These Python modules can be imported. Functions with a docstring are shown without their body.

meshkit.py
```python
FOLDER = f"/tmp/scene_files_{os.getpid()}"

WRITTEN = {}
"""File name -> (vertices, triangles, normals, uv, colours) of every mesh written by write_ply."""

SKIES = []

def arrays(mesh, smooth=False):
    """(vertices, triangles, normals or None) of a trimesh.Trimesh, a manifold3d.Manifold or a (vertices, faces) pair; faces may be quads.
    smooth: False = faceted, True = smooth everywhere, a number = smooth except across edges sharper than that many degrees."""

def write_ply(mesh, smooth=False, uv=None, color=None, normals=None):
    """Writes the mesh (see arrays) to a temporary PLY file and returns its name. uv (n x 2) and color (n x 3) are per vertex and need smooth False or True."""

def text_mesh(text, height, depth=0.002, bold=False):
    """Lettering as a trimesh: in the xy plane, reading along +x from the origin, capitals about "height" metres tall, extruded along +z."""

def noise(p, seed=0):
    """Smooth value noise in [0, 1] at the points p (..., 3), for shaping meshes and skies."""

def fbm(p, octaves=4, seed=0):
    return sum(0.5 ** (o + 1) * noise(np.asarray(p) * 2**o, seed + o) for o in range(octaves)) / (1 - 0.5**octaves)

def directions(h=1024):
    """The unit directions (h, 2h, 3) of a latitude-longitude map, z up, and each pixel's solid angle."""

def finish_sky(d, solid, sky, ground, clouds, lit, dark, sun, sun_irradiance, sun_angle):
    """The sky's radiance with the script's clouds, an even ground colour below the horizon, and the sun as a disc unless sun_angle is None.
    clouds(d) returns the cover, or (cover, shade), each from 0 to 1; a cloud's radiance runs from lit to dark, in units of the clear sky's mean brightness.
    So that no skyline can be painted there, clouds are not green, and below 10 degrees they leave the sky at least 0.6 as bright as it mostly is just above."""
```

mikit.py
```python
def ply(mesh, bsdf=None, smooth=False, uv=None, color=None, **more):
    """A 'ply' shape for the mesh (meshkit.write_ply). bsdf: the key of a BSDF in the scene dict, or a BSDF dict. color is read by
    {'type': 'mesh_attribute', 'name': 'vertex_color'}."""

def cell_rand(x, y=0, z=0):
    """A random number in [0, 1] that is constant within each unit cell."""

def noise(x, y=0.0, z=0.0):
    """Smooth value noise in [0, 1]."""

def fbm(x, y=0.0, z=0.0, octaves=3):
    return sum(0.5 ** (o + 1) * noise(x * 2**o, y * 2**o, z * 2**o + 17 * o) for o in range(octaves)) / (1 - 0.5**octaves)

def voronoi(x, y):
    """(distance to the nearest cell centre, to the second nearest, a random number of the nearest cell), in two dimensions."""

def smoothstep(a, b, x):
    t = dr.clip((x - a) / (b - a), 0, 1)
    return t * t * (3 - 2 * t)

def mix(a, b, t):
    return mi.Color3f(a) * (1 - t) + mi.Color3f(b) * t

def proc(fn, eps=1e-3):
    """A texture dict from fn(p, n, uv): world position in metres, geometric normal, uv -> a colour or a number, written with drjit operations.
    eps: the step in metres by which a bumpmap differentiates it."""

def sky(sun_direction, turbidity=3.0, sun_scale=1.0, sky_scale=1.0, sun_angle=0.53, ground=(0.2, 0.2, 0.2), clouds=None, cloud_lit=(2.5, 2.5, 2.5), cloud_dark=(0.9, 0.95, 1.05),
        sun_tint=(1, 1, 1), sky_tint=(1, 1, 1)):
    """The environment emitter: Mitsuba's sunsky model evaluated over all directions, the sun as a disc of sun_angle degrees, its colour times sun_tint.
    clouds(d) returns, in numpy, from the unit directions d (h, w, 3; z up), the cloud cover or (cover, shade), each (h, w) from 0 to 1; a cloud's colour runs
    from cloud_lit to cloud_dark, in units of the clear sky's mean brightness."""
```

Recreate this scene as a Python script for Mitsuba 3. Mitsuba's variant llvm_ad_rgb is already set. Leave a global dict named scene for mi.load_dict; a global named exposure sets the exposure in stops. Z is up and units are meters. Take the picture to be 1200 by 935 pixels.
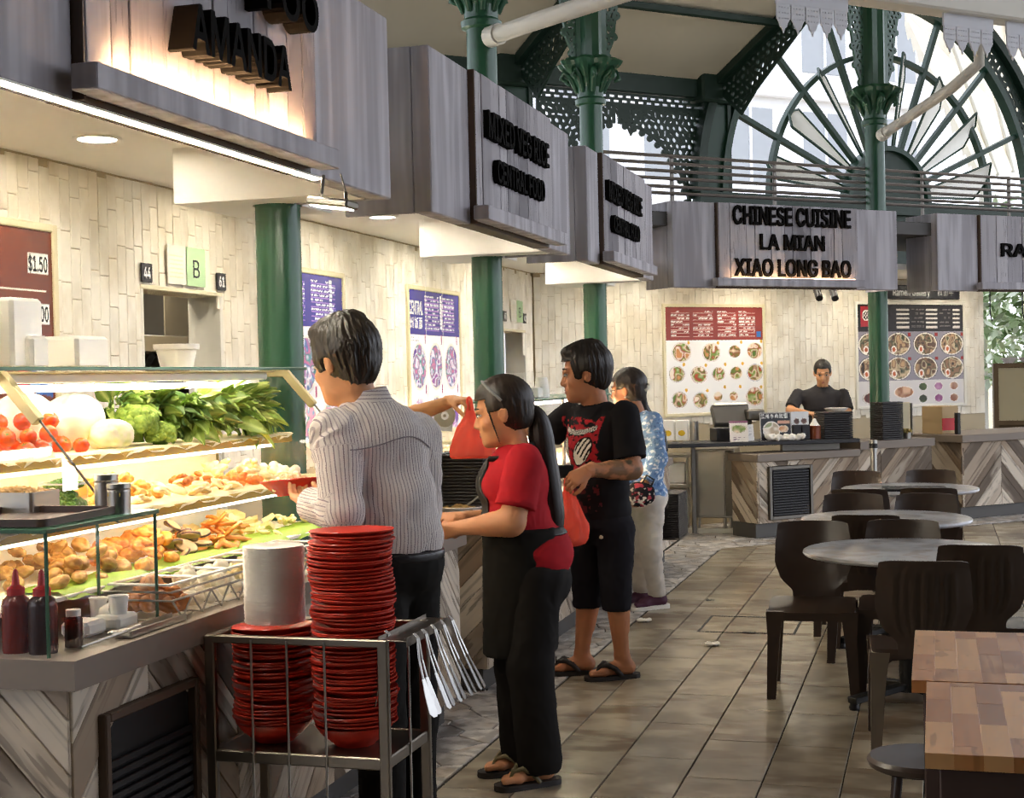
import math, random
import numpy as np, trimesh, shapely
import drjit as dr
import mitsuba as mi
import mikit, meshkit
from scipy.spatial import ConvexHull
from shapely.geometry import Polygon, box as sbox, Point, LineString

# ------------------------------------------------------------------ camera, sky, exposure
T = mi.ScalarTransform4f
scene, labels = {}, {}
exposure = 2.8
CAM = [0.0, 0.0, 1.6]
scene['camera'] = {'type': 'perspective', 'fov_axis': 'x', 'fov': math.degrees(2 * math.atan(600 / 1690)),
    'near_clip': 0.05, 'far_clip': 400.0,
    'to_world': T().look_at(origin=CAM, target=[CAM[0] - 0.28135561, CAM[1] + 0.95948793, CAM[2] - 0.01489742], up=[0.01744412, 0.02063599, 0.99963486])}
scene['sky'] = mikit.sky([0.75, -0.35, 0.55], turbidity=4.0, sun_scale=0.0, sky_scale=1.0, ground=(0.22, 0.21, 0.2),
    clouds=lambda d: (0.92 * np.ones(d.shape[:2]), 0.25 * meshkit.fbm(d * 3.0)), cloud_lit=(3.35, 3.5, 3.9), cloud_dark=(1.95, 2.15, 2.5))
SKY_GAIN = 1.0

# ------------------------------------------------------------------ helpers: meshes are (vertices, triangles)
def lin(h):
    h = h.lstrip('#')
    v = np.array([int(h[i:i + 2], 16) / 255 for i in (0, 2, 4)])
    return np.where(v <= 0.04045, v / 12.92, ((v + 0.055) / 1.055) ** 2.4)
def rgb(h): return {'type': 'rgb', 'value': [float(x) for x in lin(h)]}
VC = {'type': 'mesh_attribute', 'name': 'vertex_color'}
def mat(key, base, rough=0.5, metal=0.0, spec=0.5, bump=None, **more):
    b = {'type': 'principled', 'base_color': rgb(base) if isinstance(base, str) else base, 'roughness': rough, 'metallic': metal, 'specular': spec, **more}
    if bump is not None:
        b = {'type': 'bumpmap', 'arbitrary': mikit.proc(bump[0], eps=bump[2] if len(bump) > 2 else 1e-3), 'scale': bump[1], 'bsdf': b}
    scene['mat_' + key] = {'type': 'twosided', 'bsdf': b}
    return key
COUNT = {}
def numbered(k):
    n = COUNT.get(k, -1) + 1
    COUNT[k] = n
    return k if n == 0 else f'{k}_{n:03d}'
def tag(key, label=None, cat=None, group=None, kind=None):
    d = {a: b for a, b in (('label', label), ('category', cat), ('group', group), ('kind', kind)) if b}
    if d: labels[key] = d
    return key
def thing(name, label, cat, group=None, kind=None):
    return tag(numbered(name), label, cat, group, kind)
def shape(mesh, m, smooth=False, uv=None, color=None):
    if uv is not None or color is not None: smooth = bool(smooth)
    return mikit.ply(mesh, 'mat_' + m, smooth=smooth, uv=uv, color=color)
def put(key, mesh, m, smooth=False, uv=None, color=None):
    scene[key] = shape(mesh, m, smooth, uv, color)
    return key
def solo(name, mesh, m, label, cat, group=None, kind=None, **k):
    key = thing(name, label, cat, group, kind)
    return put(key, mesh, m, **k)
def part(parent, name, mesh, m, label=None, kind=None, **k):
    key = numbered(parent + '__' + name)
    if label or kind: tag(key, label, None, None, kind)
    return put(key, mesh, m, **k)
def reuse(key, d, M, m=None):
    scene[key] = {**d, 'to_world': M}
    if m: scene[key]['bsdf'] = {'type': 'ref', 'id': 'mat_' + m}
    return key
def nth(i):
    a = 'zeroth first second third fourth fifth sixth seventh eighth ninth tenth eleventh twelfth thirteenth fourteenth fifteenth sixteenth seventeenth eighteenth nineteenth'.split()
    return a[i] if i < 20 else ('twent thirt fort fift sixt sevent'.split()[i // 10 - 2] + ('ieth' if i % 10 == 0 else 'y-' + a[i % 10]))
def structure(name, mesh, m, label=None, **k):
    key = numbered(name); tag(key, label, None, None, 'structure')
    return put(key, mesh, m, **k)

def arr(m): return np.asarray(m[0], float), np.asarray(m[1], int)
def join(*ms):
    ms = list(ms[0]) if len(ms) == 1 and isinstance(ms[0], list) else list(ms)
    V, F, n = [], [], 0
    for v, f in ms:
        V.append(np.asarray(v, float)); F.append(np.asarray(f, int) + n); n += len(v)
    return np.vstack(V), np.vstack(F)
def flip(m): return m[0], np.asarray(m[1])[:, ::-1]
def move(m, d): return np.asarray(m[0]) + np.asarray(d, float), m[1]
def rotm(axis, deg):
    a = np.asarray(axis, float); a = a / np.linalg.norm(a); t = math.radians(deg)
    K = np.array([[0, -a[2], a[1]], [a[2], 0, -a[0]], [-a[1], a[0], 0]])
    return np.eye(3) + math.sin(t) * K + (1 - math.cos(t)) * K @ K
def rot(m, axis, deg, c=(0, 0, 0)):
    c = np.asarray(c, float)
    return (np.asarray(m[0]) - c) @ rotm(axis, deg).T + c, m[1]
def scale(m, s): return np.asarray(m[0]) * np.asarray(s, float), m[1]
def tm(m): return np.array(m.vertices), np.array(m.faces)
# chamfered box: 24 corner points, topology from one hull
_s = np.array([[x, y, z] for x in (-1, 1) for y in (-1, 1) for z in (-1, 1)], float)
_k = np.array([[i == 0, i == 1, i == 2] for i in range(3)], float)
_c24 = np.vstack([_s * (_k[i] + (1 - _k[i]) * 0.8) for i in range(3)])
_h = ConvexHull(_c24); _f24 = _h.simplices.copy()
_n = np.cross(_c24[_f24[:, 1]] - _c24[_f24[:, 0]], _c24[_f24[:, 2]] - _c24[_f24[:, 0]])
_w = (_n * _c24[_f24].mean(1)).sum(1) < 0
_f24[_w] = _f24[_w][:, ::-1]
def box(x0, x1, y0, y1, z0, z1, b=0.004):
    lo, hi = np.array([x0, y0, z0], float), np.array([x1, y1, z1], float)
    h, c = (hi - lo) / 2, (hi + lo) / 2
    b = min(b, 0.45 * h.min())
    V = np.vstack([_s * (_k[i] * h + (1 - _k[i]) * (h - b)) for i in range(3)]) + c
    return V, _f24
def bar(p0, p1, w, d, up=(0, 0, 1), b=0.003):
    """a chamfered bar from p0 to p1, w wide sideways, d deep along up"""
    p0, p1 = np.asarray(p0, float), np.asarray(p1, float)
    x = p1 - p0; L = np.linalg.norm(x); x = x / L
    y = np.cross(up, x); y = y / np.linalg.norm(y); z = np.cross(x, y)
    V, F = box(0, L, -w / 2, w / 2, -d / 2, d / 2, b)
    return V @ np.array([x, y, z]) + p0, F
def lathe(prof, n=32, close=True):
    p = np.asarray(prof, float); a = np.arange(n) * 2 * np.pi / n
    V = np.stack([np.outer(p[:, 0], np.cos(a)), np.outer(p[:, 0], np.sin(a)), np.repeat(p[:, 1:2], n, 1)], -1).reshape(-1, 3)
    F = []
    for i in range(len(p) - 1):
        j = np.arange(n); j2 = (j + 1) % n
        F.append(np.stack([i * n + j, i * n + j2, (i + 1) * n + j2], 1)); F.append(np.stack([i * n + j, (i + 1) * n + j2, (i + 1) * n + j], 1))
    F = np.vstack(F)
    if close:
        for i, fl in ((0, True), (len(p) - 1, False)):
            if p[i, 0] > 1e-6:
                V = np.vstack([V, [[0, 0, p[i, 1]]]]); c = len(V) - 1; j = np.arange(n); j2 = (j + 1) % n
                f = np.stack([np.full(n, c), i * n + j, i * n + j2], 1)
                F = np.vstack([F, f[:, ::-1] if fl else f])
    ok = (np.linalg.norm(np.cross(V[F[:, 1]] - V[F[:, 0]], V[F[:, 2]] - V[F[:, 0]]), axis=1) > 1e-14)
    return V, F[ok]
def tube(pts, r, n=8, caps=True):
    p = np.asarray(pts, float); r = np.broadcast_to(np.asarray(r, float), (len(p),))
    t = np.gradient(p, axis=0); t /= np.linalg.norm(t, axis=1, keepdims=True) + 1e-12
    a = np.cross(t[0], [0, 0, 1.0] if abs(t[0][2]) < 0.9 else [1.0, 0, 0]); a /= np.linalg.norm(a)
    ang = np.arange(n) * 2 * np.pi / n; V = []
    for i in range(len(p)):
        a = a - t[i] * (a @ t[i]); a /= np.linalg.norm(a) + 1e-12; b = np.cross(t[i], a)
        V.append(p[i] + r[i] * (np.cos(ang)[:, None] * a + np.sin(ang)[:, None] * b))
    V = np.vstack(V); F = []; j = np.arange(n); j2 = (j + 1) % n
    for i in range(len(p) - 1):
        F.append(np.stack([i * n + j, i * n + j2, (i + 1) * n + j2], 1)); F.append(np.stack([i * n + j, (i + 1) * n + j2, (i + 1) * n + j], 1))
    if caps:
        V = np.vstack([V, p[:1], p[-1:]]); c0, c1 = len(V) - 2, len(V) - 1; m = (len(p) - 1) * n
        F.append(np.stack([np.full(n, c0), j2, j], 1)); F.append(np.stack([np.full(n, c1), m + j, m + j2], 1))
    return V, np.vstack(F)
def cyl(p0, p1, r0, r1=None, n=16): return tube([p0, p1], [r0, r0 if r1 is None else r1], n)
def extrude(poly, d, z0=0.0):
    """a shapely polygon in xy, extruded from z0 to z0+d"""
    gs = [g for g in getattr(poly, 'geoms', [poly]) if g.area > 1e-8]
    return join([move(tm(trimesh.creation.extrude_polygon(g, d, engine='earcut')), (0, 0, z0)) for g in gs])
def slab(pts, t0, t1, b=0.003):
    """convex polygon piece in xy from z=t0 up to t1 with a chamfered top: (mesh, xy of its vertices)"""
    p = np.asarray(pts, float)
    if (p[:, 0] * np.roll(p[:, 1], -1) - np.roll(p[:, 0], -1) * p[:, 1]).sum() < 0: p = p[::-1]
    e = np.roll(p, -1, 0) - p; e /= np.linalg.norm(e, axis=1, keepdims=True) + 1e-12
    n1 = np.stack([-e[:, 1], e[:, 0]], 1); n0 = np.roll(n1, 1, 0)
    q = p + b * (n0 + n1) / np.maximum(1 + (n0 * n1).sum(1), 0.35)[:, None]
    N = len(p); z = lambda a, t: np.hstack([a, np.full((N, 1), t)])
    V = np.vstack([z(p, t0), z(p, t1 - b), z(q, t1)]); F = []
    j = np.arange(N); j2 = (j + 1) % N
    for i in (0, 1):
        F.append(np.stack([i * N + j, i * N + j2, (i + 1) * N + j2], 1)); F.append(np.stack([i * N + j, (i + 1) * N + j2, (i + 1) * N + j], 1))
    F.append(np.array([[2 * N, 2 * N + i, 2 * N + i + 1] for i in range(1, N - 1)]))
    return V, np.vstack(F)
def remap(m, f):
    """carry a mesh through f(vertices), turning the triangles round if f mirrors"""
    v, t = arr(m); w = f(v)
    e = f(np.array([[0, 0, 0], [1, 0, 0], [0, 1, 0], [0, 0, 1.0]])); s = np.linalg.det(e[1:] - e[0])
    return (w, t if s > 0 else t[:, ::-1])
R2 = math.sqrt(2)
def LEFT(v): return np.stack([v[:, 1], v[:, 0], v[:, 2]], 1)               # (along the aisle, towards the hall, up) -> world
def DIAG(v): return np.stack([(v[:, 0] + v[:, 1]) / R2, (v[:, 0] - v[:, 1]) / R2, v[:, 2]], 1)
def face_on(fr, t, m):
    """a flat piece drawn in (x to the reader's right, y up, z out) put on the wall plane t of frame fr"""
    return remap(m, lambda v: fr(np.stack([v[:, 0], t + v[:, 2], v[:, 1]], 1)))
def ball(r=1.0, sub=2):
    return tm(trimesh.creation.icosphere(subdivisions=sub, radius=r))
def text(s, h, depth, stretch=1.0, bold=True):
    return scale(tm(meshkit.text_mesh(s, h, depth, bold)), (stretch, 1, 1))
def fit_text(s, x0, x1, y0, h, depth, bold=True):
    m = text(s, h, depth, 1.0, bold); v = m[0]; w = v[:, 0].max() - v[:, 0].min()
    return move(scale(move(m, (-v[:, 0].min(), 0, 0)), ((x1 - x0) / w, 1, 1)), (x0, y0, 0))
# smooth union of round cones and ellipsoids on a grid, then surface nets
def field_mesh(prims, h, k=0.02, pad=0.02, cut=None):
    """prims: ('c', a, b, ra, rb) round cone, ('e', centre, radii, 3x3 rotation or None) ellipsoid, ('-e', ...) carves. cut(P) > 0 is cut away."""
    lo, hi = np.full(3, 1e9), np.full(3, -1e9)
    bb = []
    for q in prims:
        if q[0][-1] == 'c':
            a, b = np.asarray(q[1], float), np.asarray(q[2], float); l, u = np.minimum(a - q[3], b - q[4]), np.maximum(a + q[3], b + q[4])
        else:
            r = np.max(q[2]); l, u = np.asarray(q[1], float) - r, np.asarray(q[1], float) + r
        kk = q[5] if len(q) > 5 else k
        bb.append((l - kk - 2 * h, u + kk + 2 * h))
        if q[0][0] != '-': lo, hi = np.minimum(lo, l), np.maximum(hi, u)
    lo, hi = lo - pad, hi + pad
    n = np.ceil((hi - lo) / h).astype(int) + 1
    ax = [lo[i] + h * np.arange(n[i]) for i in range(3)]
    D = np.full(n, 0.05, np.float32)
    for q, (l, u) in zip(prims, bb):
        i0 = np.maximum(((l - lo) / h).astype(int), 0); i1 = np.minimum(((u - lo) / h).astype(int) + 2, n)
        if (i1 <= i0).any(): continue
        X, Y, Z = [ax[i][i0[i]:i1[i]].astype(np.float32).reshape([-1 if j == i else 1 for j in range(3)]) for i in range(3)]
        if q[0][-1] == 'c':
            a, b = np.asarray(q[1], float), np.asarray(q[2], float); d = b - a; L2 = max(d @ d, 1e-12)
            t = np.clip(((X - a[0]) * d[0] + (Y - a[1]) * d[1] + (Z - a[2]) * d[2]) / L2, 0, 1)
            S = np.sqrt((X - a[0] - t * d[0]) ** 2 + (Y - a[1] - t * d[1]) ** 2 + (Z - a[2] - t * d[2]) ** 2) - (q[3] + t * (q[4] - q[3]))
        else:
            c, r = np.asarray(q[1], float), np.asarray(q[2], float); Rm = np.eye(3) if len(q) < 4 or q[3] is None else np.asarray(q[3])
            x, y, z = X - c[0], Y - c[1], Z - c[2]
            p = [(x * Rm[0, j] + y * Rm[1, j] + z * Rm[2, j]) / r[j] for j in range(3)]
            g = np.sqrt(p[0] ** 2 + p[1] ** 2 + p[2] ** 2); g2 = np.sqrt(sum((p[j] / r[j]) ** 2 for j in range(3)))
            S = g * (g - 1) / np.maximum(g2, 1e-6)
        kk = q[5] if len(q) > 5 else k
        A = D[i0[0]:i1[0], i0[1]:i1[1], i0[2]:i1[2]]
        if q[0][0] == '-':
            S = -S; e = np.maximum(kk - np.abs(A - S), 0) / kk; A[:] = np.maximum(A, S) + e * e * kk / 4
        else:
            e = np.maximum(kk - np.abs(A - S), 0) / kk; A[:] = np.minimum(A, S) - e * e * kk / 4
    if cut is not None:
        G = np.stack(np.meshgrid(*ax, indexing='ij'), -1).astype(np.float32)
        D = np.maximum(D, cut(G))
    return nets(D, lo, h)
def nets(D, lo, h):
    D = np.where(D == 0, 1e-7, D); D = np.pad(D, 1, constant_values=0.05); lo = lo - h
    neg = D < 0; n = np.array(D.shape) - 1
    S = [D[i:n[0] + i, j:n[1] + j, k:n[2] + k] for i in (0, 1) for j in (0, 1) for k in (0, 1)]
    cnt = sum((s < 0).astype(np.int8) for s in S); act = (cnt > 0) & (cnt < 8)
    ii = np.argwhere(act); idx = np.full(n, -1, int); idx[act] = np.arange(len(ii))
    C = np.array([[i, j, k] for i in (0, 1) for j in (0, 1) for k in (0, 1)], float)
    vals = np.stack([s[act] for s in S], 1); P = np.zeros((len(ii), 3)); W = np.zeros(len(ii))
    for a in range(8):
        for b in range(a + 1, 8):
            if np.abs(C[a] - C[b]).sum() != 1: continue
            va, vb = vals[:, a], vals[:, b]; m = (va < 0) != (vb < 0)
            t = np.where(m, va / np.where(m, va - vb, 1), 0)
            P += np.where(m[:, None], C[a] + t[:, None] * (C[b] - C[a]), 0); W += m
    V = lo + h * (ii + P / np.maximum(W, 1)[:, None]); F = []
    for ax in range(3):
        o = [x for x in range(3) if x != ax]
        sl = [slice(1, n[x]) if x != ax else slice(0, n[x]) for x in range(3)]
        s2 = [slice(1, n[x]) if x != ax else slice(1, n[x] + 1) for x in range(3)]
        a, b = neg[tuple(sl)], neg[tuple(s2)]; ch = np.argwhere(a != b); inside = a[a != b]
        base = ch.copy(); base[:, o] += 1
        def cell(d0, d1):
            q = base.copy(); q[:, o[0]] -= d0; q[:, o[1]] -= d1
            return idx[q[:, 0], q[:, 1], q[:, 2]]
        q = np.stack([cell(1, 1), cell(0, 1), cell(0, 0), cell(1, 0)], 1)
        fl = inside if ax != 1 else ~inside
        q[~fl] = q[~fl][:, ::-1]
        F.append(q[:, [0, 1, 2]]); F.append(q[:, [0, 2, 3]])
    F = np.vstack(F)
    return V, F[(F >= 0).all(1)]
def rough(m, amp, freq, seed=0, octaves=3):
    t = trimesh.Trimesh(*m, process=False)
    n = np.array(t.vertex_normals)
    d = meshkit.fbm(np.asarray(m[0]) * freq, octaves, seed) - 0.5
    return np.asarray(m[0]) + n * (d * amp * 2)[:, None], m[1]
# ------------------------------------------------------------------ materials of the hall
fbm, noise, cell, mixc, sstep, proc = mikit.fbm, mikit.noise, mikit.cell_rand, mikit.mix, mikit.smoothstep, mikit.proc
L = lambda h: [float(x) for x in lin(h)]
def wood_fn(pale, mid, dark, streak=0.5, fine=42.0):
    pale, mid, dark = L(pale), L(mid), L(dark)
    def fn(p, n, uv):
        i = dr.floor(uv.y / 10 + 0.5); y = uv.y - 10 * i; x = uv.x
        tone = cell(i, 3)
        g = fbm(x * 1.6 + i * 7.3, y * fine, i, 3); big = fbm(x * 3 + i * 3.1, y * 9 + i, 5.0, 3)
        c = mixc(mid, pale, sstep(0.38, 0.8, tone)); c = mixc(c, dark, sstep(0.45, 0.1, tone) * 0.8)
        c = mixc(c, dark, streak * sstep(0.5, 0.8, g)); c = mixc(c, pale, 0.45 * sstep(0.52, 0.8, big))
        return mixc(c, dark, 0.5 * sstep(0.62, 0.75, fbm(x * 9 + i, y * 60, i * 2.0, 2)) * sstep(0.45, 0.6, big))
    return fn
mat('barn_wood', proc(wood_fn('#c9bcaa', '#8f7a64', '#493c2f')), 0.62)
mat('grey_wood', proc(wood_fn('#b3afb3', '#99959a', '#6b676c', 0.3, 30)), 0.65)
mat('butcher_wood', proc(wood_fn('#c0905e', '#a87040', '#7e4f2a', 0.25, 24)), 0.34)
def fascia_fn(p, n, uv):
    g = fbm((p.x + p.y) * 13, (p.x - p.y) * 13, p.z * 1.1, 3); b = fbm(p.x * 2.3, p.y * 2.3, p.z * 0.8, 3)
    c = mixc(L('#98949a'), L('#b9b6bc'), sstep(0.3, 0.72, g)); return mixc(c, L('#858086'), 0.5 * sstep(0.5, 0.75, b))
mat('fascia', proc(fascia_fn), 0.6)
def tile_fn(p, n, uv):
    i = dr.floor(uv.x / 10 + 0.5); t = cell(i, 5)
    a = fbm(p.x * 5, p.y * 5 + i * 3, i, 4); b = fbm(p.x * 1.3 + 9, p.y * 1.3, 0.0, 3)
    c = mixc(L('#7f7463'), L('#a59b88'), sstep(0.25, 0.75, a)); c = mixc(c, L('#65503a'), 0.6 * sstep(0.5, 0.72, fbm(p.x * 3.1 + i, p.y * 7, i, 4)))
    c = mixc(c, L('#53402c'), 0.55 * sstep(0.52, 0.7, b)); return c * (0.82 + 0.3 * t)
def tile_rough(p, n, uv): return 0.2 + 0.22 * fbm(p.x * 6, p.y * 6, 2.0, 3)
mat('floor_tile', proc(tile_fn), proc(tile_rough), spec=0.6)
mat('grout', '#2a251f', 0.8)
def stone_fn(p, n, uv):
    i = dr.floor(uv.x / 10 + 0.5); a = fbm(p.x * 14, p.y * 14, i, 4)
    c = mixc(L('#8f8a86'), L('#c4bfba'), sstep(0.25, 0.75, a)); c = mixc(c, L('#9d8568'), 0.35 * sstep(0.55, 0.75, fbm(p.x * 4, p.y * 4, i, 3))); return c * (0.8 + 0.35 * cell(i, 9))
mat('paving_stone', proc(stone_fn), 0.45)
def brick_fn(p, n, uv):
    i = dr.floor(uv.x / 10 + 0.5); a = fbm(p.x * 9, p.y * 9, p.z * 5, 4)
    c = mixc(L('#ddd5c4'), L('#f3eee2'), sstep(0.2, 0.7, a)); c = mixc(c, L('#cdbd9c'), 0.4 * sstep(0.5, 0.7, fbm(p.y * 1.1 + 3, p.x, p.z * 0.7, 3)))
    return c * (0.93 + 0.1 * cell(i, 4))
mat('wall_brick', proc(brick_fn), 0.7, bump=(lambda p, n, uv: fbm(p.x * 60, p.y * 60, p.z * 25, 3), 0.0016))
mat('mortar', '#b3a488', 0.85)
mat('white_paint', '#efece4', 0.6)
mat('dull_white', '#d8d4c8', 0.55)
mat('green_gloss', '#2d573f', 0.28, spec=0.6)
mat('dark_green', '#1f3f31', 0.42)
mat('iron_green', '#1a3227', 0.5)
mat('black', '#141312', 0.5)
mat('letter_black', '#0e0d0c', 0.85, spec=0.1)
mat('dark_kick', '#4a4744', 0.55)
mat('black_plastic', '#17161a', 0.35)
mat('steel', '#b9b7b2', 0.3, 1.0)
mat('dark_steel', '#6e6a64', 0.38, 1.0)
mat('counter_top', '#7d7166', 0.42)
mat('brown_frame', '#4b3a2c', 0.5)
mat('rail_metal', '#857d76', 0.4, 0.6)
mat('cream_frame', '#d9cfae', 0.5)
def roof_fn(p, n, uv): return mixc(L('#bdb49c'), L('#d6ceba'), fbm(p.x * 0.8, p.y * 0.8, p.z * 0.8, 3))
mat('roof_board', proc(roof_fn), 0.7)
scene['mat_pane_glass'] = {'type': 'thindielectric', 'int_ior': 1.5}
def lamp(key, mesh, radiance, m='white_paint', **k):
    d = shape(mesh, m, **k); d['emitter'] = {'type': 'area', 'radiance': {'type': 'rgb', 'value': list(map(float, radiance))}}
    scene[key] = d
    return key
WARM, NEUT, AMBER = np.array([1.0, 0.80, 0.55]), np.array([1.0, 0.91, 0.74]), np.array([1.0, 0.58, 0.27])

# ------------------------------------------------------------------ floor: tiles in running bond, paving strip beside it
RNG = random.Random(5)
structure('floor', box(-9, 9, -6, 30, -0.2, -0.008, 0.001), 'grout', 'brown glossy tiled floor with dark joints and a pale stone strip along the stalls')
floor_id = 0
def uvid(m, i, sx=(1, 0, 0), sy=(0, 1, 0)):
    v = np.asarray(m[0]); return np.stack([v @ np.asarray(sx, float) + 10 * i, v @ np.asarray(sy, float)], 1)
big = []
AISLE = Polygon([(-1.9, 1), (3.4, 1), (3.4, 18.2), (-1.9, 13.1)])
tiles = []
for c in range(18):
    x0 = -1.888 + 0.304 * c; y = {0: 5.32, 1: 5.62, 2: 5.918 - 0.6, 3: 5.654 - 0.6}.get(c, 5.62 - 0.3 * (c % 2)) - 4.2
    while y < 18.5:
        q = sbox(x0 + 0.002, y + 0.002, x0 + 0.3, y + 0.598).intersection(AISLE)
        if not q.is_empty and q.area > 0.003: tiles.append((q, x0, y))
        y += 0.6
def tile_seen(q): c = q.centroid; return 4.7 < c.y and c.x < 0.25 + 0.06 * c.y
for q, x0, y in tiles:
    floor_id += 1
    m = slab(np.array(q.exterior.coords)[:-1], -0.008, RNG.uniform(-0.0006, 0.0006), 0.002)
    if tile_seen(q): part('floor', 'tile', m, 'floor_tile', uv=uvid(m, floor_id))
    else: big.append((m, uvid(m, floor_id)))
m = join([b[0] for b in big]); part('floor', 'tile_field', m, 'floor_tile', kind='stuff', uv=np.vstack([b[1] for b in big]))
# irregular stones: a jittered honeycomb cut to the strip
STRIP = Polygon([(-3.8, 1), (-1.9, 1), (-1.9, 13.1), (3.4, 18.4), (3.4, 22), (1.0, 20.5), (-3.8, 15.2)])
nr = np.random.RandomState(3); pts = []
for i in range(-2, 60):
    for j in range(-2, 120):
        pts.append((-3.9 + 0.2 * (i + 0.5 * (j % 2)) + nr.uniform(-0.07, 0.07), 0.9 + 0.18 * j + nr.uniform(-0.06, 0.06)))
pts = np.array([p for p in pts if STRIP.buffer(0.4).contains(Point(p))])
cells = shapely.voronoi_polygons(shapely.MultiPoint(pts))
stones = []
for g in cells.geoms:
    g = g.intersection(STRIP).buffer(-0.004, join_style=2)
    if g.geom_type == 'Polygon' and g.area > 0.002:
        g = g.convex_hull; stones.append(g)
stones.sort(key=lambda g: (not (-2.6 < g.centroid.x < 1.3 and 5.0 < g.centroid.y < 18), math.hypot(g.centroid.x, g.centroid.y)))
rest = []
for n_, g in enumerate(stones):
    m = slab(np.array(g.exterior.coords)[:-1], -0.008, nr.uniform(-0.001, 0.0015), 0.003); u = uvid(m, 500 + n_)
    if n_ < 300: part('floor', 'paving_stone', m, 'paving_stone', uv=u)
    else: rest.append((m, u))
part('floor', 'paving', join([r[0] for r in rest]), 'paving_stone', kind='stuff', uv=np.vstack([r[1] for r in rest]))
# drain cover set into the tiles
key = thing('floor_hatch', 'rectangular floor hatch cover with a thin dark frame set into the tiles', 'hatch')
HX, HY = -1.14, 9.16
for a in ((HX - 0.3, HX + 0.3, HY - 0.3, HY - 0.285), (HX - 0.3, HX + 0.3, HY + 0.285, HY + 0.3), (HX - 0.3, HX - 0.285, HY - 0.285, HY + 0.285), (HX + 0.285, HX + 0.3, HY - 0.285, HY + 0.285)):
    part(key, 'frame_strip', box(*a, -0.002, 0.003, 0.001), 'black')
part(key, 'handle', box(HX - 0.02, HX + 0.06, HY - 0.31, HY - 0.275, 0.002, 0.006, 0.001), 'black')

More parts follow.
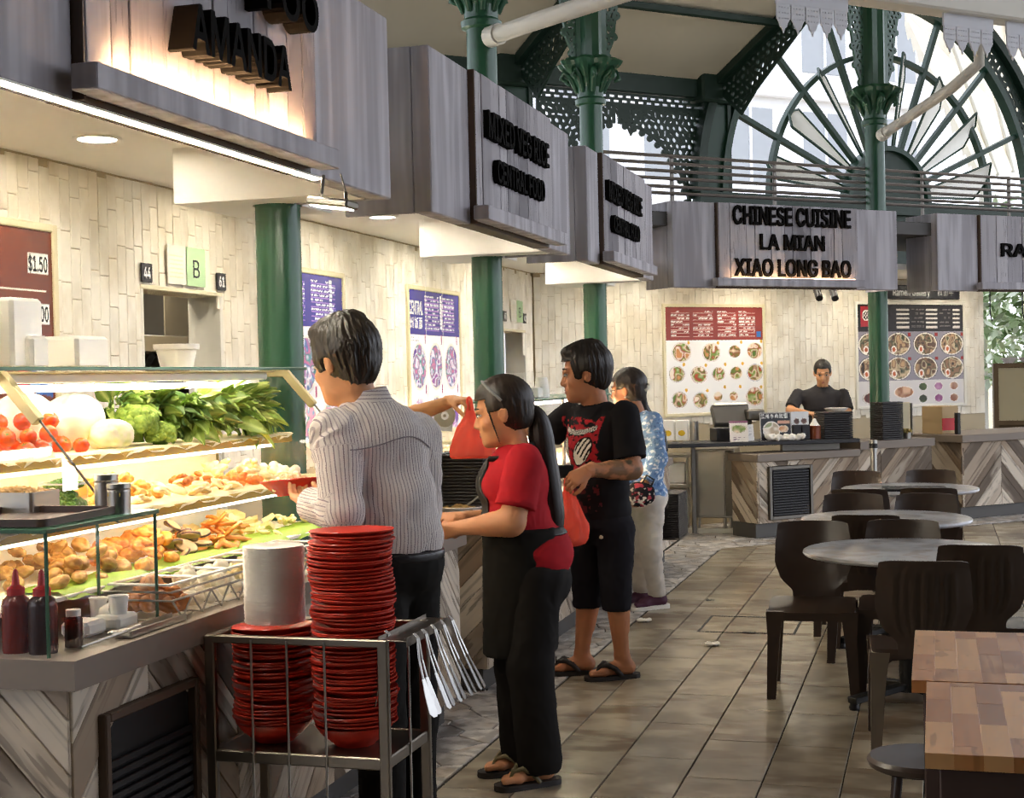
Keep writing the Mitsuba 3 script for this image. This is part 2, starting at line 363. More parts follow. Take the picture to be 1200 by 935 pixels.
# ------------------------------------------------------------------ walls with upright thin bricks
WX, WV, SOFFIT = -3.8, -12.4, 2.63
def brick_wall(name, fr, t, s0, s1, z0, z1, holes, label, seen, thick=0.2):
    R = random.Random(len(name)); W, H = 0.078, 0.235
    structure(name, remap(join([box(a, b, t - thick, t - 0.009, c, d, 0.002) for a, b, c, d in solid(s0, s1, 0.0, z1 + 0.15, holes)]), fr), 'mortar', label)
    out, i = [], 0
    s = s0
    while s < s1 - 0.01:
        z = z0 - R.uniform(0, H)
        while z < z1:
            a, b = max(z, z0), min(z + H, z1)
            z += H; i += 1
            if b - a < 0.04: continue
            w = min(W, s1 - s)
            r = [(s + 0.0012, a + 0.0015, s + w - 0.0012, b - 0.0015)]
            if any(r[0][0] < h[1] and r[0][2] > h[0] and r[0][1] < h[3] and r[0][3] > h[2] for h in holes):
                g = sbox(*r[0])
                for h in holes: g = g.difference(sbox(h[0], h[2], h[1], h[3]))
                r = [p.bounds for p in getattr(g, 'geoms', [g]) if p.area > 0.0008]
            for q in r:
                top = 0.0 + R.uniform(-0.0018, 0.0024)
                m = slab([(q[0], q[1]), (q[2], q[1]), (q[2], q[3]), (q[0], q[3])], -0.01, top, 0.0022)
                v = m[0].copy(); v[v[:, 2] > -0.009, 2] += (v[v[:, 2] > -0.009, 1] - q[1]) * R.uniform(-0.004, 0.006)
                out.append((seen(s, (a + b) / 2), face_on(fr, t, (v, m[1])), i))
        s += W
    out.sort(key=lambda o: -o[0])
    for n_, (k, m, i) in enumerate(out[:300]): part(name, 'brick', m, 'wall_brick', uv=uvid(m, i, (0, 0, 0), (0, 0, 1)))
    rest = out[300:]
    if rest: part(name, 'brickwork', join([m for _, m, _ in rest]), 'wall_brick', kind='stuff', uv=np.vstack([uvid(m, i, (0, 0, 0), (0, 0, 1)) for _, m, i in rest]))
def solid(s0, s1, z0, z1, holes):
    out, x = [], s0
    for h in sorted(h for h in holes if len(h) > 4):
        out += [(x, h[0], z0, z1), (h[0], h[1], h[3], z1)]; x = h[1]
    return out + [(x, s1, z0, z1)]
DOORS = [(6.43, 7.24, 0.0, 2.085, 1), (12.73, 13.45, 0.0, 2.03, 1)]
brick_wall('wall_left', LEFT, WX, 3.0, 13.74, 1.05, 2.62, DOORS + [(4.4, 5.66, 1.2, 2.32), (7.72, 8.96, 1.2, 2.31), (10.18, 11.42, 1.2, 2.31)],
    'cream wall of thin upright bricks behind the rice stalls', lambda s, z: (-abs(s - 5.4) if s < 7.9 else -9 - s) - (3 if z < 1.45 else 0))
brick_wall('wall_back', DIAG, WV, 7.05, 13.22, 1.05, 2.62, [(8.6, 9.88, 1.18, 2.3), (11.22, 12.86, 1.18, 2.35)],
    'pale upright brick wall behind the noodle and ramen stalls', lambda s, z: -abs(s - 9.8))
# door openings: reveals, frames and what stands in the dark behind
for n_, d in enumerate(DOORS):
    key = numbered('door'); tag(key, 'open back doorway in the cream brick wall with white tiled reveal', None, None, 'structure')
    part(key, 'jamb', box(WX - 0.2, WX + 0.002, d[1] - 0.002, d[1] + 0.03, 0, d[3] + 0.02), 'dull_white'); part(key, 'jamb', box(WX - 0.2, WX + 0.002, d[0] - 0.03, d[0] + 0.002, 0, d[3] + 0.02), 'dull_white')
    part(key, 'lintel', box(WX - 0.2, WX + 0.004, d[0] - 0.03, d[1] + 0.03, d[3], d[3] + 0.025), 'cream_frame')
    for z in (0.55, 1.1, 1.65):
        part(key, 'reveal_tile', box(WX - 0.2, WX - 0.01, d[1] - 0.012, d[1] - 0.002, z - 0.53, z - 0.005, 0.002), 'white_paint')
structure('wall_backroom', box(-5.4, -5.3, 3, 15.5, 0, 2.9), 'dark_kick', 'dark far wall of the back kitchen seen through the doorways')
lamp('backroom_lamp', box(-4.4, -4.05, 6.6, 8.6, 2.66, 2.7, 0.002), 3 * NEUT); tag('backroom_lamp', 'lamp added out of view behind the wall to brighten the back kitchen', 'ceiling light')  # unseen lamp, added to brighten the back kitchen
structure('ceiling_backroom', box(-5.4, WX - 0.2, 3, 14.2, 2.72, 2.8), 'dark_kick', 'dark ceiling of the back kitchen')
for n_, d in enumerate(DOORS):
    if n_ == 0:
        key = thing('kitchen_hood', 'steel cooker hood with dark slanted filters seen through the back doorway', 'cooker hood')
        part(key, 'rim', box(-4.75, -4.45, d[0] + 0.55, d[1] + 1.6, 1.80, 1.90), 'steel'); part(key, 'duct', box(-4.9, -4.6, d[0] + 1.6, d[1] + 1.2, 1.90, 2.6), 'steel')
        for q in range(9): part(key, 'filter_slat', bar((-4.5, d[0] + 0.6 + q * 0.2, 1.80), (-4.95, d[0] + 0.9 + q * 0.2, 1.45), 0.06, 0.012), 'dark_steel')
        part(key, 'back_panel', box(-5.05, -5.0, d[0] + 0.5, d[1] + 1.8, 0.9, 1.87), 'black')

# ------------------------------------------------------------------ soffit, bulkheads, downlights
sof = Polygon([(-3.85, 1.5), (-2.40, 1.5), (-2.40, 13.04), (4.05, 19.49), (0.95 + 3.2 - 1.15, 19.42 + 1.2), (-3.85, 13.9)])
for a, b in ((5.87, 6.42), (9.09, 9.61), (11.97, 13.2)): sof = sof.difference(sbox(-2.72, a, -2.0, b))
sof = sof.difference(Polygon([tuple(DIAG(np.array([[u, v, 0.0]]))[0][:2]) for u, v in ((10.29, -10.0), (10.85, -10.0), (10.85, -11.22), (10.29, -11.22))]))
structure('ceiling', move(extrude(sof, 0.06), (0, 0, SOFFIT)), 'white_paint', 'white soffit over the stalls')
for c in (5.9, 9.03, 12.16):
    hole = Point(-2.8, c).buffer(0.11, 24)
    structure('ceiling_bulkhead', move(extrude(sbox(-3.165, c - 0.27, -2.7, c + 0.37).union(sbox(-2.71, c - 0.27, -2.36, c - 0.06)).difference(hole), SOFFIT - 2.388), (0, 0, 2.388)), 'white_paint', 'white boxed-in bulkhead around a green column')
def downlight(fr, s, t, z=SOFFIT, p=26.0, r=0.075):
    key = thing('downlight', 'round recessed downlight glowing in the white soffit', 'ceiling light', 'downlights in the stall soffit')
    o = fr(np.array([[s, t, 0.0]]))[0]
    part(key, 'trim_ring', move(lathe([(r, z - 0.001), (r + 0.004, z - 0.008), (r + 0.022, z - 0.007), (r + 0.026, z)], 32, False), o * [1, 1, 0]), 'white_paint', smooth=40)
    lamp(numbered(key + '__lens'), move(lathe([(0, z - 0.003), (r, z - 0.003)], 32, False), o * [1, 1, 0]), p * NEUT)
for s in (2.05, 3.66, 5.27, 6.88, 8.49, 10.1, 11.7): downlight(LEFT, s, -3.31)
for s in (8.1, 9.6, 11.1, 12.6): downlight(DIAG, s, -11.85)
# ------------------------------------------------------------------ sign boxes over the stalls
FX, FV, ZB, ZT = -2.25, -10.77, 2.385, 3.17
wood_id = 100
def plank_uv(m, along, across, i):
    v = np.asarray(m[0]); return np.stack([v @ np.asarray(along, float), v @ np.asarray(across, float) * 1.0 - round(float((v @ np.asarray(across, float)).mean()), 2) + 10 * i], 1)
def sign_board(fr, t, s0, p0, p1, s1, label, lines, depth_letters, led=None, uplight=0.0, seed=1):
    """box front on plane t from s0 to s1; planks between p0 and p1 set back, ledge below them; lines: (text, sa, sb, z, height)"""
    global wood_id
    R = random.Random(seed); p1 = p1 - 0.1
    key = thing('stall_sign', label, 'stall sign')
    W = lambda m: remap(m, fr)
    part(key, 'side_panel', W(box(s0, p0, t - 0.09, t, ZB, ZT, 0.006)), 'fascia'); part(key, 'side_panel', W(box(p1, s1, t - 0.09, t, ZB, ZT, 0.006)), 'fascia')
    part(key, 'end_panel', W(box(s0, s0 + 0.03, t - 0.44, t - 0.091, ZB, ZT, 0.004)), 'fascia'); part(key, 'end_panel', W(box(s1 - 0.03, s1, t - 0.44, t - 0.091, ZB, ZT, 0.004)), 'fascia')
    part(key, 'back_board', W(box(p0, p1, t - 0.09, t + 0.008, ZB, ZT - 0.002, 0.002)), 'brown_frame'); part(key, 'top_board', W(box(s0 + 0.03, s1 - 0.03, t - 0.44, t - 0.091, ZT - 0.03, ZT, 0.002)), 'fascia')
    part(key, 'reveal_strip', W(box(p0, p0 + 0.012, t - 0.01, t + 0.034, ZB, ZT, 0.003)), 'brown_frame')
    s = p0 + 0.013
    while s < p1 - 0.02:
        w = R.choice((0.1, 0.13, 0.16, 0.19, 0.22)); w = min(w, p1 - s)
        if p1 - s - w < 0.06: w = p1 - s
        m = W(box(s + 0.002, s + w - 0.002, t + 0.008, t + 0.035 + R.uniform(-0.003, 0.003), ZB + 0.02, ZT - 0.001, 0.003)); wood_id += 1
        part(key, 'plank', m, 'grey_wood', uv=plank_uv(m, (0, 0, 1), (1, 1, 0) if fr is DIAG else (0, 1, 0), wood_id))
        s += w
    a, b = p0 - 0.07, p1 + 0.02
    led_ = part(key, 'ledge', W(box(a, b, t + 0.038, t + 0.12, ZB + 0.012, ZB + 0.085, 0.004)), 'fascia', label='grey ledge along the foot of the planks')
    if uplight: lamp(numbered(led_ + '__uplight'), W(box(p0 + 0.12, b - 0.12, t + 0.075, t + 0.1, ZB + 0.086, ZB + 0.09, 0.001)), uplight * AMBER)
    ks = 0.984 if fr is LEFT else 0.998
    for tx, sa, sb, z, h in lines:
        m = fit_text(tx, sa * ks, sb * ks, 1.6 + (z - 1.6) * ks, h * ks, depth_letters)
        t3 = trimesh.Trimesh(*m, process=True).split(only_watertight=False)
        for c in sorted(t3, key=lambda c: c.bounds[0][0]):
            part(key, 'letter', face_on(fr, t + 0.036, tm(c)), 'letter_black', label='raised black letter')
    if led is not None:
        zl, tl = (ZB, t + 0.04) if led[3] else (SOFFIT - 0.001, t - 0.2)
        q = part(key, 'light_strip_holder', W(box(led[0], led[1], tl - 0.08, tl - 0.03, zl - 0.006, zl, 0.001)), 'white_paint')
        lamp(numbered(q + '__light_strip'), W(box(led[0], led[1], tl - 0.069, tl - 0.041, zl - 0.011, zl - 0.006, 0.001)), led[2] * NEUT)
    return key
sign_board(LEFT, FX, 2.3, 3.47, 5.12, 5.88, 'weathered plank stall sign with raised black letters AMANDA and warm uplight', [('FOO', 4.52, 4.95, 2.885, 0.14), ('AMANDA', 3.99, 4.70, 2.635, 0.14)], 0.085, (2.3, 5.12, 16.0, 1), 26.0, 1)
sign_board(LEFT, FX, 6.41, 7.0, 8.63, 9.10, 'grey plank sign reading MIXED VEG RICE, the larger of two with these words', [('MIXED VEG RICE', 7.25, 8.49, 2.867, 0.137), ('CENTRAL FOOD', 7.40, 8.37, 2.65, 0.115)], 0.032, (6.5, 8.7, 8.0, 0), 0, 2)
sign_board(LEFT, FX, 9.60, 9.95, 11.60, 11.98, 'grey plank sign reading MIXED VEG RICE, the smaller, next to the CHINESE CUISINE sign', [('MIXED VEG RICE', 10.17, 11.40, 2.867, 0.137), ('CENTRAL FOOD', 10.32, 11.28, 2.65, 0.115)], 0.032, (9.7, 11.85, 8.0, 0), 0, 3)
sign_board(DIAG, FV, 7.58, 8.06, 9.85, 10.30, 'grey plank stall sign reading CHINESE CUISINE LA MIAN XIAO LONG BAO', [('CHINESE CUISINE', 8.25, 9.67, 2.98, 0.165), ('LA MIAN', 8.56, 9.335, 2.75, 0.14), ('XIAO LONG BAO', 8.26, 9.66, 2.50, 0.155)], 0.024, (7.9, 10.2, 8.0, 0), 4.5, 4)
sign_board(DIAG, FV, 10.84, 11.41, 13.1, 13.5, 'grey plank stall sign beginning with the letters RAM', [('RAMEN', 11.72, 12.75, 2.75, 0.13)], 0.024, None, 0, 5)

# ------------------------------------------------------------------ iron columns
def filigree(poly, seed, d=0.025, edge=0.03, step=0.07):
    R = random.Random(seed); x0, y0, x1, y1 = poly.bounds; holes = []; inner = poly.buffer(-edge)
    y = y0
    row = 0
    while y < y1:
        x = x0 + (step / 2 if row % 2 else 0)
        while x < x1:
            r = step * R.uniform(0.2, 0.36)
            holes.append(Point(x, y).buffer(r, 5) if R.random() < 0.6 else shapely.affinity.rotate(sbox(x - r * 1.3, y - r * 0.5, x + r * 1.3, y + r * 0.5), R.uniform(0, 180)))
            x += step
        y += step * 0.8; row += 1
    g = poly.difference(shapely.union_all(holes).intersection(inner)).buffer(0.003).buffer(-0.002)
    return extrude(g, d)
import shapely.affinity
def scallop(pts, n, r):
    """a bracket outline with little leaf tips along it"""
    l = LineString(pts); g = Polygon(pts)
    return g.union(shapely.union_all([l.interpolate((i + 0.5) / n * 0.62 + 0.0, normalized=True).buffer(r, 3) for i in range(n)]))
def column(fr, s, t, neck, label, top=6.6, up=True, sides=(1, -1), cap_r=0.24):
    key = thing('column', label, 'column'); o = fr(np.array([[s, t, 0.0]]))[0]
    part(key, 'shaft', move(lathe([(0.16, 0), (0.16, 0.12), (0.13, 0.2), (0.1, 0.26), (0.1, 3.1)], 40), o), 'green_gloss', smooth=40)
    part(key, 'upper_shaft', move(lathe([(0.1, 3.1), (0.098, neck)], 40, False), o), 'green_gloss', smooth=40)
    part(key, 'collar', move(lathe([(0.098, neck - 0.03), (0.13, neck - 0.02), (0.135, neck + 0.02), (0.11, neck + 0.04)], 32, False), o), 'green_gloss', smooth=30)
    n = 48; prof = [(0.11, 0.03), (0.115, 0.12), (0.15, 0.2), (cap_r, 0.3), (cap_r + 0.02, 0.335), (0.2, 0.37), (0.15, 0.38)]
    m = lathe([(r, neck + z) for r, z in prof], n)
    a = np.arctan2(m[0][:, 1], m[0][:, 0]); k = 1 + 0.13 * np.cos(8 * a) * np.clip((m[0][:, 2] - neck - 0.1) / 0.12, 0, 1)
    m = (m[0] * np.stack([k, k, np.ones_like(k)], 1), m[1]); part(key, 'capital', move(m, o), 'green_gloss', label='flared leafy capital')
    for q in range(8):
        aa = (q + 0.5) * np.pi / 4; part(key, 'leaf_scroll', move(tube([(0.11 * math.cos(aa), 0.11 * math.sin(aa), neck + 0.08), (0.16 * math.cos(aa), 0.16 * math.sin(aa), neck + 0.2), (0.235 * math.cos(aa), 0.235 * math.sin(aa), neck + 0.26), (0.25 * math.cos(aa), 0.25 * math.sin(aa), neck + 0.2), (0.21 * math.cos(aa), 0.21 * math.sin(aa), neck + 0.18)], [0.02, 0.03, 0.028, 0.024, 0.015], 7), o), 'green_gloss', smooth=True)
    if up:
        pl = lathe([(0.15, neck + 0.38), (0.15, top)], 16)
        aa = np.arctan2(pl[0][:, 1], pl[0][:, 0]); kk = 0.93 + 0.07 * np.cos(8 * aa)
        part(key, 'square_post', move((pl[0] * np.stack([kk, kk, np.ones_like(kk)], 1), pl[1]), o), 'green_gloss', label='fluted post above the capital')
        for d in sides:
            z = neck + 0.42
            P_ = scallop([(0.1, 0.0), (0.17, -0.03), (0.24, 0.12), (0.27, 0.3), (0.3, 0.5), (0.36, 0.75), (0.5, 1.1), (0.8, 1.5), (0.1, 1.5)], 8, 0.035)
            g = filigree(P_, int(s * 7) + d, 0.03, 0.022, 0.062)
            g = (g[0] * [d, 1, 1], g[1] if d > 0 else g[1][:, ::-1])
            part(key, 'bracket', move(face_on(DIAG, -0.015, g), o + [0, 0, z]), 'green_gloss', label='pierced iron bracket with leaf tips')
    return key
column(LEFT, 5.9, -2.8, 4.0, 'green column nearest the vegetable display case', up=False)
column(LEFT, 9.03, -2.8, 3.9, 'green column between the two blue menu boards and the second sign', sides=(1, -1))
column(LEFT, 12.16, -2.8, 3.95, 'green column rising behind the smaller MIXED VEG RICE sign')
column(DIAG, 10.54, -11.32, 4.15, 'bright green column beside the CHINESE CUISINE sign and the ramen menu')

# ------------------------------------------------------------------ railing of round bars over the noodle stalls
key = thing('railing', 'six grey metal rails running along the top of the noodle stalls', 'railing')
for z in (3.685, 3.614, 3.542, 3.471, 3.393, 3.33):
    part(key, 'rail', remap(tube([(6.9, -11.4, z), (14.5, -11.4, z)], 0.016, 8), DIAG), 'rail_metal', smooth=30)
for s in (7.0, 8.05, 9.3, 11.3, 12.6, 13.9):
    part(key, 'post', remap(box(s - 0.02, s + 0.02, -11.44, -11.42, 3.1, 3.71), DIAG), 'dark_steel')
structure('roof_deck', remap(box(6.9, 14.5, -12.4, -10.85, 2.95, 3.08), DIAG), 'dark_kick', 'dark deck on top of the noodle stalls')
# ------------------------------------------------------------------ hall roof, perimeter arcade and the fan window
PV, PZ = -16.2, 5.48
# roof over the hall: boards on purlins, low at the perimeter beam and rising inward
def roof_plane(fr, s0, s1, label):
    structure('roof', remap(join(
        box(s0, s1, 0, 9.5, -0.05, 0.0, 0.002)), lambda v: fr(np.stack([v[:, 0], PV + v[:, 1] * math.cos(0.42) if fr is DIAG else -7.7 + v[:, 1] * math.cos(0.42), 5.61 + v[:, 1] * math.sin(0.42) + v[:, 2]], 1))), 'roof_board', label)
    for k in (1.55, 3.1, 4.65, 6.2, 7.8):
        z = 5.61 + k * math.sin(0.42) - 0.1; tt = (PV if fr is DIAG else -7.7) + k * math.cos(0.42)
        structure('roof_purlin', remap(box(s0, s1, tt - 0.05, tt + 0.05, z - 0.06, z + 0.02, 0.004), fr), 'iron_green', 'dark purlin under the beige roof boards')
roof_plane(DIAG, 2.0, 12.2, 'beige boarded roof sloping up from the arcade beam')
roof_plane(LEFT, -6.0, 17.0, 'beige boarded roof over the row of rice stalls')
structure('roof_gable', remap(box(12.2, 24, PV - 0.3, -6.0, 8.6, 8.7), DIAG), 'roof_board', 'high boarded roof over the fan window bay')
structure('roof_centre', box(-1.5, 12, -8, 14, 9.2, 9.3), 'roof_board', 'high flat roof of the hall')
F = lambda m, t=PV: face_on(DIAG, t, m)
key = thing('arcade_girder', 'long dark green girder with pierced frieze under the beige roof', 'girder')
part(key, 'girder', remap(box(3.0, 11.9, PV - 0.12, PV + 0.12, 5.37, 5.62), DIAG), 'iron_green')
def frieze(s0, s1, z0, z1, seed):
    g = sbox(s0, z0, s1, z1); holes = []; k = int((s1 - s0) / 0.13)
    for i in range(k):
        x = s0 + (i + 0.5) * (s1 - s0) / k; h = z1 - z0
        for a in (0.3, 0.7):
            holes.append(sbox(x - 0.045 + (0.065 if a > 0.5 else 0), z0 + h * a - h * 0.11, x + 0.045 + (0.065 if a > 0.5 else 0), z0 + h * a + h * 0.11))
    return extrude(g.difference(shapely.union_all(holes).intersection(g.buffer(-0.01))), 0.03)
part(key, 'frieze', F(frieze(3.0, 11.9, 5.2, 5.36, 1)), 'iron_green', label='band of small pierced rectangles')
def spandrel(c, r, w, side, seed):
    """pierced corner bracket hanging under the frieze"""
    a = np.linspace(0, np.pi / 2, 14); pts = [(c + side * (r - r * math.cos(t)) * 1.0, 5.2 - r + r * math.sin(t)) for t in a]
    P_ = Polygon(pts + [(c + side * 0.0, 5.2), (c, 5.2 - r)]) if False else Polygon([(c, 5.2 - r - 0.35), (c + side * w, 5.2 - r - 0.35)] + [(c + side * (w + (r - w) * (1 - math.cos(t))), 5.2 - r - 0.2 + (r - 0.05) * math.sin(t)) for t in a] + [(c + side * r, 5.2), (c, 5.2)])
    P_ = P_.buffer(0)
    tips = shapely.union_all([Point(c + side * (w + (r - w) * (1 - math.cos(t)) + 0.03), 5.2 - r - 0.22 + (r - 0.05) * math.sin(t)).buffer(0.045, 3) for t in a[1:-1]])
    return filigree(P_.union(tips), seed, 0.03, 0.035, 0.1)
part(key, 'spandrel', F(spandrel(11.9, 1.35, 0.2, -1, 2)), 'iron_green', label='pierced corner bracket beside the post'); part(key, 'spandrel', F(spandrel(9.3, 1.2, 0.2, 1, 3)), 'iron_green', label='pierced corner bracket behind the columns')
for s in (9.95, 10.75):
    part(key, 'pendant', F(filigree(Polygon([(s - 0.3, 5.2), (s - 0.2, 5.05), (s - 0.09, 4.97), (s, 4.8), (s + 0.09, 4.97), (s + 0.2, 5.05), (s + 0.3, 5.2)]), int(s * 9), 0.03, 0.02, 0.07)), 'iron_green')
for s, lb in ((8.95, 'dark iron arcade post behind the second column'), (12.1, 'stout dark green arcade post beside the fan window')):
    key = thing('arcade_post', lb, 'post')
    w = 0.2
    part(key, 'core', remap(box(s - w, s + w, PV - 0.2, PV + 0.1, 3.0, 5.6, 0.02), DIAG), 'dark_green'); part(key, 'edge_rib', remap(box(s - w - 0.03, s - w + 0.03, PV - 0.03, PV + 0.14, 3.0, 5.5), DIAG), 'iron_green')
    part(key, 'edge_rib', remap(box(s + w - 0.03, s + w + 0.03, PV - 0.03, PV + 0.14, 3.0, 5.5), DIAG), 'iron_green')
    part(key, 'head', remap(box(s - 0.32, s + 0.32, PV - 0.25, PV + 0.25, 5.3, 5.72, 0.03), DIAG), 'iron_green')
    # hip rafter with pierced web, from the post head up to the middle of the hall
    a, b = np.array([s, PV, 5.6]), np.array([s + 0.35, PV + 6.5, 8.6])
    part(key, 'rafter', remap(bar(a, b, 0.2, 0.3), DIAG), 'iron_green')
    g = filigree(Polygon([(0, 0), (0.35, -0.75), (0.75, -0.62), (3.4, -0.12), (3.4, 0)]), int(s), 0.03, 0.04, 0.11)
    d = (b - a) / np.linalg.norm(b - a); up = np.cross(d, np.cross([0, 0, 1.0], d)); up = np.array([0, -math.sin(0.43), math.cos(0.43)])
    v = g[0]; part(key, 'rafter_web', remap((a + v[:, :1] * d + v[:, 1:2] * up + v[:, 2:] * np.array([1.0, 0, 0]), g[1]), DIAG), 'iron_green', label='pierced web under the rafter')
# fan window: half-round arch with ring, spokes and tilted panes
CU, CZ, RO, RI, RH = 15.2, 4.08, 2.95, 2.15, 0.76
key = numbered('window_1'); tag(key, 'half-round fan window of green iron spokes with tilted panes', None, None, 'structure')
def arc(r0, r1, a0=0, a1=180, n=48):
    t = np.radians(np.linspace(a0, a1, n)); return Polygon([(CU + r0 * math.cos(x), CZ + r0 * math.sin(x)) for x in t] + [(CU + r1 * math.cos(x), CZ + r1 * math.sin(x)) for x in t[::-1]])
part(key, 'outer_arch', F(extrude(arc(RO, RO + 0.1), 0.16)), 'dark_green'); part(key, 'ring', F(extrude(arc(RI - 0.035, RI + 0.035), 0.1)), 'dark_green')
web = arc(RO + 0.1, RO + 0.42); part(key, 'arch_scrollwork', F(filigree(web, 8, 0.03, 0.05, 0.13), PV + 0.05), 'iron_green', label='pierced scrollwork round the arch')
part(key, 'outer_rim', F(extrude(arc(RO + 0.42, RO + 0.55), 0.2)), 'iron_green')
part(key, 'hub', F(extrude(arc(0.0, RH), 0.12)), 'iron_green', label='solid half-round hub'); part(key, 'hub_rim', F(extrude(arc(RH - 0.02, RH + 0.05), 0.2)), 'dark_green')
part(key, 'sill', F(extrude(sbox(CU - RO - 0.5, CZ - 0.2, CU + RO + 0.5, CZ), 0.2)), 'iron_green')
for a in np.arange(22.5, 180, 22.5):
    t = math.radians(a); c, s = math.cos(t), math.sin(t)
    part(key, 'spoke', F(bar((CU + RH * c, CZ + RH * s, 0.06), (CU + (RO + 0.02) * c, CZ + (RO + 0.02) * s, 0.06), 0.07, 0.09)), 'dark_green')
scene['mat_frosted_pane'] = {'type': 'principledthin', 'base_color': rgb('#e8e6dc'), 'roughness': 0.5, 'diff_trans': 1.2}
for i, a in enumerate(np.arange(11.25, 180, 22.5)):
    t = math.radians(a); r0, r1 = 0.82, RI + (0.1 if i % 2 else 0.02)
    ax = np.array([math.cos(t), math.sin(t), 0]); sd = np.array([-math.sin(t), math.cos(t), 0]); tilt = math.radians(42 if i % 2 else 34)
    sd = sd * math.cos(tilt) + np.array([0, 0, 1.0]) * math.sin(tilt)
    Q = [np.array([CU, CZ, 0.08]) + ax * r + sd * w for r, w in ((r0, -0.07), (r1 * 0.9, -0.3), (r1, 0.0), (r1 * 0.97, 0.3), (r0, 0.07))]
    k2 = part(key, 'pane', F((np.array(Q), np.array([[0, 1, 2], [0, 2, 3], [0, 3, 4]]))), 'frosted_pane')
    for j in range(5): part(k2, 'pane_frame', F(bar(Q[j], Q[(j + 1) % 5], 0.03, 0.03, up=(0.3, 0.2, 1))), 'dark_green')
structure('wall_arcade', remap(box(12.36, 24.0, PV - 0.25, PV + 0.1, 3.0, CZ - 0.2), DIAG), 'iron_green', 'dark base wall under the fan window')

# unseen uplights, added on the stall roofs to brighten the boards overhead
key = thing('uplight_strip', 'long added uplight hidden on the stall roof behind the sign boxes', 'light')
part(key, 'tray', join(remap(box(3.0, 6.5, -12.3, -12.1, 3.085, 3.1), DIAG), remap(box(7.2, 12.0, -12.3, -12.1, 3.085, 3.1), DIAG)), 'dark_steel')
for s0, s1 in ((7.3, 12.0),): lamp(numbered(key + '__tube'), remap(box(s0, s1, -12.25, -12.15, 3.101, 3.115, 0.001), DIAG), 3.0 * NEUT)
lamp(numbered(key + '__tube'), box(-3.5, -3.4, 4.5, 12.5, 3.0, 3.02, 0.001), 1.0 * NEUT)
# unseen walls added behind and beside the camera to block daylight
structure('wall_rear', box(-6.0, 9.0, -5.2, -5.0, 0, 9.3), 'dark_kick', 'unseen wall added behind the camera to block daylight')
structure('wall_right', box(6.0, 6.2, -5.0, 3.5, 0, 9.3), 'dark_kick', 'unseen wall added opposite the rice stalls to block daylight')
# white rain pipes and pierced valances hanging from the inner gutter
def pipe(pts, r, label):
    key = thing('drain_pipe', label, 'drain pipe')
    part(key, 'tube', tube(pts, r, 14), 'dull_white', smooth=50)
    for p, q in ((pts[0], pts[1]), (pts[-1], pts[-2])):
        d = np.array(q, float) - np.array(p, float); d /= np.linalg.norm(d); p = np.array(p, float)
        part(key, 'coupling', cyl(p - d * 0.02, p + d * 0.09, r * 1.25, n=14), 'dull_white', smooth=50)
    return key
# ------------------------------------------------------------------ counters clad in chevron planks
def chevron(key, fr, t, s0, s1, z0, z1, zones, seed, hole=None, sgn=1):
    """planks laid at 45 degrees on plane t, their direction turning at each zone; each plank one part"""
    global wood_id
    R = random.Random(seed)
    for a, b, d in zones:
        rect = sbox(a, z0, b, z1)
        if hole: rect = rect.difference(sbox(*hole))
        x = a - (z1 - z0) * 1.2 - 0.1
        while x < b + (z1 - z0) * 1.2:
            w = R.choice((0.075, 0.1, 0.12, 0.13)) * R2
            h = z1 - z0 + 0.4
            q = Polygon([(x, z0 - 0.2), (x + w, z0 - 0.2), (x + w + d * h, z0 - 0.2 + h), (x + d * h, z0 - 0.2 + h)]).intersection(rect)
            for g in getattr(q, 'geoms', [q]):
                if g.is_empty or g.area < 0.0006: continue
                g = g.convex_hull.buffer(-0.0012, join_style=2)
                if g.is_empty or g.geom_type != 'Polygon': continue
                m = slab(np.array(g.exterior.coords)[:-1], -0.012, R.uniform(-0.002, 0.003), 0.0025); wood_id += 1
                v = m[0]; al = (v[:, 0] * d + v[:, 1]) / R2; ac = (v[:, 0] - v[:, 1] * d) / R2
                u = np.stack([al + R.uniform(0, 5), ac - ac.mean() + 10 * wood_id], 1)
                part(key, 'plank', (remap(m, lambda w_: fr(np.stack([w_[:, 0], t + sgn * w_[:, 2], w_[:, 1]], 1))) if sgn > 0 else remap(m, lambda w_: fr(np.stack([w_[:, 0], t - w_[:, 2], w_[:, 1]], 1)))), 'barn_wood', uv=u)
            x += w
def ENDL(y0):        # frame of an end wall facing the camera across the aisle: (towards the hall, towards the camera, up)
    return lambda v: np.stack([v[:, 0], y0 - v[:, 1], v[:, 2]], 1)
def ENDD(u0):
    return lambda v: DIAG(np.stack([u0 - v[:, 1], v[:, 0], v[:, 2]], 1))
# first rice stall
K1 = thing('serving_counter', 'plank-clad counter of the rice stall that holds the vegetable display case', 'counter')
H1 = Point(-2.8, 5.9).buffer(0.17, 16)
part(K1, 'carcass', extrude(sbox(-3.25, 3.24, -2.165, 6.38).difference(H1), 0.70, 0.12), 'brown_frame'); part(K1, 'kick', extrude(sbox(-3.2, 3.3, -2.22, 6.33).difference(H1), 0.12), 'dark_kick')
part(K1, 'worktop', extrude(sbox(-3.28, 3.205, -2.12, 6.42).difference(Point(-2.8, 5.9).buffer(0.11, 16)), 0.078, 0.822), 'counter_top')
chevron(K1, LEFT, -2.155, 3.24, 6.40, 0.12, 0.82, [(3.24, 3.62, 1), (3.62, 4.15, -1), (4.15, 4.9, 1), (4.9, 5.6, -1), (5.6, 6.40, -1)], 11, (3.36, 0.1, 3.87, 0.725))
chevron(K1, ENDL(3.23), 0.0, -3.25, -2.16, 0.12, 0.82, [(-3.25, -2.75, 1), (-2.75, -2.16, -1)], 12)
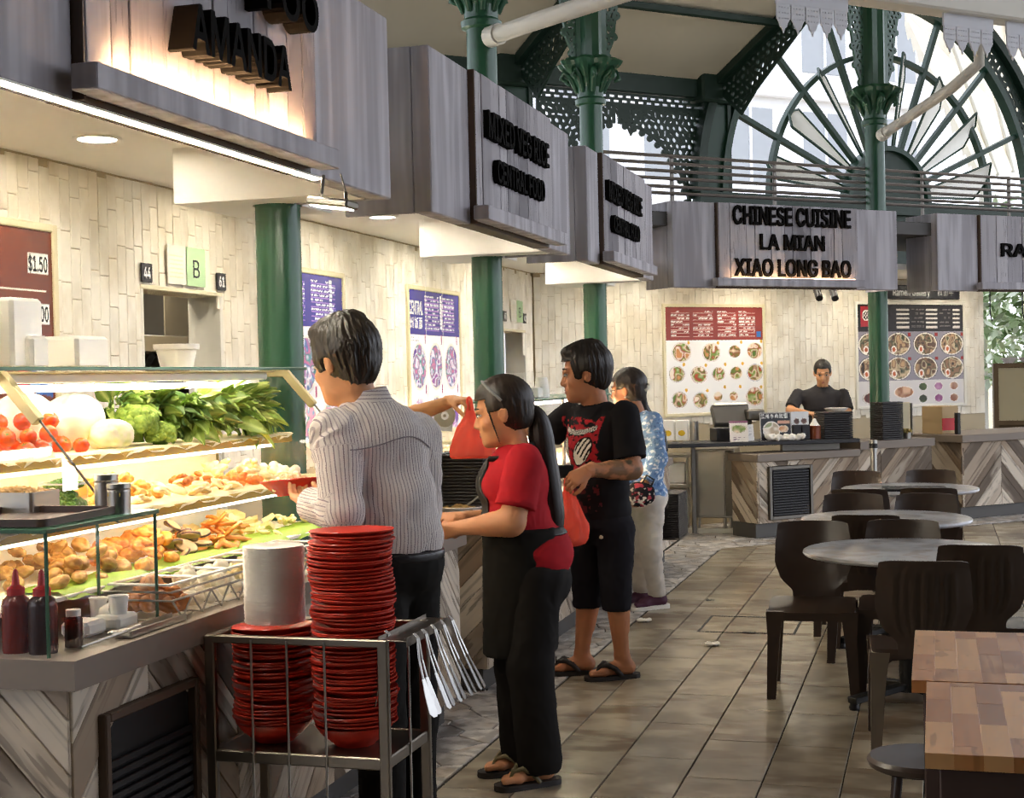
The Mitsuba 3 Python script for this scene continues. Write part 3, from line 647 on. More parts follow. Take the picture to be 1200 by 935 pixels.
chevron(K1, lambda v: np.stack([v[:, 0], 6.385 + v[:, 1], v[:, 2]], 1), 0.0, -3.25, -2.16, 0.12, 0.82, [(-3.25, -2.16, 1)], 13)
for a in ((3.36, 3.385, 0.14, 0.725), (3.845, 3.87, 0.14, 0.725), (3.385, 3.845, 0.70, 0.725), (3.385, 3.845, 0.14, 0.165)):
    part(K1, 'niche_frame', box(-2.2, -2.13, *a, 0.004), 'brown_frame')
part(K1, 'niche_back', box(-2.164, -2.158, 3.385, 3.845, 0.165, 0.70, 0.001), 'black')
for q in range(14): part(K1, 'niche_tray', box(-2.15, -2.142, 3.39, 3.84, 0.18 + q * 0.03, 0.2 + q * 0.03, 0.004), 'black_plastic')
# second, longer counter
K2 = thing('serving_counter', 'long plank-clad counter running behind the three standing customers', 'counter')
HOLES = Point(-2.8, 9.03).buffer(0.17, 16).union(Point(-2.8, 12.16).buffer(0.17, 16)); K2P = sbox(-3.25, 6.97, -2.205, 12.2)
part(K2, 'carcass', extrude(K2P.difference(HOLES), 0.70, 0.12), 'brown_frame'); part(K2, 'kick', extrude(sbox(-3.2, 7.0, -2.24, 12.16).difference(HOLES), 0.12), 'dark_kick')
part(K2, 'worktop', extrude(sbox(-3.28, 6.94, -2.165, 12.25).difference(Point(-2.8, 9.03).buffer(0.11, 16).union(Point(-2.8, 12.16).buffer(0.11, 16))), 0.063, 0.822), 'counter_top')
chevron(K2, LEFT, -2.195, 6.97, 12.22, 0.12, 0.82, [(6.97, 7.9, 1), (7.9, 8.8, -1), (8.8, 9.7, 1), (9.7, 10.6, -1), (10.6, 11.4, 1), (11.4, 12.22, -1)], 21)
chevron(K2, ENDL(6.96), 0.0, -3.25, -2.2, 0.12, 0.82, [(-3.25, -2.2, 1)], 22)
# noodle counter and ramen counter on the diagonal
K3 = thing('serving_counter', 'noodle stall counter with dark trays in a framed niche', 'counter')
part(K3, 'carcass', remap(join(box(8.69, 10.3, -11.42, -11.015, 0.14, 0.80), box(10.3, 10.93, -11.145, -11.015, 0.14, 0.80), box(10.72, 10.93, -11.5, -11.146, 0.14, 0.80)), DIAG), 'brown_frame'); part(K3, 'kick', remap(join(box(8.67, 10.3, -11.4, -11.04, 0, 0.14), box(10.3, 10.9, -11.14, -11.04, 0, 0.14)), DIAG), 'dark_kick')
part(K3, 'worktop', remap(box(8.655, 9.95, -11.44, -10.97, 0.735, 0.81, 0.006), DIAG), 'counter_top'); part(K3, 'worktop', remap(extrude(sbox(9.95, -11.52, 10.96, -10.97).difference(Point(10.54, -11.32).buffer(0.11, 16)), 0.08, 0.80), DIAG), 'counter_top')
chevron(K3, DIAG, -11.005, 8.67, 9.95, 0.14, 0.735, [(8.67, 9.05, -1), (9.05, 9.95, 1)], 31, (8.80, 0.17, 9.34, 0.685)); chevron(K3, DIAG, -11.005, 9.95, 10.95, 0.14, 0.80, [(9.95, 10.25, 1), (10.25, 10.95, 1)], 32)
chevron(K3, ENDD(8.685), 0.0, -11.42, -11.0, 0.14, 0.735, [(-11.42, -11.0, -1)], 33)
for a in ((8.80, 8.835, 0.17, 0.685), (9.305, 9.34, 0.17, 0.685)): part(K3, 'niche_frame', remap(box(a[0], a[1], -11.06, -10.975, a[2], a[3]), DIAG), 'dark_steel')
for a in ((0.17, 0.205), (0.65, 0.685)): part(K3, 'niche_frame', remap(box(8.835, 9.305, -11.06, -10.975, *a), DIAG), 'dark_steel')
part(K3, 'niche_back', remap(box(8.835, 9.305, -11.014, -11.008, 0.205, 0.65, 0.001), DIAG), 'black')
K4 = thing('serving_counter', 'ramen stall counter clad in bold zigzag planks', 'counter')
part(K4, 'carcass', remap(box(11.4, 14.0, -11.85, -11.015, 0.13, 0.81), DIAG), 'brown_frame'); part(K4, 'kick', remap(box(11.38, 14.0, -11.8, -11.04, 0, 0.13), DIAG), 'dark_kick')
part(K4, 'worktop', remap(box(11.35, 14.05, -11.9, -10.97, 0.81, 0.89, 0.006), DIAG), 'counter_top')
chevron(K4, DIAG, -11.005, 11.37, 14.0, 0.13, 0.81, [(11.37, 11.95, 1), (11.95, 12.5, -1), (12.5, 13.2, 1), (13.2, 14.0, -1)], 41)
chevron(K4, ENDD(11.385), 0.0, -11.85, -11.0, 0.13, 0.81, [(-11.85, -11.0, -1)], 42)
for n_ in range(17):     # dark trays stacked in the noodle counter's niche
    z = 0.208 + n_ * 0.0255
    solo('serving_tray', remap(box(8.845, 9.295, -11.006, -10.98, z, z + 0.021, 0.006), DIAG), 'black_plastic', f'dark serving tray in the framed niche of the noodle counter, {nth(17 - n_)} from the top', 'tray', 'trays in the counter niche')

# ------------------------------------------------------------------ glass display case with its shelves and light tubes
mat('gold_strip', '#b8963f', 0.4); mat('shelf_paper', '#efe2b8', 0.8); mat('leaf_liner', '#86a63c', 0.5); mat('case_frame', '#b9ab7e', 0.4, 0.3)
scene['mat_glass'] = {'type': 'dielectric', 'int_ior': 1.5}
mat('glass_edge', '#3a5c48', 0.15)
D1 = thing('display_case', 'lit glass food display case on the rice stall counter', 'display case')
Y0, Y1 = 3.2, 5.76
part(D1, 'top_glass', (np.array([[-3.05, Y0, 1.66], [-2.62, Y0, 1.66], [-2.62, Y1, 1.66], [-3.05, Y1, 1.66]]), np.array([[0, 1, 2], [0, 2, 3]])), 'pane_glass')
part(D1, 'top_glass_edge', box(-2.622, -2.612, Y0, Y1, 1.653, 1.665, 0.002), 'glass_edge', label='green polished glass edge')
part(D1, 'light_box', box(-2.84, -2.70, 3.25, 5.55, 1.615, 1.645, 0.004), 'white_paint')
q = part(D1, 'lamp_holder', box(-2.86, -2.68, 3.22, 5.58, 1.645, 1.652, 0.002), 'case_frame'); lamp(numbered(q + '__light_tube'), cyl((-2.77, 3.3, 1.598), (-2.77, 5.5, 1.598), 0.012), 2.1 * NEUT, smooth=40)
for Yb in (3.72, 5.70):
    part(D1, 'bracket', join(bar((-2.95, Yb, 1.64), (-2.68, Yb, 1.64), 0.03, 0.03), bar((-2.69, Yb, 1.645), (-2.56, Yb, 1.50), 0.03, 0.035)), 'case_frame')
    part(D1, 'pane_rod', cyl((-2.57, Yb, 1.52), (-2.30, Yb, 1.20), 0.004, n=8), 'dark_steel')
part(D1, 'front_pane', (np.array([[-2.585, 3.2, 1.53], [-2.585, 3.715, 1.53], [-2.39, 3.715, 1.303], [-2.39, 3.2, 1.303]]), np.array([[0, 1, 2], [0, 2, 3]])), 'pane_glass')
part(D1, 'side_pane', (np.array([[-3.05, Y1, 0.91], [-2.3, Y1, 0.91], [-2.3, Y1, 1.2], [-2.6, Y1, 1.63], [-3.05, Y1, 1.63]]), np.array([[0, 1, 2], [0, 2, 3], [0, 3, 4]])), 'pane_glass')
for Yb in (3.22, 5.70): part(D1, 'corner_post', box(-3.06, -3.03, Yb, Yb + 0.03, 0.9, 1.645), 'case_frame')
for xf, z, nm in ((-2.69, 1.375, 'upper'), (-2.49, 1.195, 'middle')):
    k = part(D1, 'shelf', box(-3.03, xf, 3.25, 5.74, z - 0.012, z, 0.002), 'shelf_paper'); part(k, 'front_strip', box(xf - 0.004, xf + 0.008, 3.25, 5.74, z - 0.03, z + 0.0, 0.002), 'gold_strip')
    lamp(numbered(k + '__light_tube'), cyl((xf - 0.03, 3.4, z - 0.035), (xf - 0.03, 5.6, z - 0.035), 0.011), 2.0 * NEUT, smooth=40)
    # crinkled liner paper hanging over the shelf edge
    s = np.linspace(3.27, 5.73, 60); e = 0.008 * np.sin(s * 31) + 0.006 * np.sin(s * 77)
    A = np.stack([np.full(60, -3.0), s, np.full(60, z + 0.004)], 1); B = np.stack([xf + e * 0.3, s, z + 0.006 + np.abs(e) * 0.4], 1); C = np.stack([xf + 0.014 + e * 0.5, s, z - 0.008 + e], 1)
    i = np.arange(59); V = np.vstack([A, B, C]); Fq = np.vstack([np.stack([i + o, i + 60 + o, i + 61 + o, i + 1 + o], 1) for o in (0, 60)])
    part(k, 'liner_paper', (V, np.vstack([Fq[:, [0, 1, 2]], Fq[:, [0, 2, 3]]])), 'shelf_paper', smooth=True)
k = part(D1, 'lower_deck', box(-3.0, -2.42, 3.25, 5.74, 0.985, 0.998, 0.002), 'white_paint')
s = np.linspace(3.62, 5.7, 80); e = 0.012 * np.sin(s * 13) + 0.006 * np.sin(s * 41)
A = np.stack([-2.62 + e, s, np.full(80, 1.001)], 1); B = np.stack([-2.44 + e, s, 1.012 + 0.5 * e], 1); C = np.stack([-2.40 + e, s, 0.992 + e], 1); i = np.arange(79)
Fq = np.vstack([np.stack([i + o, i + 80 + o, i + 81 + o, i + 1 + o], 1) for o in (0, 80)])
part(D1, 'leaf_liner', (np.vstack([A, B, C]), np.vstack([Fq[:, [0, 1, 2]], Fq[:, [0, 2, 3]]])), 'leaf_liner', smooth=True, label='green leaf strip edging the lower deck')
part(D1, 'back_sheet', box(-3.035, -3.03, 3.25, 5.7, 0.92, 1.37, 0.001), 'white_paint')

# ------------------------------------------------------------------ vegetables
mat('vcol', VC, 0.5); mat('vcol_soft', VC, 0.8); mat('vcol_gloss', VC, 0.25)
def paint(m, h, k=0.15, freq=40, seed=0, h2=None):
    a, b = lin(h), lin(h2 or h); n = meshkit.fbm(np.asarray(m[0]) * freq, 3, seed)[:, None]
    n = np.clip((n - 0.3) / 0.4, 0, 1)
    return (a + (b - a) * n) * (1 - k + 2 * k * meshkit.noise(np.asarray(m[0]) * freq * 2.3, seed + 7)[:, None])
def M_(p, r=(0, 0, 0), s=1.0):
    s = [s] * 3 if np.isscalar(s) else list(s)
    return T().translate(list(map(float, p))).rotate([0, 0, 1], float(r[2])).rotate([1, 0, 0], float(r[0])).rotate([0, 1, 0], float(r[1])).scale([float(x) for x in s])
prof = [(0.0, -0.026), (0.014, -0.025), (0.025, -0.014), (0.0295, 0.0), (0.027, 0.014), (0.018, 0.024), (0.006, 0.0235), (0.0, 0.0215)]
tom = lathe(prof, 24); tomd = shape(tom, 'vcol_gloss', True, color=paint(tom, '#d8401c', 0.05, 30, 1, '#e8641f'))
stem = join(*[bar((0, 0, 0.022), (0.011 * math.cos(a), 0.011 * math.sin(a), 0.0245), 0.003, 0.0012) for a in np.arange(5) * 1.2566]); mat('stem_green', '#5d7a2c', 0.6); stemd = shape(stem, 'stem_green')
R = random.Random(8); spots = []
for lay, (n, z) in enumerate(((20, 1.404), (13, 1.447), (7, 1.49))):
    for q in range(n):
        for tr in range(60):
            p = (R.uniform(-2.94 - 0.0, -2.735 - 0.03 * lay), R.uniform(3.50, 4.36 - 0.06 * lay), z + R.uniform(-0.003, 0.003))
            if all(math.dist(p, o) > 0.05 for o in spots): spots.append(p); break
for p in spots:
    key = thing('tomato', 'ripe red tomato heaped on the upper shelf of the display case', 'tomato', 'tomatoes on the upper shelf'); s = R.uniform(0.9, 1.12); M = M_(p, (R.uniform(-50, 50), R.uniform(-50, 50), R.uniform(0, 360)), s)
    reuse(key, tomd, M); reuse(numbered(key + '__stem'), stemd, M)
# pale cabbages wrapped in thin plastic
for n_, (p, r, lab) in enumerate((((-2.93, 4.17, 1.50), (0.095, 0.12, 0.085), 'white wrapped cabbage behind the tomatoes'), ((-2.9, 4.42, 1.48), (0.10, 0.13, 0.095), 'large white wrapped cabbage above the tomatoes'), ((-2.78, 4.46, 1.43), (0.075, 0.10, 0.055), 'small wrapped cabbage lying between tomatoes and broccoli'))):
    m = ball(1, 4); d = m[0]; a = np.arctan2(d[:, 1], d[:, 0]); k = 1 + 0.05 * np.sin(a * 7 + d[:, 2] * 3) + 0.05 * (meshkit.fbm(d * 3, 3, n_) - 0.5)
    m = (d * k[:, None] * np.array(r), m[1]); c = paint(m, '#f4efd4', 0.05, 25, n_, '#dfe3a0' if n_ == 2 else '#f6f2e2')
    solo('cabbage', move(m, p), 'vcol_soft', lab, 'cabbage', smooth=True, color=c)
def broccoli(p, r, seed, lab):
    key = thing('broccoli', lab, 'broccoli'); R = random.Random(seed); ms = []
    for q in range(60):
        u, a = R.uniform(0.0, 1), R.uniform(0, 6.283); z = 1 - 1.25 * u; rr = math.sqrt(max(0, 1 - z * z))
        ms.append(rough(move(ball(r * R.uniform(0.24, 0.34), 2), (r * rr * math.cos(a) * 0.85, r * rr * math.sin(a) * 0.85, r * z * 0.7)), 0.006, 150, q))
    m = join(ms); put(key, move(m, p), 'vcol_soft', True, color=paint(m, '#5f7a2a', 0.3, 130, seed, '#93a848'))
    part(key, 'stalk', move(lathe([(0.03, -r * 0.75), (0.025, -r * 0.3), (0.04, 0)], 12), p), 'stem_green', smooth=True)
broccoli((-2.80, 4.66, 1.455), 0.08, 1, 'large green broccoli head beside the leafy greens'); broccoli((-2.735, 4.72, 1.415), 0.055, 2, 'smaller broccoli head lying in front on the shelf edge')
# leafy bunches
def leaf_mesh(L_, W_, cup, bend, seed, hue):
    nu, nv = 9, 7; u, v = np.meshgrid(np.linspace(0, 1, nu), np.linspace(-1, 1, nv), indexing='ij')
    w = W_ * np.sin(np.pi * np.clip(u, 0.02, 0.98) ** 0.75) ** 0.7
    x = L_ * (0.35 + u); y = w * v; z = cup * W_ * v ** 2 - bend * L_ * u ** 2 + 0.12 * W_ * np.sin(u * 9 + v * 4 + seed) * np.abs(v)
    V = np.stack([x, y, z], -1).reshape(-1, 3); i, j = np.meshgrid(np.arange(nu - 1), np.arange(nv - 1), indexing='ij'); a = (i * nv + j).ravel()
    Fm = np.vstack([np.stack([a, a + nv, a + nv + 1], 1), np.stack([a, a + nv + 1, a + 1], 1)])
    c = lin(hue) * (0.9 + 0.4 * np.random.RandomState(seed).rand()) * np.ones((len(V), 1)); vein = (np.abs(v) < 0.2).ravel()[:, None]
    c = np.where(vein, c * 0.4 + lin('#cfd68c') * 0.6, c)
    st = tube([(0, 0, 0), (L_ * 0.36, 0, 0)], [W_ * 0.1, W_ * 0.06], 6); cs = np.tile(lin('#b9c86a'), (len(st[0]), 1))
    return join((V, Fm), st), np.vstack([c, cs])
LEAF = []
for q, hue in enumerate(('#6a8436', '#8ba24a', '#56743a', '#a5b060', '#7d9244')):
    m, c = leaf_mesh(0.085, 0.042, 0.5, 0.35 + 0.1 * q, q, hue); LEAF.append(shape(m, 'vcol', True, color=c))
    m, c = leaf_mesh(0.12, 0.03, 0.3, 0.5, q + 9, hue); LEAF.append(shape(m, 'vcol', True, color=c))
def bunch(c, size, n, seed, lab, kind, upright=0.3):
    key = thing('leafy_greens', lab, 'leafy greens', 'bunches of leafy greens'); R = random.Random(seed)
    for q in range(n):
        a, e = R.uniform(-90, 90), R.uniform(-15, 75); r = (R.random() ** 0.5)
        d = np.array([math.cos(math.radians(a)) * math.cos(math.radians(e)), math.sin(math.radians(a)) * math.cos(math.radians(e)), math.sin(math.radians(e))])
        p = np.array(c) + d * np.array(size) * 0.45 * r
        reuse(numbered(key + '__leaf'), LEAF[2 * R.randrange(5) + (kind if R.random() < 0.8 else 1 - kind)], M_(p, (R.uniform(-60, 60), -e * 0.7 + R.uniform(-30, 20), a), R.uniform(0.7, 1.15)))
for q, (y, x, z, k) in enumerate(((4.72, -2.92, 1.49, 0), (4.88, -2.86, 1.46, 0), (5.02, -2.80, 1.45, 0), (5.16, -2.84, 1.46, 0), (5.32, -2.8, 1.45, 1), (5.48, -2.82, 1.44, 1))):
    bunch((x, y, z), (0.14, 0.2, 0.15), 46, q, ('bunch of round-leaved greens next to the broccoli', 'bunch of round-leaved greens second from the broccoli', 'spread bunch of broad pale leaves at the middle of the shelf', 'bunch of broad leaves drooping over the shelf edge', 'bunch of narrow dark leaves past the middle of the shelf', 'bunch of narrow leaves hanging over the shelf beside the cut stems')[q], k)
key = thing('choy_sum_bundle', 'bundle of cut green vegetable stems standing at the far end of the upper shelf', 'greens'); R = random.Random(77)
mat('pale_stem', '#a9bf5e', 0.5)
for q in range(40):
    y, x = 5.60 + R.uniform(-0.09, 0.09), -2.84 + R.uniform(-0.09, 0.1); t = R.uniform(-0.05, 0.05)
    part(key, 'stem', tube([(x + 0.05, y - 0.03, 1.38), (x + 0.02, y, 1.46), (x + t * 0.3, y + t * 0.4, 1.535)], [0.006, 0.006, 0.004], 6), 'pale_stem', smooth=True)
    reuse(numbered(key + '__leaf'), LEAF[2 * R.randrange(5) + 1], M_((x + t * 0.3, y + t * 0.4, 1.5), (R.uniform(-70, 70), R.uniform(-80, -30), R.uniform(0, 360)), R.uniform(0.45, 0.7)))

# ------------------------------------------------------------------ cooked food in heaps, piece by piece
def variants(make, n): return [make(i) for i in range(n)]
def blob(rx, ry, rz, hue, hue2, amp, seed, freq=60, m='vcol'):
    q = ball(1, 3); q = rough(scale(q, (rx, ry, rz)), amp, freq, seed); return shape(q, m, True, color=paint(q, hue, 0.12, freq, seed, hue2))
def strip(L_, w, t, hue, hue2, seed):
    R = random.Random(seed); p = [(L_ * (i / 6 - 0.5), 0.012 * math.sin(i * 1.1 + seed), 0.008 * math.cos(i * 1.4 + seed)) for i in range(7)]
    q = tube(p, [w * (0.5 + 0.5 * math.sin(0.35 + 2.4 * i / 6)) for i in range(7)], 8); q = scale(q, (1, 1, t)); return shape(rough(q, 0.003, 90, seed), 'vcol', True, color=paint(q, hue, 0.15, 70, seed, hue2))
def wedge(a, h, hue, seed):
    q = extrude(Polygon([(0, 0), (a, 0), (a * 0.5, a * 0.8)]), h); return shape(q, 'vcol', False, color=paint(q, hue, 0.05, 50, seed))
def slice_(r, h, hue, rim, seed):
    m = lathe([(0, 0), (r * 0.93, 0), (r, h * 0.5), (r * 0.93, h), (0, h)], 18); m = scale(m, (1.4, 1, 1)); rr = np.hypot(m[0][:, 0] / 1.4, m[0][:, 1]); c = np.where((rr > r * 0.97)[:, None], lin(rim), paint(m, hue, 0.12, 80, seed)); return shape(m, 'vcol', 30 if False else False, color=c)
FOOD = {
 'fritter': (variants(lambda i: blob(0.03, 0.022, 0.016, '#c98a34', '#e8c074', 0.006, i), 3), 'golden fried fritter', 'fritter'),
 'fish_cake': (variants(lambda i: blob(0.038, 0.026, 0.011, '#e7c98c', '#f2e2b8', 0.003, i + 5, 40), 3), 'pale fried fish cake', 'fish cake'),
 'sausage_piece': (variants(lambda i: blob(0.02, 0.013, 0.012, '#8c4a20', '#c47a36', 0.003, i + 9), 3), 'browned sausage piece', 'sausage'),
 'orange_fritter': (variants(lambda i: blob(0.022, 0.016, 0.012, '#cf5f1c', '#e88a3c', 0.005, i + 12), 2), 'bright orange fried piece', 'fritter'),
 'bean_curd_roll': (variants(lambda i: blob(0.033, 0.013, 0.013, '#e6cf96', '#f5eac6', 0.003, i + 15, 50), 3), 'pale bean curd roll', 'bean curd'),
 'fish_ball': (variants(lambda i: blob(0.018, 0.018, 0.017, '#f3ead0', '#fbf6e6', 0.001, i + 20, 40), 2), 'white fish ball', 'fish ball'),
 'chicken_piece': (variants(lambda i: blob(0.04, 0.026, 0.022, '#c8742a', '#e6a550', 0.008, i + 25), 3), 'crisp fried chicken piece', 'fried chicken'),
 'aubergine_slice': (variants(lambda i: slice_(0.026, 0.012, '#b39a78', '#3d2343', i), 2), 'fried aubergine slice with dark skin', 'aubergine'),
 'fried_strip': (variants(lambda i: strip(0.12, 0.014, 0.6, '#c9702a', '#e0a050', i), 3), 'long fried bean curd strip', 'bean curd'),
 'bean_curd_triangle': (variants(lambda i: wedge(0.06, 0.02, '#ead9ac', i), 2), 'pale bean curd triangle', 'bean curd'),
 'gravy_chunk': (variants(lambda i: blob(0.032, 0.024, 0.018, '#9b6b34', '#caa064', 0.006, i + 31), 3), 'braised brown chunk', 'braised meat'),
}
def heap(kind, n, x0, x1, y0, y1, z, h, seed, where, s=1.0):
    R = random.Random(seed); ds, lab, cat = FOOD[kind]
    for q in range(n):
        a, b = R.random(), R.random(); x, y = x0 + (x1 - x0) * a, y0 + (y1 - y0) * b
        dome = max(0.0, 1 - (2 * a - 1) ** 2) * max(0.0, 1 - (2 * b - 1) ** 4); lift = h * dome * R.uniform(0.25, 1)
        key = thing(kind, f'{lab} {where}', cat, f'{lab}s {where}')
        reuse(key, R.choice(ds), M_((x, y, z + 0.012 * s + lift), (R.uniform(-35, 35), R.uniform(-35, 35), R.uniform(0, 360)), s * R.uniform(0.8, 1.2)))
mid = 'on the middle shelf of the display case'; low = 'on the lower deck of the display case'
heap('fritter', 34, -2.9, -2.62, 4.24, 4.62, 1.2, 0.085, 1, mid)
heap('fish_cake', 26, -2.78, -2.53, 4.28, 4.95, 1.2, 0.045, 2, mid)
heap('sausage_piece', 36, -2.85, -2.6, 4.78, 5.12, 1.2, 0.06, 3, mid)
heap('orange_fritter', 22, -2.75, -2.56, 5.0, 5.22, 1.2, 0.055, 4, mid)
heap('bean_curd_roll', 36, -2.9, -2.58, 5.15, 5.5, 1.2, 0.085, 5, mid)
heap('fish_ball', 30, -2.85, -2.56, 5.42, 5.68, 1.2, 0.05, 6, mid)
heap('chicken_piece', 30, -2.72, -2.46, 4.12, 4.5, 1.0, 0.10, 7, low)
heap('aubergine_slice', 22, -2.72, -2.5, 4.45, 4.78, 1.0, 0.10, 8, low)
heap('fried_strip', 30, -2.76, -2.48, 4.68, 5.1, 1.0, 0.085, 9, low)
heap('bean_curd_triangle', 22, -2.85, -2.6, 5.0, 5.42, 1.0, 0.07, 10, low)
heap('bean_curd_roll', 26, -2.7, -2.46, 5.1, 5.66, 1.0, 0.04, 11, low, 0.8)
heap('gravy_chunk', 46, -2.86, -2.46, 3.68, 4.12, 1.0, 0.11, 12, low)

# ------------------------------------------------------------------ clear tubs in a wire basket, by the counter edge
scene['mat_clear_plastic'] = {'type': 'thindielectric', 'int_ior': 1.35}
mat('milky_plastic', '#efeee6', 0.35, spec_trans=0.0); scene['mat_milky'] = {'type': 'twosided', 'bsdf': {'type': 'principled', 'base_color': rgb('#f2efe6'), 'roughness': 0.3, 'specular': 0.5}}
def tub(y, fill, lab):
    key = thing('food_tub', lab, 'food tub')
    w, d, h = 0.15, 0.17, 0.10; x = -2.28
    part(key, 'wall', join(*[(np.array(Q), np.array([[0, 1, 2], [0, 2, 3]])) for Q in (
        [(x - d / 2, y - w / 2, 0.906), (x + d / 2, y - w / 2, 0.906), (x + d / 2 + .008, y - w / 2 - .008, 0.906 + h), (x - d / 2 - .008, y - w / 2 - .008, 0.906 + h)],
        [(x - d / 2, y + w / 2, 0.906), (x + d / 2, y + w / 2, 0.906), (x + d / 2 + .008, y + w / 2 + .008, 0.906 + h), (x - d / 2 - .008, y + w / 2 + .008, 0.906 + h)],
        [(x + d / 2, y - w / 2, 0.906), (x + d / 2, y + w / 2, 0.906), (x + d / 2 + .008, y + w / 2 + .008, 0.906 + h), (x + d / 2 + .008, y - w / 2 - .008, 0.906 + h)])]), 'clear_plastic')
    for a in ((x - d / 2 - .02, x + d / 2 + .02, y - w / 2 - .02, y - w / 2 - .004), (x - d / 2 - .02, x + d / 2 + .02, y + w / 2 + .004, y + w / 2 + .02), (x + d / 2 + .004, x + d / 2 + .02, y - w / 2 - .004, y + w / 2 + .004), (x - d / 2 - .02, x - d / 2 - .004, y - w / 2 - .004, y + w / 2 + .004)):
        part(key, 'rim', box(*a, 0.906 + h, 0.906 + h + 0.006, 0.002), 'milky')
    part(key, 'base', box(x - d / 2, x + d / 2, y - w / 2, y + w / 2, 0.901, 0.905, 0.001), 'milky')
    return x, y
for n_, (y, kind, c, lab) in enumerate(((3.88, 'sausage_piece', 2.0, 'clear food tub of cut sausages at the near end of the wire basket'), (4.07, 'fish_ball', 1.3, 'clear food tub of fish balls second in the wire basket'), (4.26, 'fish_ball', 1.3, 'clear food tub of fish balls third in the wire basket'), (4.45, 'bean_curd_roll', 1.0, 'clear food tub of bean curd rolls behind the stacked white plates'), (4.64, 'fish_cake', 1.0, 'clear food tub of fish cakes fifth along the counter'), (4.83, 'bean_curd_roll', 1.0, 'clear food tub of bean curd rolls nearest the man in the striped shirt'))):
    x, y = tub(y, kind, lab)
    heap(kind, 22, x - 0.06, x + 0.06, y - 0.05, y + 0.05, 0.915, 0.085, 50 + n_, ('in the near tub', 'in the second tub', 'in the third tub', 'in the fourth tub', 'in the fifth tub', 'in the sixth tub')[n_], c)
key = thing('wire_basket', 'chrome wire basket with zigzag sides holding the clear tubs', 'wire basket')
for x, z in ((-2.165, 0.965), (-2.165, 0.99)): part(key, 'rail_wire', tube([(-2.395, 3.775, z), (x, 3.775, z), (x, 4.95, z)], 0.0035, 6), 'steel', smooth=True)
zz = [( -2.165, 3.78 + 0.06 * i, 0.965 if i % 2 == 0 else 0.905) for i in range(20)]
part(key, 'zigzag_wire', tube(zz, 0.0035, 6), 'steel', smooth=True)

# ------------------------------------------------------------------ glass sauce stand at the counter's near end
key = thing('sauce_stand', 'green-edged glass stand on the near corner of the counter', 'glass stand')
GX0, GX1, GY0, GY1, GZ = -2.41, -2.215, 3.235, 3.78, 1.235
for a, b in (((GX1, GY0), (GX1, GY1)), ((GX0, GY0), (GX1, GY0))):
    part(key, 'pane', (np.array([[*a, 0.902], [*b, 0.902], [*b, GZ - 0.012], [*a, GZ - 0.012]]), np.array([[0, 1, 2], [0, 2, 3]])), 'pane_glass')
for x, y in ((GX1, GY0), (GX1, GY1), (GX0, GY0), (GX0, GY1)): part(key, 'edge', box(x - 0.004, x + 0.004, y - 0.004, y + 0.004, 0.9, GZ - 0.012, 0.001), 'glass_edge')
part(key, 'top', box(GX0, GX1 + 0.01, GY0 - 0.01, GY1 + 0.01, GZ - 0.012, GZ, 0.002), 'glass_edge', label='thick green-edged glass top')
mat('tray_brown', '#40302a', 0.4); mat('red_cap', '#b5201c', 0.35); mat('sauce_dark', '#2a0f0a', 0.25); mat('sauce_red', '#6e1c10', 0.25); mat('lid_white', '#f4f3ef', 0.35)
def tray(c, lx, ly, m, lab, rz=0, group=None, z=0.0):
    p = sbox(-lx / 2, -ly / 2, lx / 2, ly / 2).buffer(0.03); out = []
    for b0, b1, z0, z1 in ((0.0, -0.02, 0.016, 0.0),):
        o = np.array(p.exterior.coords)[:-1]; q = np.array(p.buffer(-0.02).exterior.coords)[:-1]
    base = extrude(p.buffer(-0.018), 0.004); rim = extrude(p.difference(p.buffer(-0.012)), 0.02, 0.002)
    mm = rot(join(base, rim), (0, 0, 1), rz); return solo('serving_tray', move(mm, c), m, lab, 'tray', group)
tray((-2.42, 3.44, GZ + 0.001), 0.30, 0.34, 'tray_brown', 'worn brown serving tray lying on the glass sauce stand', 4)
def canister(x, y, h, r, lab):
    key = thing('canister', lab, 'canister')
    put(key, move(lathe([(0, 0), (r, 0), (r, h * 0.72), (r * 1.02, h * 0.74), (r, h * 0.76), (r, h * 0.8), (r * 1.02, h * 0.82)], 32), (x, y, GZ)), 'steel', 40)
    part(key, 'lid', move(lathe([(r * 1.04, h * 0.84), (r * 1.04, h * 0.99), (r * 0.98, h), (0, h)], 32), (x, y, GZ)), 'steel', smooth=40); return key
canister(-2.325, 3.70, 0.11, 0.034, 'tall ribbed steel canister on the glass stand'); k = canister(-2.262, 3.665, 0.086, 0.033, 'short steel canister with a yellow label on the glass stand')
mat('yellow_label', '#d8b52c', 0.5)
part(k, 'label_strip', move(remap(extrude(sbox(-0.03, 0.05, 0.012, 0.06), 0.001), lambda v: np.stack([0.0335 * np.sin(v[:, 0] / 0.033 + 0.3), -0.0335 * np.cos(v[:, 0] / 0.033 + 0.3) - v[:, 2], v[:, 1]], 1)), (-2.262, 3.665, GZ)), 'yellow_label')
key = thing('steel_pan', 'square steel pan of chopped peanuts behind the brown tray', 'pan')
PX, PY, PZ = -2.60, 3.66, 1.209
part(key, 'pan', move(extrude(sbox(-0.09, -0.06, 0.09, 0.06).buffer(0.012).difference(sbox(-0.09, -0.06, 0.09, 0.06).buffer(0.009)), 0.09), (PX, PY, PZ)), 'steel'); part(key, 'pan_base', box(PX - 0.09, PX + 0.09, PY - 0.06, PY + 0.06, PZ, PZ + 0.004), 'steel')
R = random.Random(4)
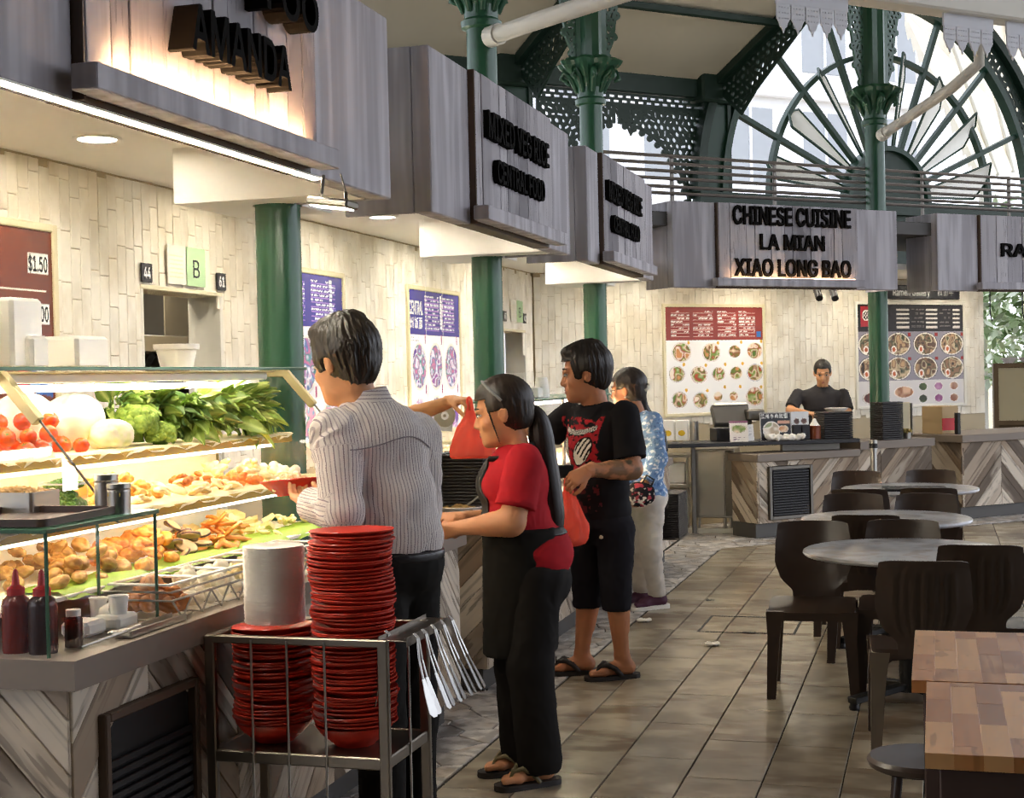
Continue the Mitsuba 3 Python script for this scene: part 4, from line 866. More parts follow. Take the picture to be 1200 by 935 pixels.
def crumbs(n, cx, cy, hx, hy, z, h, r, hue, hue2, seed):
    R = random.Random(seed); ms = []; b = ball(1, 1)
    for q in range(n):
        x, y = R.uniform(-1, 1), R.uniform(-1, 1); ms.append(move(rot(scale(b, (r * R.uniform(0.7, 1.4), r, r * R.uniform(0.5, 1))), (R.random(), 0.3, R.random()), R.uniform(0, 360)), (cx + hx * x, cy + hy * y, z + h * (1 - x * x) * (1 - y * y) + R.uniform(-r, r))))
    m = join(ms); return m, paint(m, hue, 0.25, 300, seed, hue2)
m, c = crumbs(500, PX, PY, 0.085, 0.055, PZ + 0.085, 0.014, 0.004, '#b98d52', '#e3c48a', 1); solo('chopped_peanuts', m, 'vcol', 'chopped peanuts heaped in the square steel pan', 'chopped peanuts', kind='stuff', smooth=True, color=c)
key = thing('plastic_tub', 'translucent round-cornered tub of chopped spring onions beside the steel canisters', 'tub')
TX, TY, TZ = -2.56, 3.84, 1.209
ring = sbox(-0.045, -0.025, 0.045, 0.025).buffer(0.02)
part(key, 'wall', move(extrude(ring.difference(ring.buffer(-0.002)), 0.1), (TX, TY, TZ)), 'clear_plastic'); part(key, 'rim', move(extrude(ring.buffer(0.004).difference(ring), 0.006), (TX, TY, TZ + 0.095)), 'milky')
m, c = crumbs(700, TX, TY, 0.05, 0.032, TZ + 0.09, 0.018, 0.0045, '#3f6b1e', '#79a63a', 2); m2, c2 = crumbs(700, TX, TY, 0.058, 0.038, TZ + 0.03, 0.05, 0.006, '#3f6b1e', '#6d9a36', 3)
solo('chopped_spring_onions', join(m, m2), 'vcol', 'chopped green spring onions filling the translucent tub', 'spring onions', kind='stuff', smooth=True, color=np.vstack([c, c2]))
def squeeze(x, y, m, lab, h=0.19):
    key = thing('sauce_bottle', lab, 'sauce bottle')
    put(key, move(lathe([(0, 0), (0.036, 0), (0.038, 0.01), (0.038, h * 0.66), (0.034, h * 0.74), (0.022, h * 0.8), (0.02, h * 0.82), (0, h * 0.82)], 28), (x, y, 0.9)), m, 40)
    part(key, 'cap', move(lathe([(0.023, h * 0.8), (0.023, h * 0.9), (0.011, h * 0.94), (0.007, h * 1.12), (0.003, h * 1.16), (0, h * 1.16)], 20), (x, y, 0.9)), 'red_cap', smooth=40, label='red nozzle cap')
squeeze(-2.355, 3.30, 'sauce_red', 'red-capped squeeze bottle nearest the picture edge inside the glass stand'); squeeze(-2.275, 3.30, 'sauce_dark', 'dark red-capped squeeze bottle beside the counter corner', 0.19)
key = thing('sauce_jar', 'small dark soy sauce jar with a pale lid next to the squeeze bottle', 'jar')
put(key, move(lathe([(0, 0), (0.024, 0), (0.024, 0.075), (0.018, 0.085), (0, 0.085)], 24), (-2.245, 3.395, 0.9)), 'sauce_dark', 40); part(key, 'lid', move(lathe([(0.02, 0.083), (0.02, 0.1), (0, 0.1)], 24), (-2.245, 3.395, 0.9)), 'lid_white', smooth=40)
mat('foam', '#ecebe8', 0.7)
def cup(p, r0, r1, h, rx=0, n=3, lab='', cat='cup'):
    key = thing('foam_cup', lab, cat)
    m = join(*[lathe([(0, i * 0.006), (r0, i * 0.006), (r1, h + i * 0.006), (r1 + 0.003, h + i * 0.006 + 0.002), (r1 - 0.003, h + i * 0.006), (r0 - 0.003, 0.004 + i * 0.006), (0, 0.004 + i * 0.006)], 28) for i in range(n)])
    put(key, move(rot(m, (0, 1, 0), rx), p), 'foam', 40)
cup((-2.375, 3.72, 0.903), 0.02, 0.026, 0.075, 0, 1, 'tall white paper cup inside the glass stand')
cup((-2.33, 3.68, 0.935), 0.026, 0.032, 0.04, 70, 2, 'white foam bowl tipped on its side by the glass stand')
cup((-2.27, 3.66, 0.945), 0.024, 0.028, 0.045, 0, 2, 'short stacked white foam cups on the foam boxes')
for q, (a, lab) in enumerate((((-2.36, -2.27, 3.50, 3.60), 'pale foam takeaway box behind the sauce jar'), ((-2.33, -2.24, 3.61, 3.72), 'pale foam takeaway box under the stacked cups'))): solo('foam_box', box(*a, 0.902, 0.944, 0.012), 'foam', lab, 'takeaway box')
key = thing('ladle_rest', 'shallow steel ladle rest along the counter edge', 'ladle rest')
part(key, 'channel', join(box(-2.20, -2.145, 3.52, 3.83, 0.902, 0.908, 0.003), box(-2.152, -2.145, 3.52, 3.83, 0.908, 0.922, 0.002), box(-2.20, -2.193, 3.52, 3.83, 0.908, 0.922, 0.002)), 'steel')
part(key, 'spoon', tube([(-2.2, 3.36, 0.906), (-2.17, 3.5, 0.918), (-2.165, 3.6, 0.924)], [0.004, 0.004, 0.006], 8), 'steel', smooth=True)
for p in ((-2.19, 3.5), (-2.175, 3.53)): part(key, 'spoon_bowl', move(scale(ball(0.014, 2), (1, 1.5, 0.5)), (*p, 0.92)), 'steel', smooth=True)

# white tubs and foam boxes on the glass top
key = thing('white_tub', 'white tapered plastic tub on the glass top in front of the back doorway', 'tub')
put(key, move(lathe([(0, 0), (0.062, 0), (0.078, 0.075), (0.088, 0.077), (0.09, 0.098), (0.084, 0.098), (0.072, 0.07), (0.06, 0.01), (0, 0.01)], 36), (-2.85, 5.06, 1.662)), 'milky', 40)
for q, (x, y, w, h, lab) in enumerate(((-2.9, 3.83, 0.15, 0.27, 'tall stack of white foam boxes under the brown menu board'), (-2.88, 4.02, 0.17, 0.255, 'tall white foam box beside the tallest stack'), (-2.82, 4.05, 0.1, 0.12, 'low white foam box in front of the tall one'), (-2.86, 4.34, 0.2, 0.125, 'low wide white foam box next to the back doorway'))):
    key = thing('foam_box', lab, 'takeaway box'); n = 1
    for i in range(n):
        part(key, 'box', move(join(box(-w / 2, w / 2, -w / 2, w / 2, i * h / n, (i + 0.9) * h / n, 0.012)), (x, y, 1.662)), 'milky')

# ------------------------------------------------------------------ trolley with red plates and tongs
mat('cart_steel', '#8d857a', 0.35, 1.0); mat('red_melamine', '#c03526', 0.22, spec=0.6); mat('white_plate', '#f0ece6', 0.3, spec=0.5)
C = thing('dish_trolley', 'steel rod trolley carrying stacks of red plates', 'trolley')
X0, X1, CY0, CY1, ZT_, ZS = -2.10, -1.545, 3.885, 4.23, 0.85, 0.50
for x, y in ((X0, CY0), (X1, CY0), (X0, CY1), (X1, CY1)):
    part(C, 'post', box(x - 0.016, x + 0.016, y - 0.012, y + 0.012, 0.06, ZT_ - 0.012), 'cart_steel'); part(C, 'caster', move(rot(lathe([(0, -0.012), (0.028, -0.012), (0.03, 0), (0.028, 0.012), (0, 0.012)], 20), (0, 1, 0), 90), (x, y, 0.03)), 'black_plastic', smooth=40)
for a in ((X0 - 0.016, X1 + 0.016, CY0 - 0.012, CY0 + 0.012), (X0 - 0.016, X1 + 0.016, CY1 - 0.012, CY1 + 0.012)): part(C, 'top_rail', box(*a, ZT_ - 0.024, ZT_), 'cart_steel')
part(C, 'top_rail', box(X0 - 0.014, X0 + 0.014, CY0, CY1, ZT_ - 0.024, ZT_ - 0.001), 'cart_steel')
part(C, 'side_tray', join(box(X1 - 0.016, X1 + 0.075, CY0, CY1 + 0.06, ZT_ - 0.006, ZT_ - 0.002, 0.001), box(X1 + 0.071, X1 + 0.075, CY0, CY1 + 0.06, ZT_ - 0.02, ZT_ + 0.008, 0.001), box(X1 - 0.016, X1 - 0.012, CY0, CY1 + 0.06, ZT_ - 0.02, ZT_ + 0.008, 0.001)), 'cart_steel', label='narrow steel side shelf')
part(C, 'shelf', box(X0, X1, CY0 + 0.0, CY1, ZS, ZS + 0.004, 0.001), 'cart_steel'); 
for a in ((X0, X1, CY0 - 0.01, CY0 + 0.01), (X0, X1, CY1 - 0.01, CY1 + 0.01), (X1 - 0.01, X1 + 0.01, CY0, CY1), (X0 - 0.01, X0 + 0.01, CY0, CY1)): part(C, 'shelf_rail', box(*a, ZS - 0.03, ZS + 0.006), 'cart_steel')
for x in (-1.96, -1.845, -1.725): part(C, 'rod', cyl((x, CY0 - 0.013, 0.1), (x, CY0 - 0.013, ZT_ - 0.01), 0.004, n=8), 'steel', smooth=True)
for y in (4.06,): part(C, 'rod', cyl((X1 + 0.012, y, 0.1), (X1 + 0.012, y, ZT_ - 0.01), 0.004, n=8), 'steel', smooth=True)
part(C, 'bottom_rail', box(X0, X1, CY0 - 0.01, CY0 + 0.01, 0.09, 0.11), 'cart_steel')
plate = lathe([(0, 0.004), (0.055, 0.004), (0.062, 0.0), (0.07, 0.003), (0.104, 0.018), (0.127, 0.026), (0.1285, 0.029), (0.126, 0.031), (0.102, 0.023), (0.07, 0.0085), (0.05, 0.009), (0, 0.009)], 40)
a = np.arctan2(plate[0][:, 1], plate[0][:, 0]); r_ = np.hypot(plate[0][:, 0], plate[0][:, 1]); k = 1 + 0.012 * np.cos(6 * a) * (r_ > 0.09); plate = (plate[0] * np.stack([k, k, k * 0 + 1], 1), plate[1]); plated = shape(plate, 'red_melamine', 40)
bowl = lathe([(0, 0.0), (0.06, 0.0), (0.065, 0.006), (0.1, 0.035), (0.118, 0.06), (0.12, 0.064), (0.116, 0.064), (0.096, 0.038), (0.06, 0.012), (0, 0.01)], 40); bowld = shape(bowl, 'red_melamine', 40)
def pile(cx, cy, z0, n, dz, seed, lab, grp, lab0):
    R = random.Random(seed)
    reuse(thing('red_bowl', lab0, 'bowl'), bowld, M_((cx, cy, z0 + 0.001)))
    z = z0 + 0.048; sx = sy = 0.0
    for q in range(n):
        sx = 0.85 * sx + R.gauss(0, 0.0022); sy = 0.85 * sy + R.gauss(0, 0.0022)
        key = thing('red_plate', f'{lab}, {nth(n - q)} from the top' if q < n - 1 else 'topmost ' + lab, 'plate', grp)
        reuse(key, plated, M_((cx + sx, cy + sy, z), (R.gauss(0, 1.4), R.gauss(0, 1.4), R.uniform(0, 360))))
        z += dz
    return z
zt = pile(-1.70, 4.03, ZS + 0.004, 57, 0.0102, 1, 'red plate in the tall stack on the trolley', 'red plates in the tall trolley stack', 'red bowl at the foot of the tall plate stack')
zl = pile(-1.965, 4.03, ZS + 0.004, 28, 0.0102, 2, 'red plate in the low stack on the trolley', 'red plates in the low trolley stack', 'red bowl at the foot of the low plate stack')
wp = lathe([(0, 0.002), (0.06, 0.002), (0.092, 0.008), (0.0935, 0.0095), (0.092, 0.011), (0.06, 0.006), (0, 0.006)], 36); wpd = shape(wp, 'white_plate', 30); R = random.Random(3)
zl += 0.024
for q in range(52):
    key = thing('white_plate', f'thin white plastic plate, {nth(52 - q)} from the top of its stack' if q < 51 else 'topmost thin white plastic plate of its stack', 'plate', 'white plastic plates on the trolley')
    reuse(key, wpd, M_((-1.955 + R.gauss(0, 0.0006), 4.03 + R.gauss(0, 0.0006), zl + q * 0.0045), (0, 0, R.uniform(0, 360))))
# tongs hooked on the side shelf
def tongs(y, tilt, splay, lab, x=0.0):
    key = thing('serving_tongs', lab, 'tongs'); p0 = np.array([X1 + 0.079 + x, y, ZT_ + 0.012])
    for s in (-1, 1):
        pts = [p0, p0 + (0.012, s * 0.006, -0.012), p0 + (0.026 * tilt, s * 0.012 + splay * 0.05, -0.075), p0 + (0.042 * tilt, s * 0.015 + splay * 0.08, -0.125)]
        part(key, 'arm', join(*[bar(pts[i], pts[i + 1], 0.012, 0.003, up=(1, 0, 0.3)) for i in range(3)]), 'steel')
        e = np.array(pts[3]); d = np.array([0.042 * tilt, s * 0.004 + splay * 0.05, -0.105]); d2 = d / np.linalg.norm(d); sd = np.cross(d2, (0.3, 0, 1.0)); sd /= np.linalg.norm(sd)
        q = np.array([e - sd * 0.007, e + sd * 0.007, e + d * 0.45 + sd * 0.018, e + d * 0.9 + sd * 0.022, e + d + sd * 0.008, e + d - sd * 0.012, e + d * 0.9 - sd * 0.02, e + d * 0.45 - sd * 0.014])
        nn = np.cross(d2, sd) * 0.0012; V = np.vstack([q - nn, q + nn]); n = len(q); Fb = [[0, i + 1, i] for i in range(1, n - 1)] + [[n, n + i, n + i + 1] for i in range(1, n - 1)] + [f for i in range(n) for f in ([i, (i + 1) % n, n + (i + 1) % n], [i, n + (i + 1) % n, n + i])]
        part(key, 'grip_blade', (V, np.array(Fb)), 'steel', label='flat scalloped serving blade')
for q, (y, t, s, lab) in enumerate(((3.93, 0.9, -0.2, 'steel serving tongs hanging nearest the trolley post'), (4.0, 1.0, 0.1, 'steel serving tongs second on the trolley side'), (4.08, 1.05, 0.2, 'steel serving tongs third on the trolley side'), (4.16, 1.1, 0.3, 'steel serving tongs fourth on the trolley side'), (4.24, 1.15, 0.3, 'steel serving tongs hanging at the far end of the trolley side'))): tongs(y, t, s, lab)
tongs(3.96, -0.6, 0.2, 'steel serving tongs hanging inward between the trolley post and the red plates', -0.1)
# ------------------------------------------------------------------ menu boards: flat prints as finely divided sheets with printed colours
mat('print', VC, 0.35, spec=0.4); mat('print_white', '#f6f5f2', 0.4); mat('print_black', '#15131a', 0.5); mat('print_red', '#c0262c', 0.5); mat('print_green', '#a9c79a', 0.6)
def sheet(fr, t, s0, s1, z0, z1, res, painter):
    nx, ny = int((s1 - s0) / res) + 1, int((z1 - z0) / res) + 1
    x, y = np.meshgrid(np.linspace(0, s1 - s0, nx), np.linspace(0, z1 - z0, ny), indexing='ij')
    V = np.stack([x.ravel(), y.ravel(), 0 * x.ravel()], 1); i, j = np.meshgrid(np.arange(nx - 1), np.arange(ny - 1), indexing='ij'); a = (i * ny + j).ravel()
    Fm = np.vstack([np.stack([a, a + ny, a + ny + 1], 1), np.stack([a, a + ny + 1, a + 1], 1)])
    c = painter(x, y).reshape(-1, 3)
    return face_on(fr, t, (V + [s0, z0, 0], Fm)), c
def over(c, m, h): return np.where(np.asarray(m)[..., None], lin(h) if isinstance(h, str) else h, c)
def dish(c, x, y, cx, cy, rx, ry, rim, cols, seed):
    """a printed bowl of food seen a little from above"""
    d = np.hypot((x - cx) / rx, (y - cy) / ry); c = over(c, d < 1, rim); c = over(c, d < 0.96, '#efe6da')
    n = meshkit.fbm(np.stack([x * 13, y * 13, 0 * x + seed], -1), 2, seed); k = np.clip(((n - 0.25) / 0.5) * (len(cols) - 1), 0, len(cols) - 1.001); i = k.astype(int); A = np.array([lin(h) for h in cols]); t = (k - i)[..., None]
    return np.where((d < 0.88)[..., None], A[i] * (1 - t) + A[i + 1] * t, c)
def rows(c, x, y, x0, x1, y0, y1, n, ink, seed, rule=None):
    """lines of small print: too small to read in the photograph"""
    R = random.Random(seed); p = (y1 - y0) / n
    for i in range(n):
        yc = y1 - (i + 0.5) * p; a = x0
        while a < x1:
            w = R.uniform(0.03, 0.09)
            if R.random() < 0.75: c = over(c, (abs(y - yc) < p * 0.2) & (x > a) & (x < min(a + w, x1)) & (np.sin(x * 900 + y * 300) > -0.75), ink)
            a += w + R.uniform(0.008, 0.03)
        if rule: c = over(c, (abs(y - yc + p * 0.5) < 0.0035) & (x > x0) & (x < x1), rule)
    return c
def board(fr, t, s0, s1, z0, z1, painter, lab, res=0.006, frame='cream_frame', cat='menu board'):
    key = thing('menu_board', lab, cat)
    m, c = sheet(fr, t + 0.012, s0, s1, z0, z1, res, painter); part(key, 'print', m, 'print', color=c)
    part(key, 'backing', remap(box(s0 - 0.002, s1 + 0.002, t - 0.004, t + 0.010, z0 - 0.002, z1 + 0.002, 0.002), fr), 'dull_white')
    for a in ((s0 - 0.03, s0 + 0.004, z0 - 0.03, z1 + 0.03), (s1 - 0.004, s1 + 0.03, z0 - 0.03, z1 + 0.03), (s0 + 0.004, s1 - 0.004, z1 - 0.004, z1 + 0.03), (s0 + 0.004, s1 - 0.004, z0 - 0.03, z0 + 0.004)):
        part(key, 'frame', remap(box(a[0], a[1], t - 0.004, t + 0.024, a[2], a[3], 0.004), fr), frame)
    return key
def words(key, fr, t, s, x0, x1, y0, h, m='print_white', nm='lettering'):
    return part(key, nm, face_on(fr, t + 0.0125, fit_text(s, x0, x1, y0, h, 0.0006)), m)
def glyphs(key, fr, t, chars, x0, y0, h, w, m='print_white', th=0.09, depth=0.0008):
    for i, ch in enumerate(chars):
        ms = []
        for pl in ch:
            for (a, b), (c, d) in zip(pl[:-1], pl[1:]):
                ms.append(extrude(LineString([(x0 + (i * 1.12 + a) * w, y0 + b * h), (x0 + (i * 1.12 + c) * w, y0 + d * h)]).buffer(th * h / 2, 2), depth))
        part(key, 'lettering', face_on(fr, t + 0.0125, join(*ms)), m)
LAN = [[(.3, .95), (.38, .8)], [(.7, .95), (.62, .8)], [(.15, .72), (.85, .72)], [(.22, .42), (.78, .42)], [(.08, .1), (.92, .1)]]
ZHOU = [[(.28, .9), (.24, .4), (.12, .05)], [(.52, .85), (.52, .1)], [(.8, .92), (.8, .05)], [(.1, .6), (.14, .48)], [(.38, .62), (.42, .5)], [(.64, .62), (.68, .5)]]
NIU = [[(.3, .85), (.15, .6)], [(.25, .68), (.8, .68)], [(.08, .4), (.92, .4)], [(.52, .95), (.52, .02)]]
ROU = [[(.15, .75), (.15, .05)], [(.15, .75), (.85, .75), (.85, .08), (.75, .1)], [(.5, .95), (.5, .7), (.3, .5)], [(.5, .68), (.7, .5)], [(.5, .42), (.3, .2)], [(.5, .4), (.7, .22)]]
LA = [[(.05, .7), (.4, .7)], [(.22, .95), (.22, .05), (.12, .12)], [(.05, .35), (.4, .45)], [(.68, .95), (.72, .82)], [(.48, .75), (.95, .75)], [(.58, .62), (.64, .25)], [(.85, .65), (.75, .2)], [(.45, .1), (.95, .1)]]
MIAN = [[(.05, .92), (.95, .92)], [(.5, .92), (.42, .75)], [(.15, .72), (.85, .72), (.85, .05), (.15, .05), (.15, .72)], [(.38, .72), (.38, .05)], [(.62, .72), (.62, .05)], [(.38, .5), (.62, .5)], [(.38, .28), (.62, .28)]]
FAN = [[(.22, .95), (.08, .7)], [(.15, .78), (.4, .78), (.34, .65)], [(.22, .6), (.22, .12), (.4, .25)], [(.9, .9), (.55, .82)], [(.55, .82), (.52, .4), (.42, .05)], [(.55, .62), (.88, .62), (.75, .3), (.5, .05)], [(.6, .5), (.75, .25), (.95, .05)]]
ZHI = [[(.12, .88), (.22, .78)], [(.06, .6), (.16, .5)], [(.08, .1), (.25, .38)], [(.35, .55), (.95, .55)], [(.65, .92), (.65, .02)]]
# brown rice board
def brown(x, y):
    c = np.zeros(x.shape + (3,)) + lin('#6b3421')
    c = over(c, y < 0.34, '#f2efe8'); c = over(c, (abs(y - 0.83) < 0.005) & (x < 1.17), '#f0e8dc'); c = over(c, (abs(y - 0.60) < 0.005) & (x < 1.17), '#f0e8dc')
    for yy in (0.95, 0.73): c = over(c, (abs(y - yy) < 0.045) & (abs(x - 1.11) < 0.075), '#f4f0ea')
    c = over(c, (abs(y - 0.73) < 0.04) & (abs(x - 0.985) < 0.035), '#efe6dc'); c = over(c, (abs(y - 0.45) < 0.065) & (abs(x - 0.985) < 0.03), '#c2303a')
    for i, (a, b) in enumerate(((1.09, 0.47), (1.13, 0.44), (1.08, 0.41), (1.15, 0.40))): c = over(c, (abs(x - a) < 0.05) & (abs(y - b + 0.2 * (x - a)) < 0.033), ('#2f62b5', '#d8e4f2', '#4d86c8', '#23509e')[i])
    return c
B1 = board(LEFT, WX, 4.42, 5.64, 1.2, 2.30, brown, 'brown rice menu board with prices high on the cream wall')
words(B1, LEFT, WX, '$1.50', 5.46, 5.60, 2.115, 0.065, 'print_black'); words(B1, LEFT, WX, '$1.00', 5.46, 5.60, 1.895, 0.065, 'print_black'); words(B1, LEFT, WX, 'Rice', 4.92, 5.06, 2.14, 0.07); words(B1, LEFT, WX, 'Gravy', 4.90, 5.10, 1.91, 0.075)
glyphs(B1, LEFT, WX, [FAN], 4.93, 2.045, 0.075, 0.07); glyphs(B1, LEFT, WX, [ZHI], 4.93, 1.82, 0.075, 0.07)
# blue boards
def blue(seed, offs):
    def f(x, y):
        w, h = x.max(), y.max(); c = np.zeros(x.shape + (3,)) + lin('#38358c'); c = over(c, y < h * 0.685, '#f3f1f6')
        a = w * (0.3 if offs else 0.06); c = rows(c, x, y, a, w * 0.5 + offs * 0.1, h * 0.72, h * 0.97, 9, '#f0f0f8', seed, '#9a7ac8'); c = rows(c, x, y, w * 0.58 + offs * 0.05, w * 0.9, h * 0.72, h * 0.97, 9, '#f0f0f8', seed + 1, '#9a7ac8')
        for i in range(9): c = over(c, (abs(y - h * (0.965 - (i + 0.0) * 0.0278)) < 0.011) & (abs(x - w * (0.62 if offs else 0.84)) < 0.022), '#f6f4fa')
        for i in range(3):
            for j in range(2):
                c = dish(c, x, y, w * (0.18 + 0.32 * i), h * (0.46 - 0.38 * j), 0.17, 0.19, '#e4dcec', ['#8a4f9c', '#f2e8f2', '#3a6fa8', '#c96a9c', '#2f7f8c', '#e8dcf0', '#5a3c8c'], seed + i + 3 * j)
                c = over(c, (abs(x - w * (0.3 + 0.32 * i)) < 0.012) & (abs(y - h * (0.655 - 0.36 * j)) < 0.035), '#a83a78')
        c = rows(c, x, y, 0.05, 0.22, h * 0.63, h * 0.675, 2, '#3a3050', seed + 3)
        return c
    return f
B2 = board(LEFT, WX, 7.74, 8.94, 1.22, 2.29, blue(3, 0.0), 'blue topped menu board partly behind the green column and the man in the striped shirt')
B3 = board(LEFT, WX, 10.20, 11.40, 1.2, 2.29, blue(7, 1.0), 'blue topped menu board reading CENTRAL between two green columns')
words(B3, LEFT, WX, 'CENTRAL', 10.22, 10.52, 2.1, 0.1); glyphs(B3, LEFT, WX, [ZHOU, FAN, MIAN], 10.23, 1.99, 0.09, 0.085)
words(B2, LEFT, WX, 'Set', 7.9, 8.0, 1.83, 0.05, 'print_black'); words(B2, LEFT, WX, 'Menu', 7.9, 8.08, 1.74, 0.05, 'print_black')
# noodle board
def noodle(x, y):
    w, h = x.max(), y.max(); c = np.zeros(x.shape + (3,)) + lin('#8a3a34'); c = over(c, y < h * 0.685, '#f5f3f0')
    for a, b, s in ((0.06, 0.24, 1), (0.28, 0.48, 2), (0.53, 0.72, 3), (0.75, 0.92, 4)): c = rows(c, x, y, w * a, w * b, h * 0.72, h * 0.97, 8, '#f6efe8', s, '#d8a8a0')
    warm = ['#c98a52', '#f0e2cc', '#a8482a', '#7a9a44', '#e8d2b0', '#8c5a34', '#5f7a34']
    for i, (cx, cy, r, rim) in enumerate(((0.16, 0.575, 0.125, '#d8d0cc'), (0.46, 0.57, 0.12, '#d8ccc4'), (0.70, 0.575, 0.085, '#eeeae6'), (0.91, 0.58, 0.11, '#eef0e6'), (0.11, 0.37, 0.10, '#6a4c40'), (0.33, 0.36, 0.105, '#b06a54'), (0.53, 0.365, 0.085, '#c09a80'), (0.71, 0.37, 0.085, '#e4dcd4'), (0.91, 0.37, 0.11, '#8c96a8'), (0.13, 0.13, 0.10, '#7a5038'), (0.34, 0.12, 0.10, '#a8acb4'), (0.52, 0.15, 0.06, '#f2e4d6'), (0.68, 0.15, 0.06, '#f2e8de'), (0.9, 0.14, 0.115, '#b8703c'))):
        c = dish(c, x, y, w * cx, h * cy, r, r * 0.85, rim, warm[i % 3:] + warm[:i % 3], i); c = over(c, np.hypot(x - w * (cx + 0.07), y - h * (cy + 0.09)) < 0.018, '#e0b040')
    return over(c, (abs(x - w * 0.955) < 0.03) & (abs(y - h * 0.74) < 0.03), '#3a6fb0')
board(DIAG, WV, 8.6, 9.88, 1.18, 2.30, noodle, 'bright noodle menu board with rows of food bowls under a red price list', 0.006)
def ramen(x, y):
    w, h = x.max(), y.max(); c = np.zeros(x.shape + (3,)) + lin('#1d1614'); c = over(c, y < h * 0.73, '#8d8790')
    c = over(c, (x < w * 0.12) & (x > w * 0.03) & (y > h * 0.78) & (y < h * 0.98), '#8e1c24'); d = np.hypot(x - w * 0.085, y - h * 0.89); c = over(c, (d < 0.062), '#e8e0d8'); c = over(c, (d < 0.05) & (np.sin(x * 160) * np.cos(y * 140) > -0.2), '#221818')
    for a, b, s in ((0.36, 0.48, 1), (0.64, 0.75, 2), (0.9, 0.97, 3)):
        for i in range(5): c = over(c, (x > w * a) & (x < w * b) & (abs(y - h * (0.945 - 0.043 * i)) < 0.011), '#d8d0c8')
    c = rows(c, x, y, w * 0.5, w * 0.62, h * 0.76, h * 0.97, 5, '#6a625c', 7); c = rows(c, x, y, w * 0.77, w * 0.88, h * 0.76, h * 0.97, 5, '#6a625c', 8)
    brown_ = ['#3a2a22', '#b8946c', '#5a4030', '#d0b894', '#2c3a22', '#8c6a4c']
    for i in range(4):
        for j in range(2):
            cx, cy = w * (0.12 + 0.255 * i), h * (0.605 - 0.24 * j); c = dish(c, x, y, cx, cy, 0.19, 0.135, '#20222c', brown_[i % 3:] + brown_[:i % 3], i + 4 * j)
            e = np.hypot((x - cx + 0.07) / 0.04, (y - cy + 0.06) / 0.045); c = over(c, e < 1, '#f0e6d8'); c = over(c, e < 0.6, '#b8582c'); c = over(c, (abs(x - cx - 0.17) < 0.025) & (abs(y - cy - 0.11) < 0.02), '#8e2020')
    c = over(c, (y < h * 0.245), '#cfcac8'); c = dish(c, x, y, w * 0.14, h * 0.08, 0.17, 0.075, '#3a2420', ['#5a2c22', '#3a1c18', '#7a4030'], 21); c = dish(c, x, y, w * 0.42, h * 0.13, 0.16, 0.07, '#cfcac8', ['#b8825c', '#8c5a3c', '#d8b090'], 22)
    for i in range(3):
        for j in range(2): c = dish(c, x, y, w * (0.6 + 0.15 * i), h * (0.18 - 0.12 * j), 0.07, 0.05, '#e6e2e0', (['#4a5a2c', '#2c3420'], ['#8a4a7a', '#b888a8'], ['#c8a890', '#8c5a44'])[i], 30 + i + j)
    return c
RB = board(DIAG, WV, 11.22, 12.86, 1.18, 2.34, ramen, 'dark ramen menu board behind the bright green column', 0.007, 'dull_white')
key = thing('menu_sign', 'narrow dark sign reading Ramen Gallery above the ramen menu board', 'sign')
part(key, 'plate', remap(box(11.45, 12.8, WV + 0.004, WV + 0.03, 2.40, 2.56), DIAG), 'print_black')
words(key, DIAG, WV + 0.019, 'Ramen Gallery', 11.75, 12.32, 2.44, 0.075); glyphs(key, DIAG, WV + 0.019, [LA, MIAN, NIU], 12.44, 2.44, 0.08, 0.08)
# grade plates and number tags over the doorways
for (d, tags) in ((6.66, (('44', 6.45), ('61', 7.24))), (12.95, (('43', 12.75), ('42', 13.42)))):
    n_ = 'first' if d < 8 else 'second'
    key = thing('grade_plate', ('green plate with letter B and a pale notice over the nearer doorway', 'green plate with letter B and a pale notice over the far doorway')[d > 8], 'notice')
    part(key, 'notice', face_on(LEFT, WX + 0.012, move(extrude(sbox(0, 0, 0.19, 0.205), 0.004), (d - 0.01, 2.125, 0))), 'dull_white')
    for i in range(6): part(key, 'print_line', face_on(LEFT, WX + 0.016, extrude(sbox(d + 0.01, 2.16 + i * 0.022, d + 0.15, 2.167 + i * 0.022), 0.0005)), 'cream_frame')
    part(key, 'plate', face_on(LEFT, WX + 0.012, move(extrude(sbox(0, 0, 0.2, 0.205), 0.005), (d + 0.19, 2.125, 0))), 'print_green'); part(key, 'letter', face_on(LEFT, WX + 0.017, fit_text('B', d + 0.255, d + 0.325, 2.17, 0.095, 0.001, False)), 'print_black')
    for i, (tx, s) in enumerate(tags):
        k2 = thing('number_tag', f'small black number tag {tx} at the ' + ('near' if i == 0 else 'far') + ' top corner of the ' + ('nearer' if d < 8 else 'farther') + ' doorway', 'number tag'); part(k2, 'plate', face_on(LEFT, WX + 0.006, extrude(sbox(s - 0.05, 2.12, s + 0.05, 2.215), 0.008)), 'print_black'); part(k2, 'digits', face_on(LEFT, WX + 0.0145, fit_text(tx, s - 0.032, s + 0.032, 2.14, 0.055, 0.001)), 'print_white')
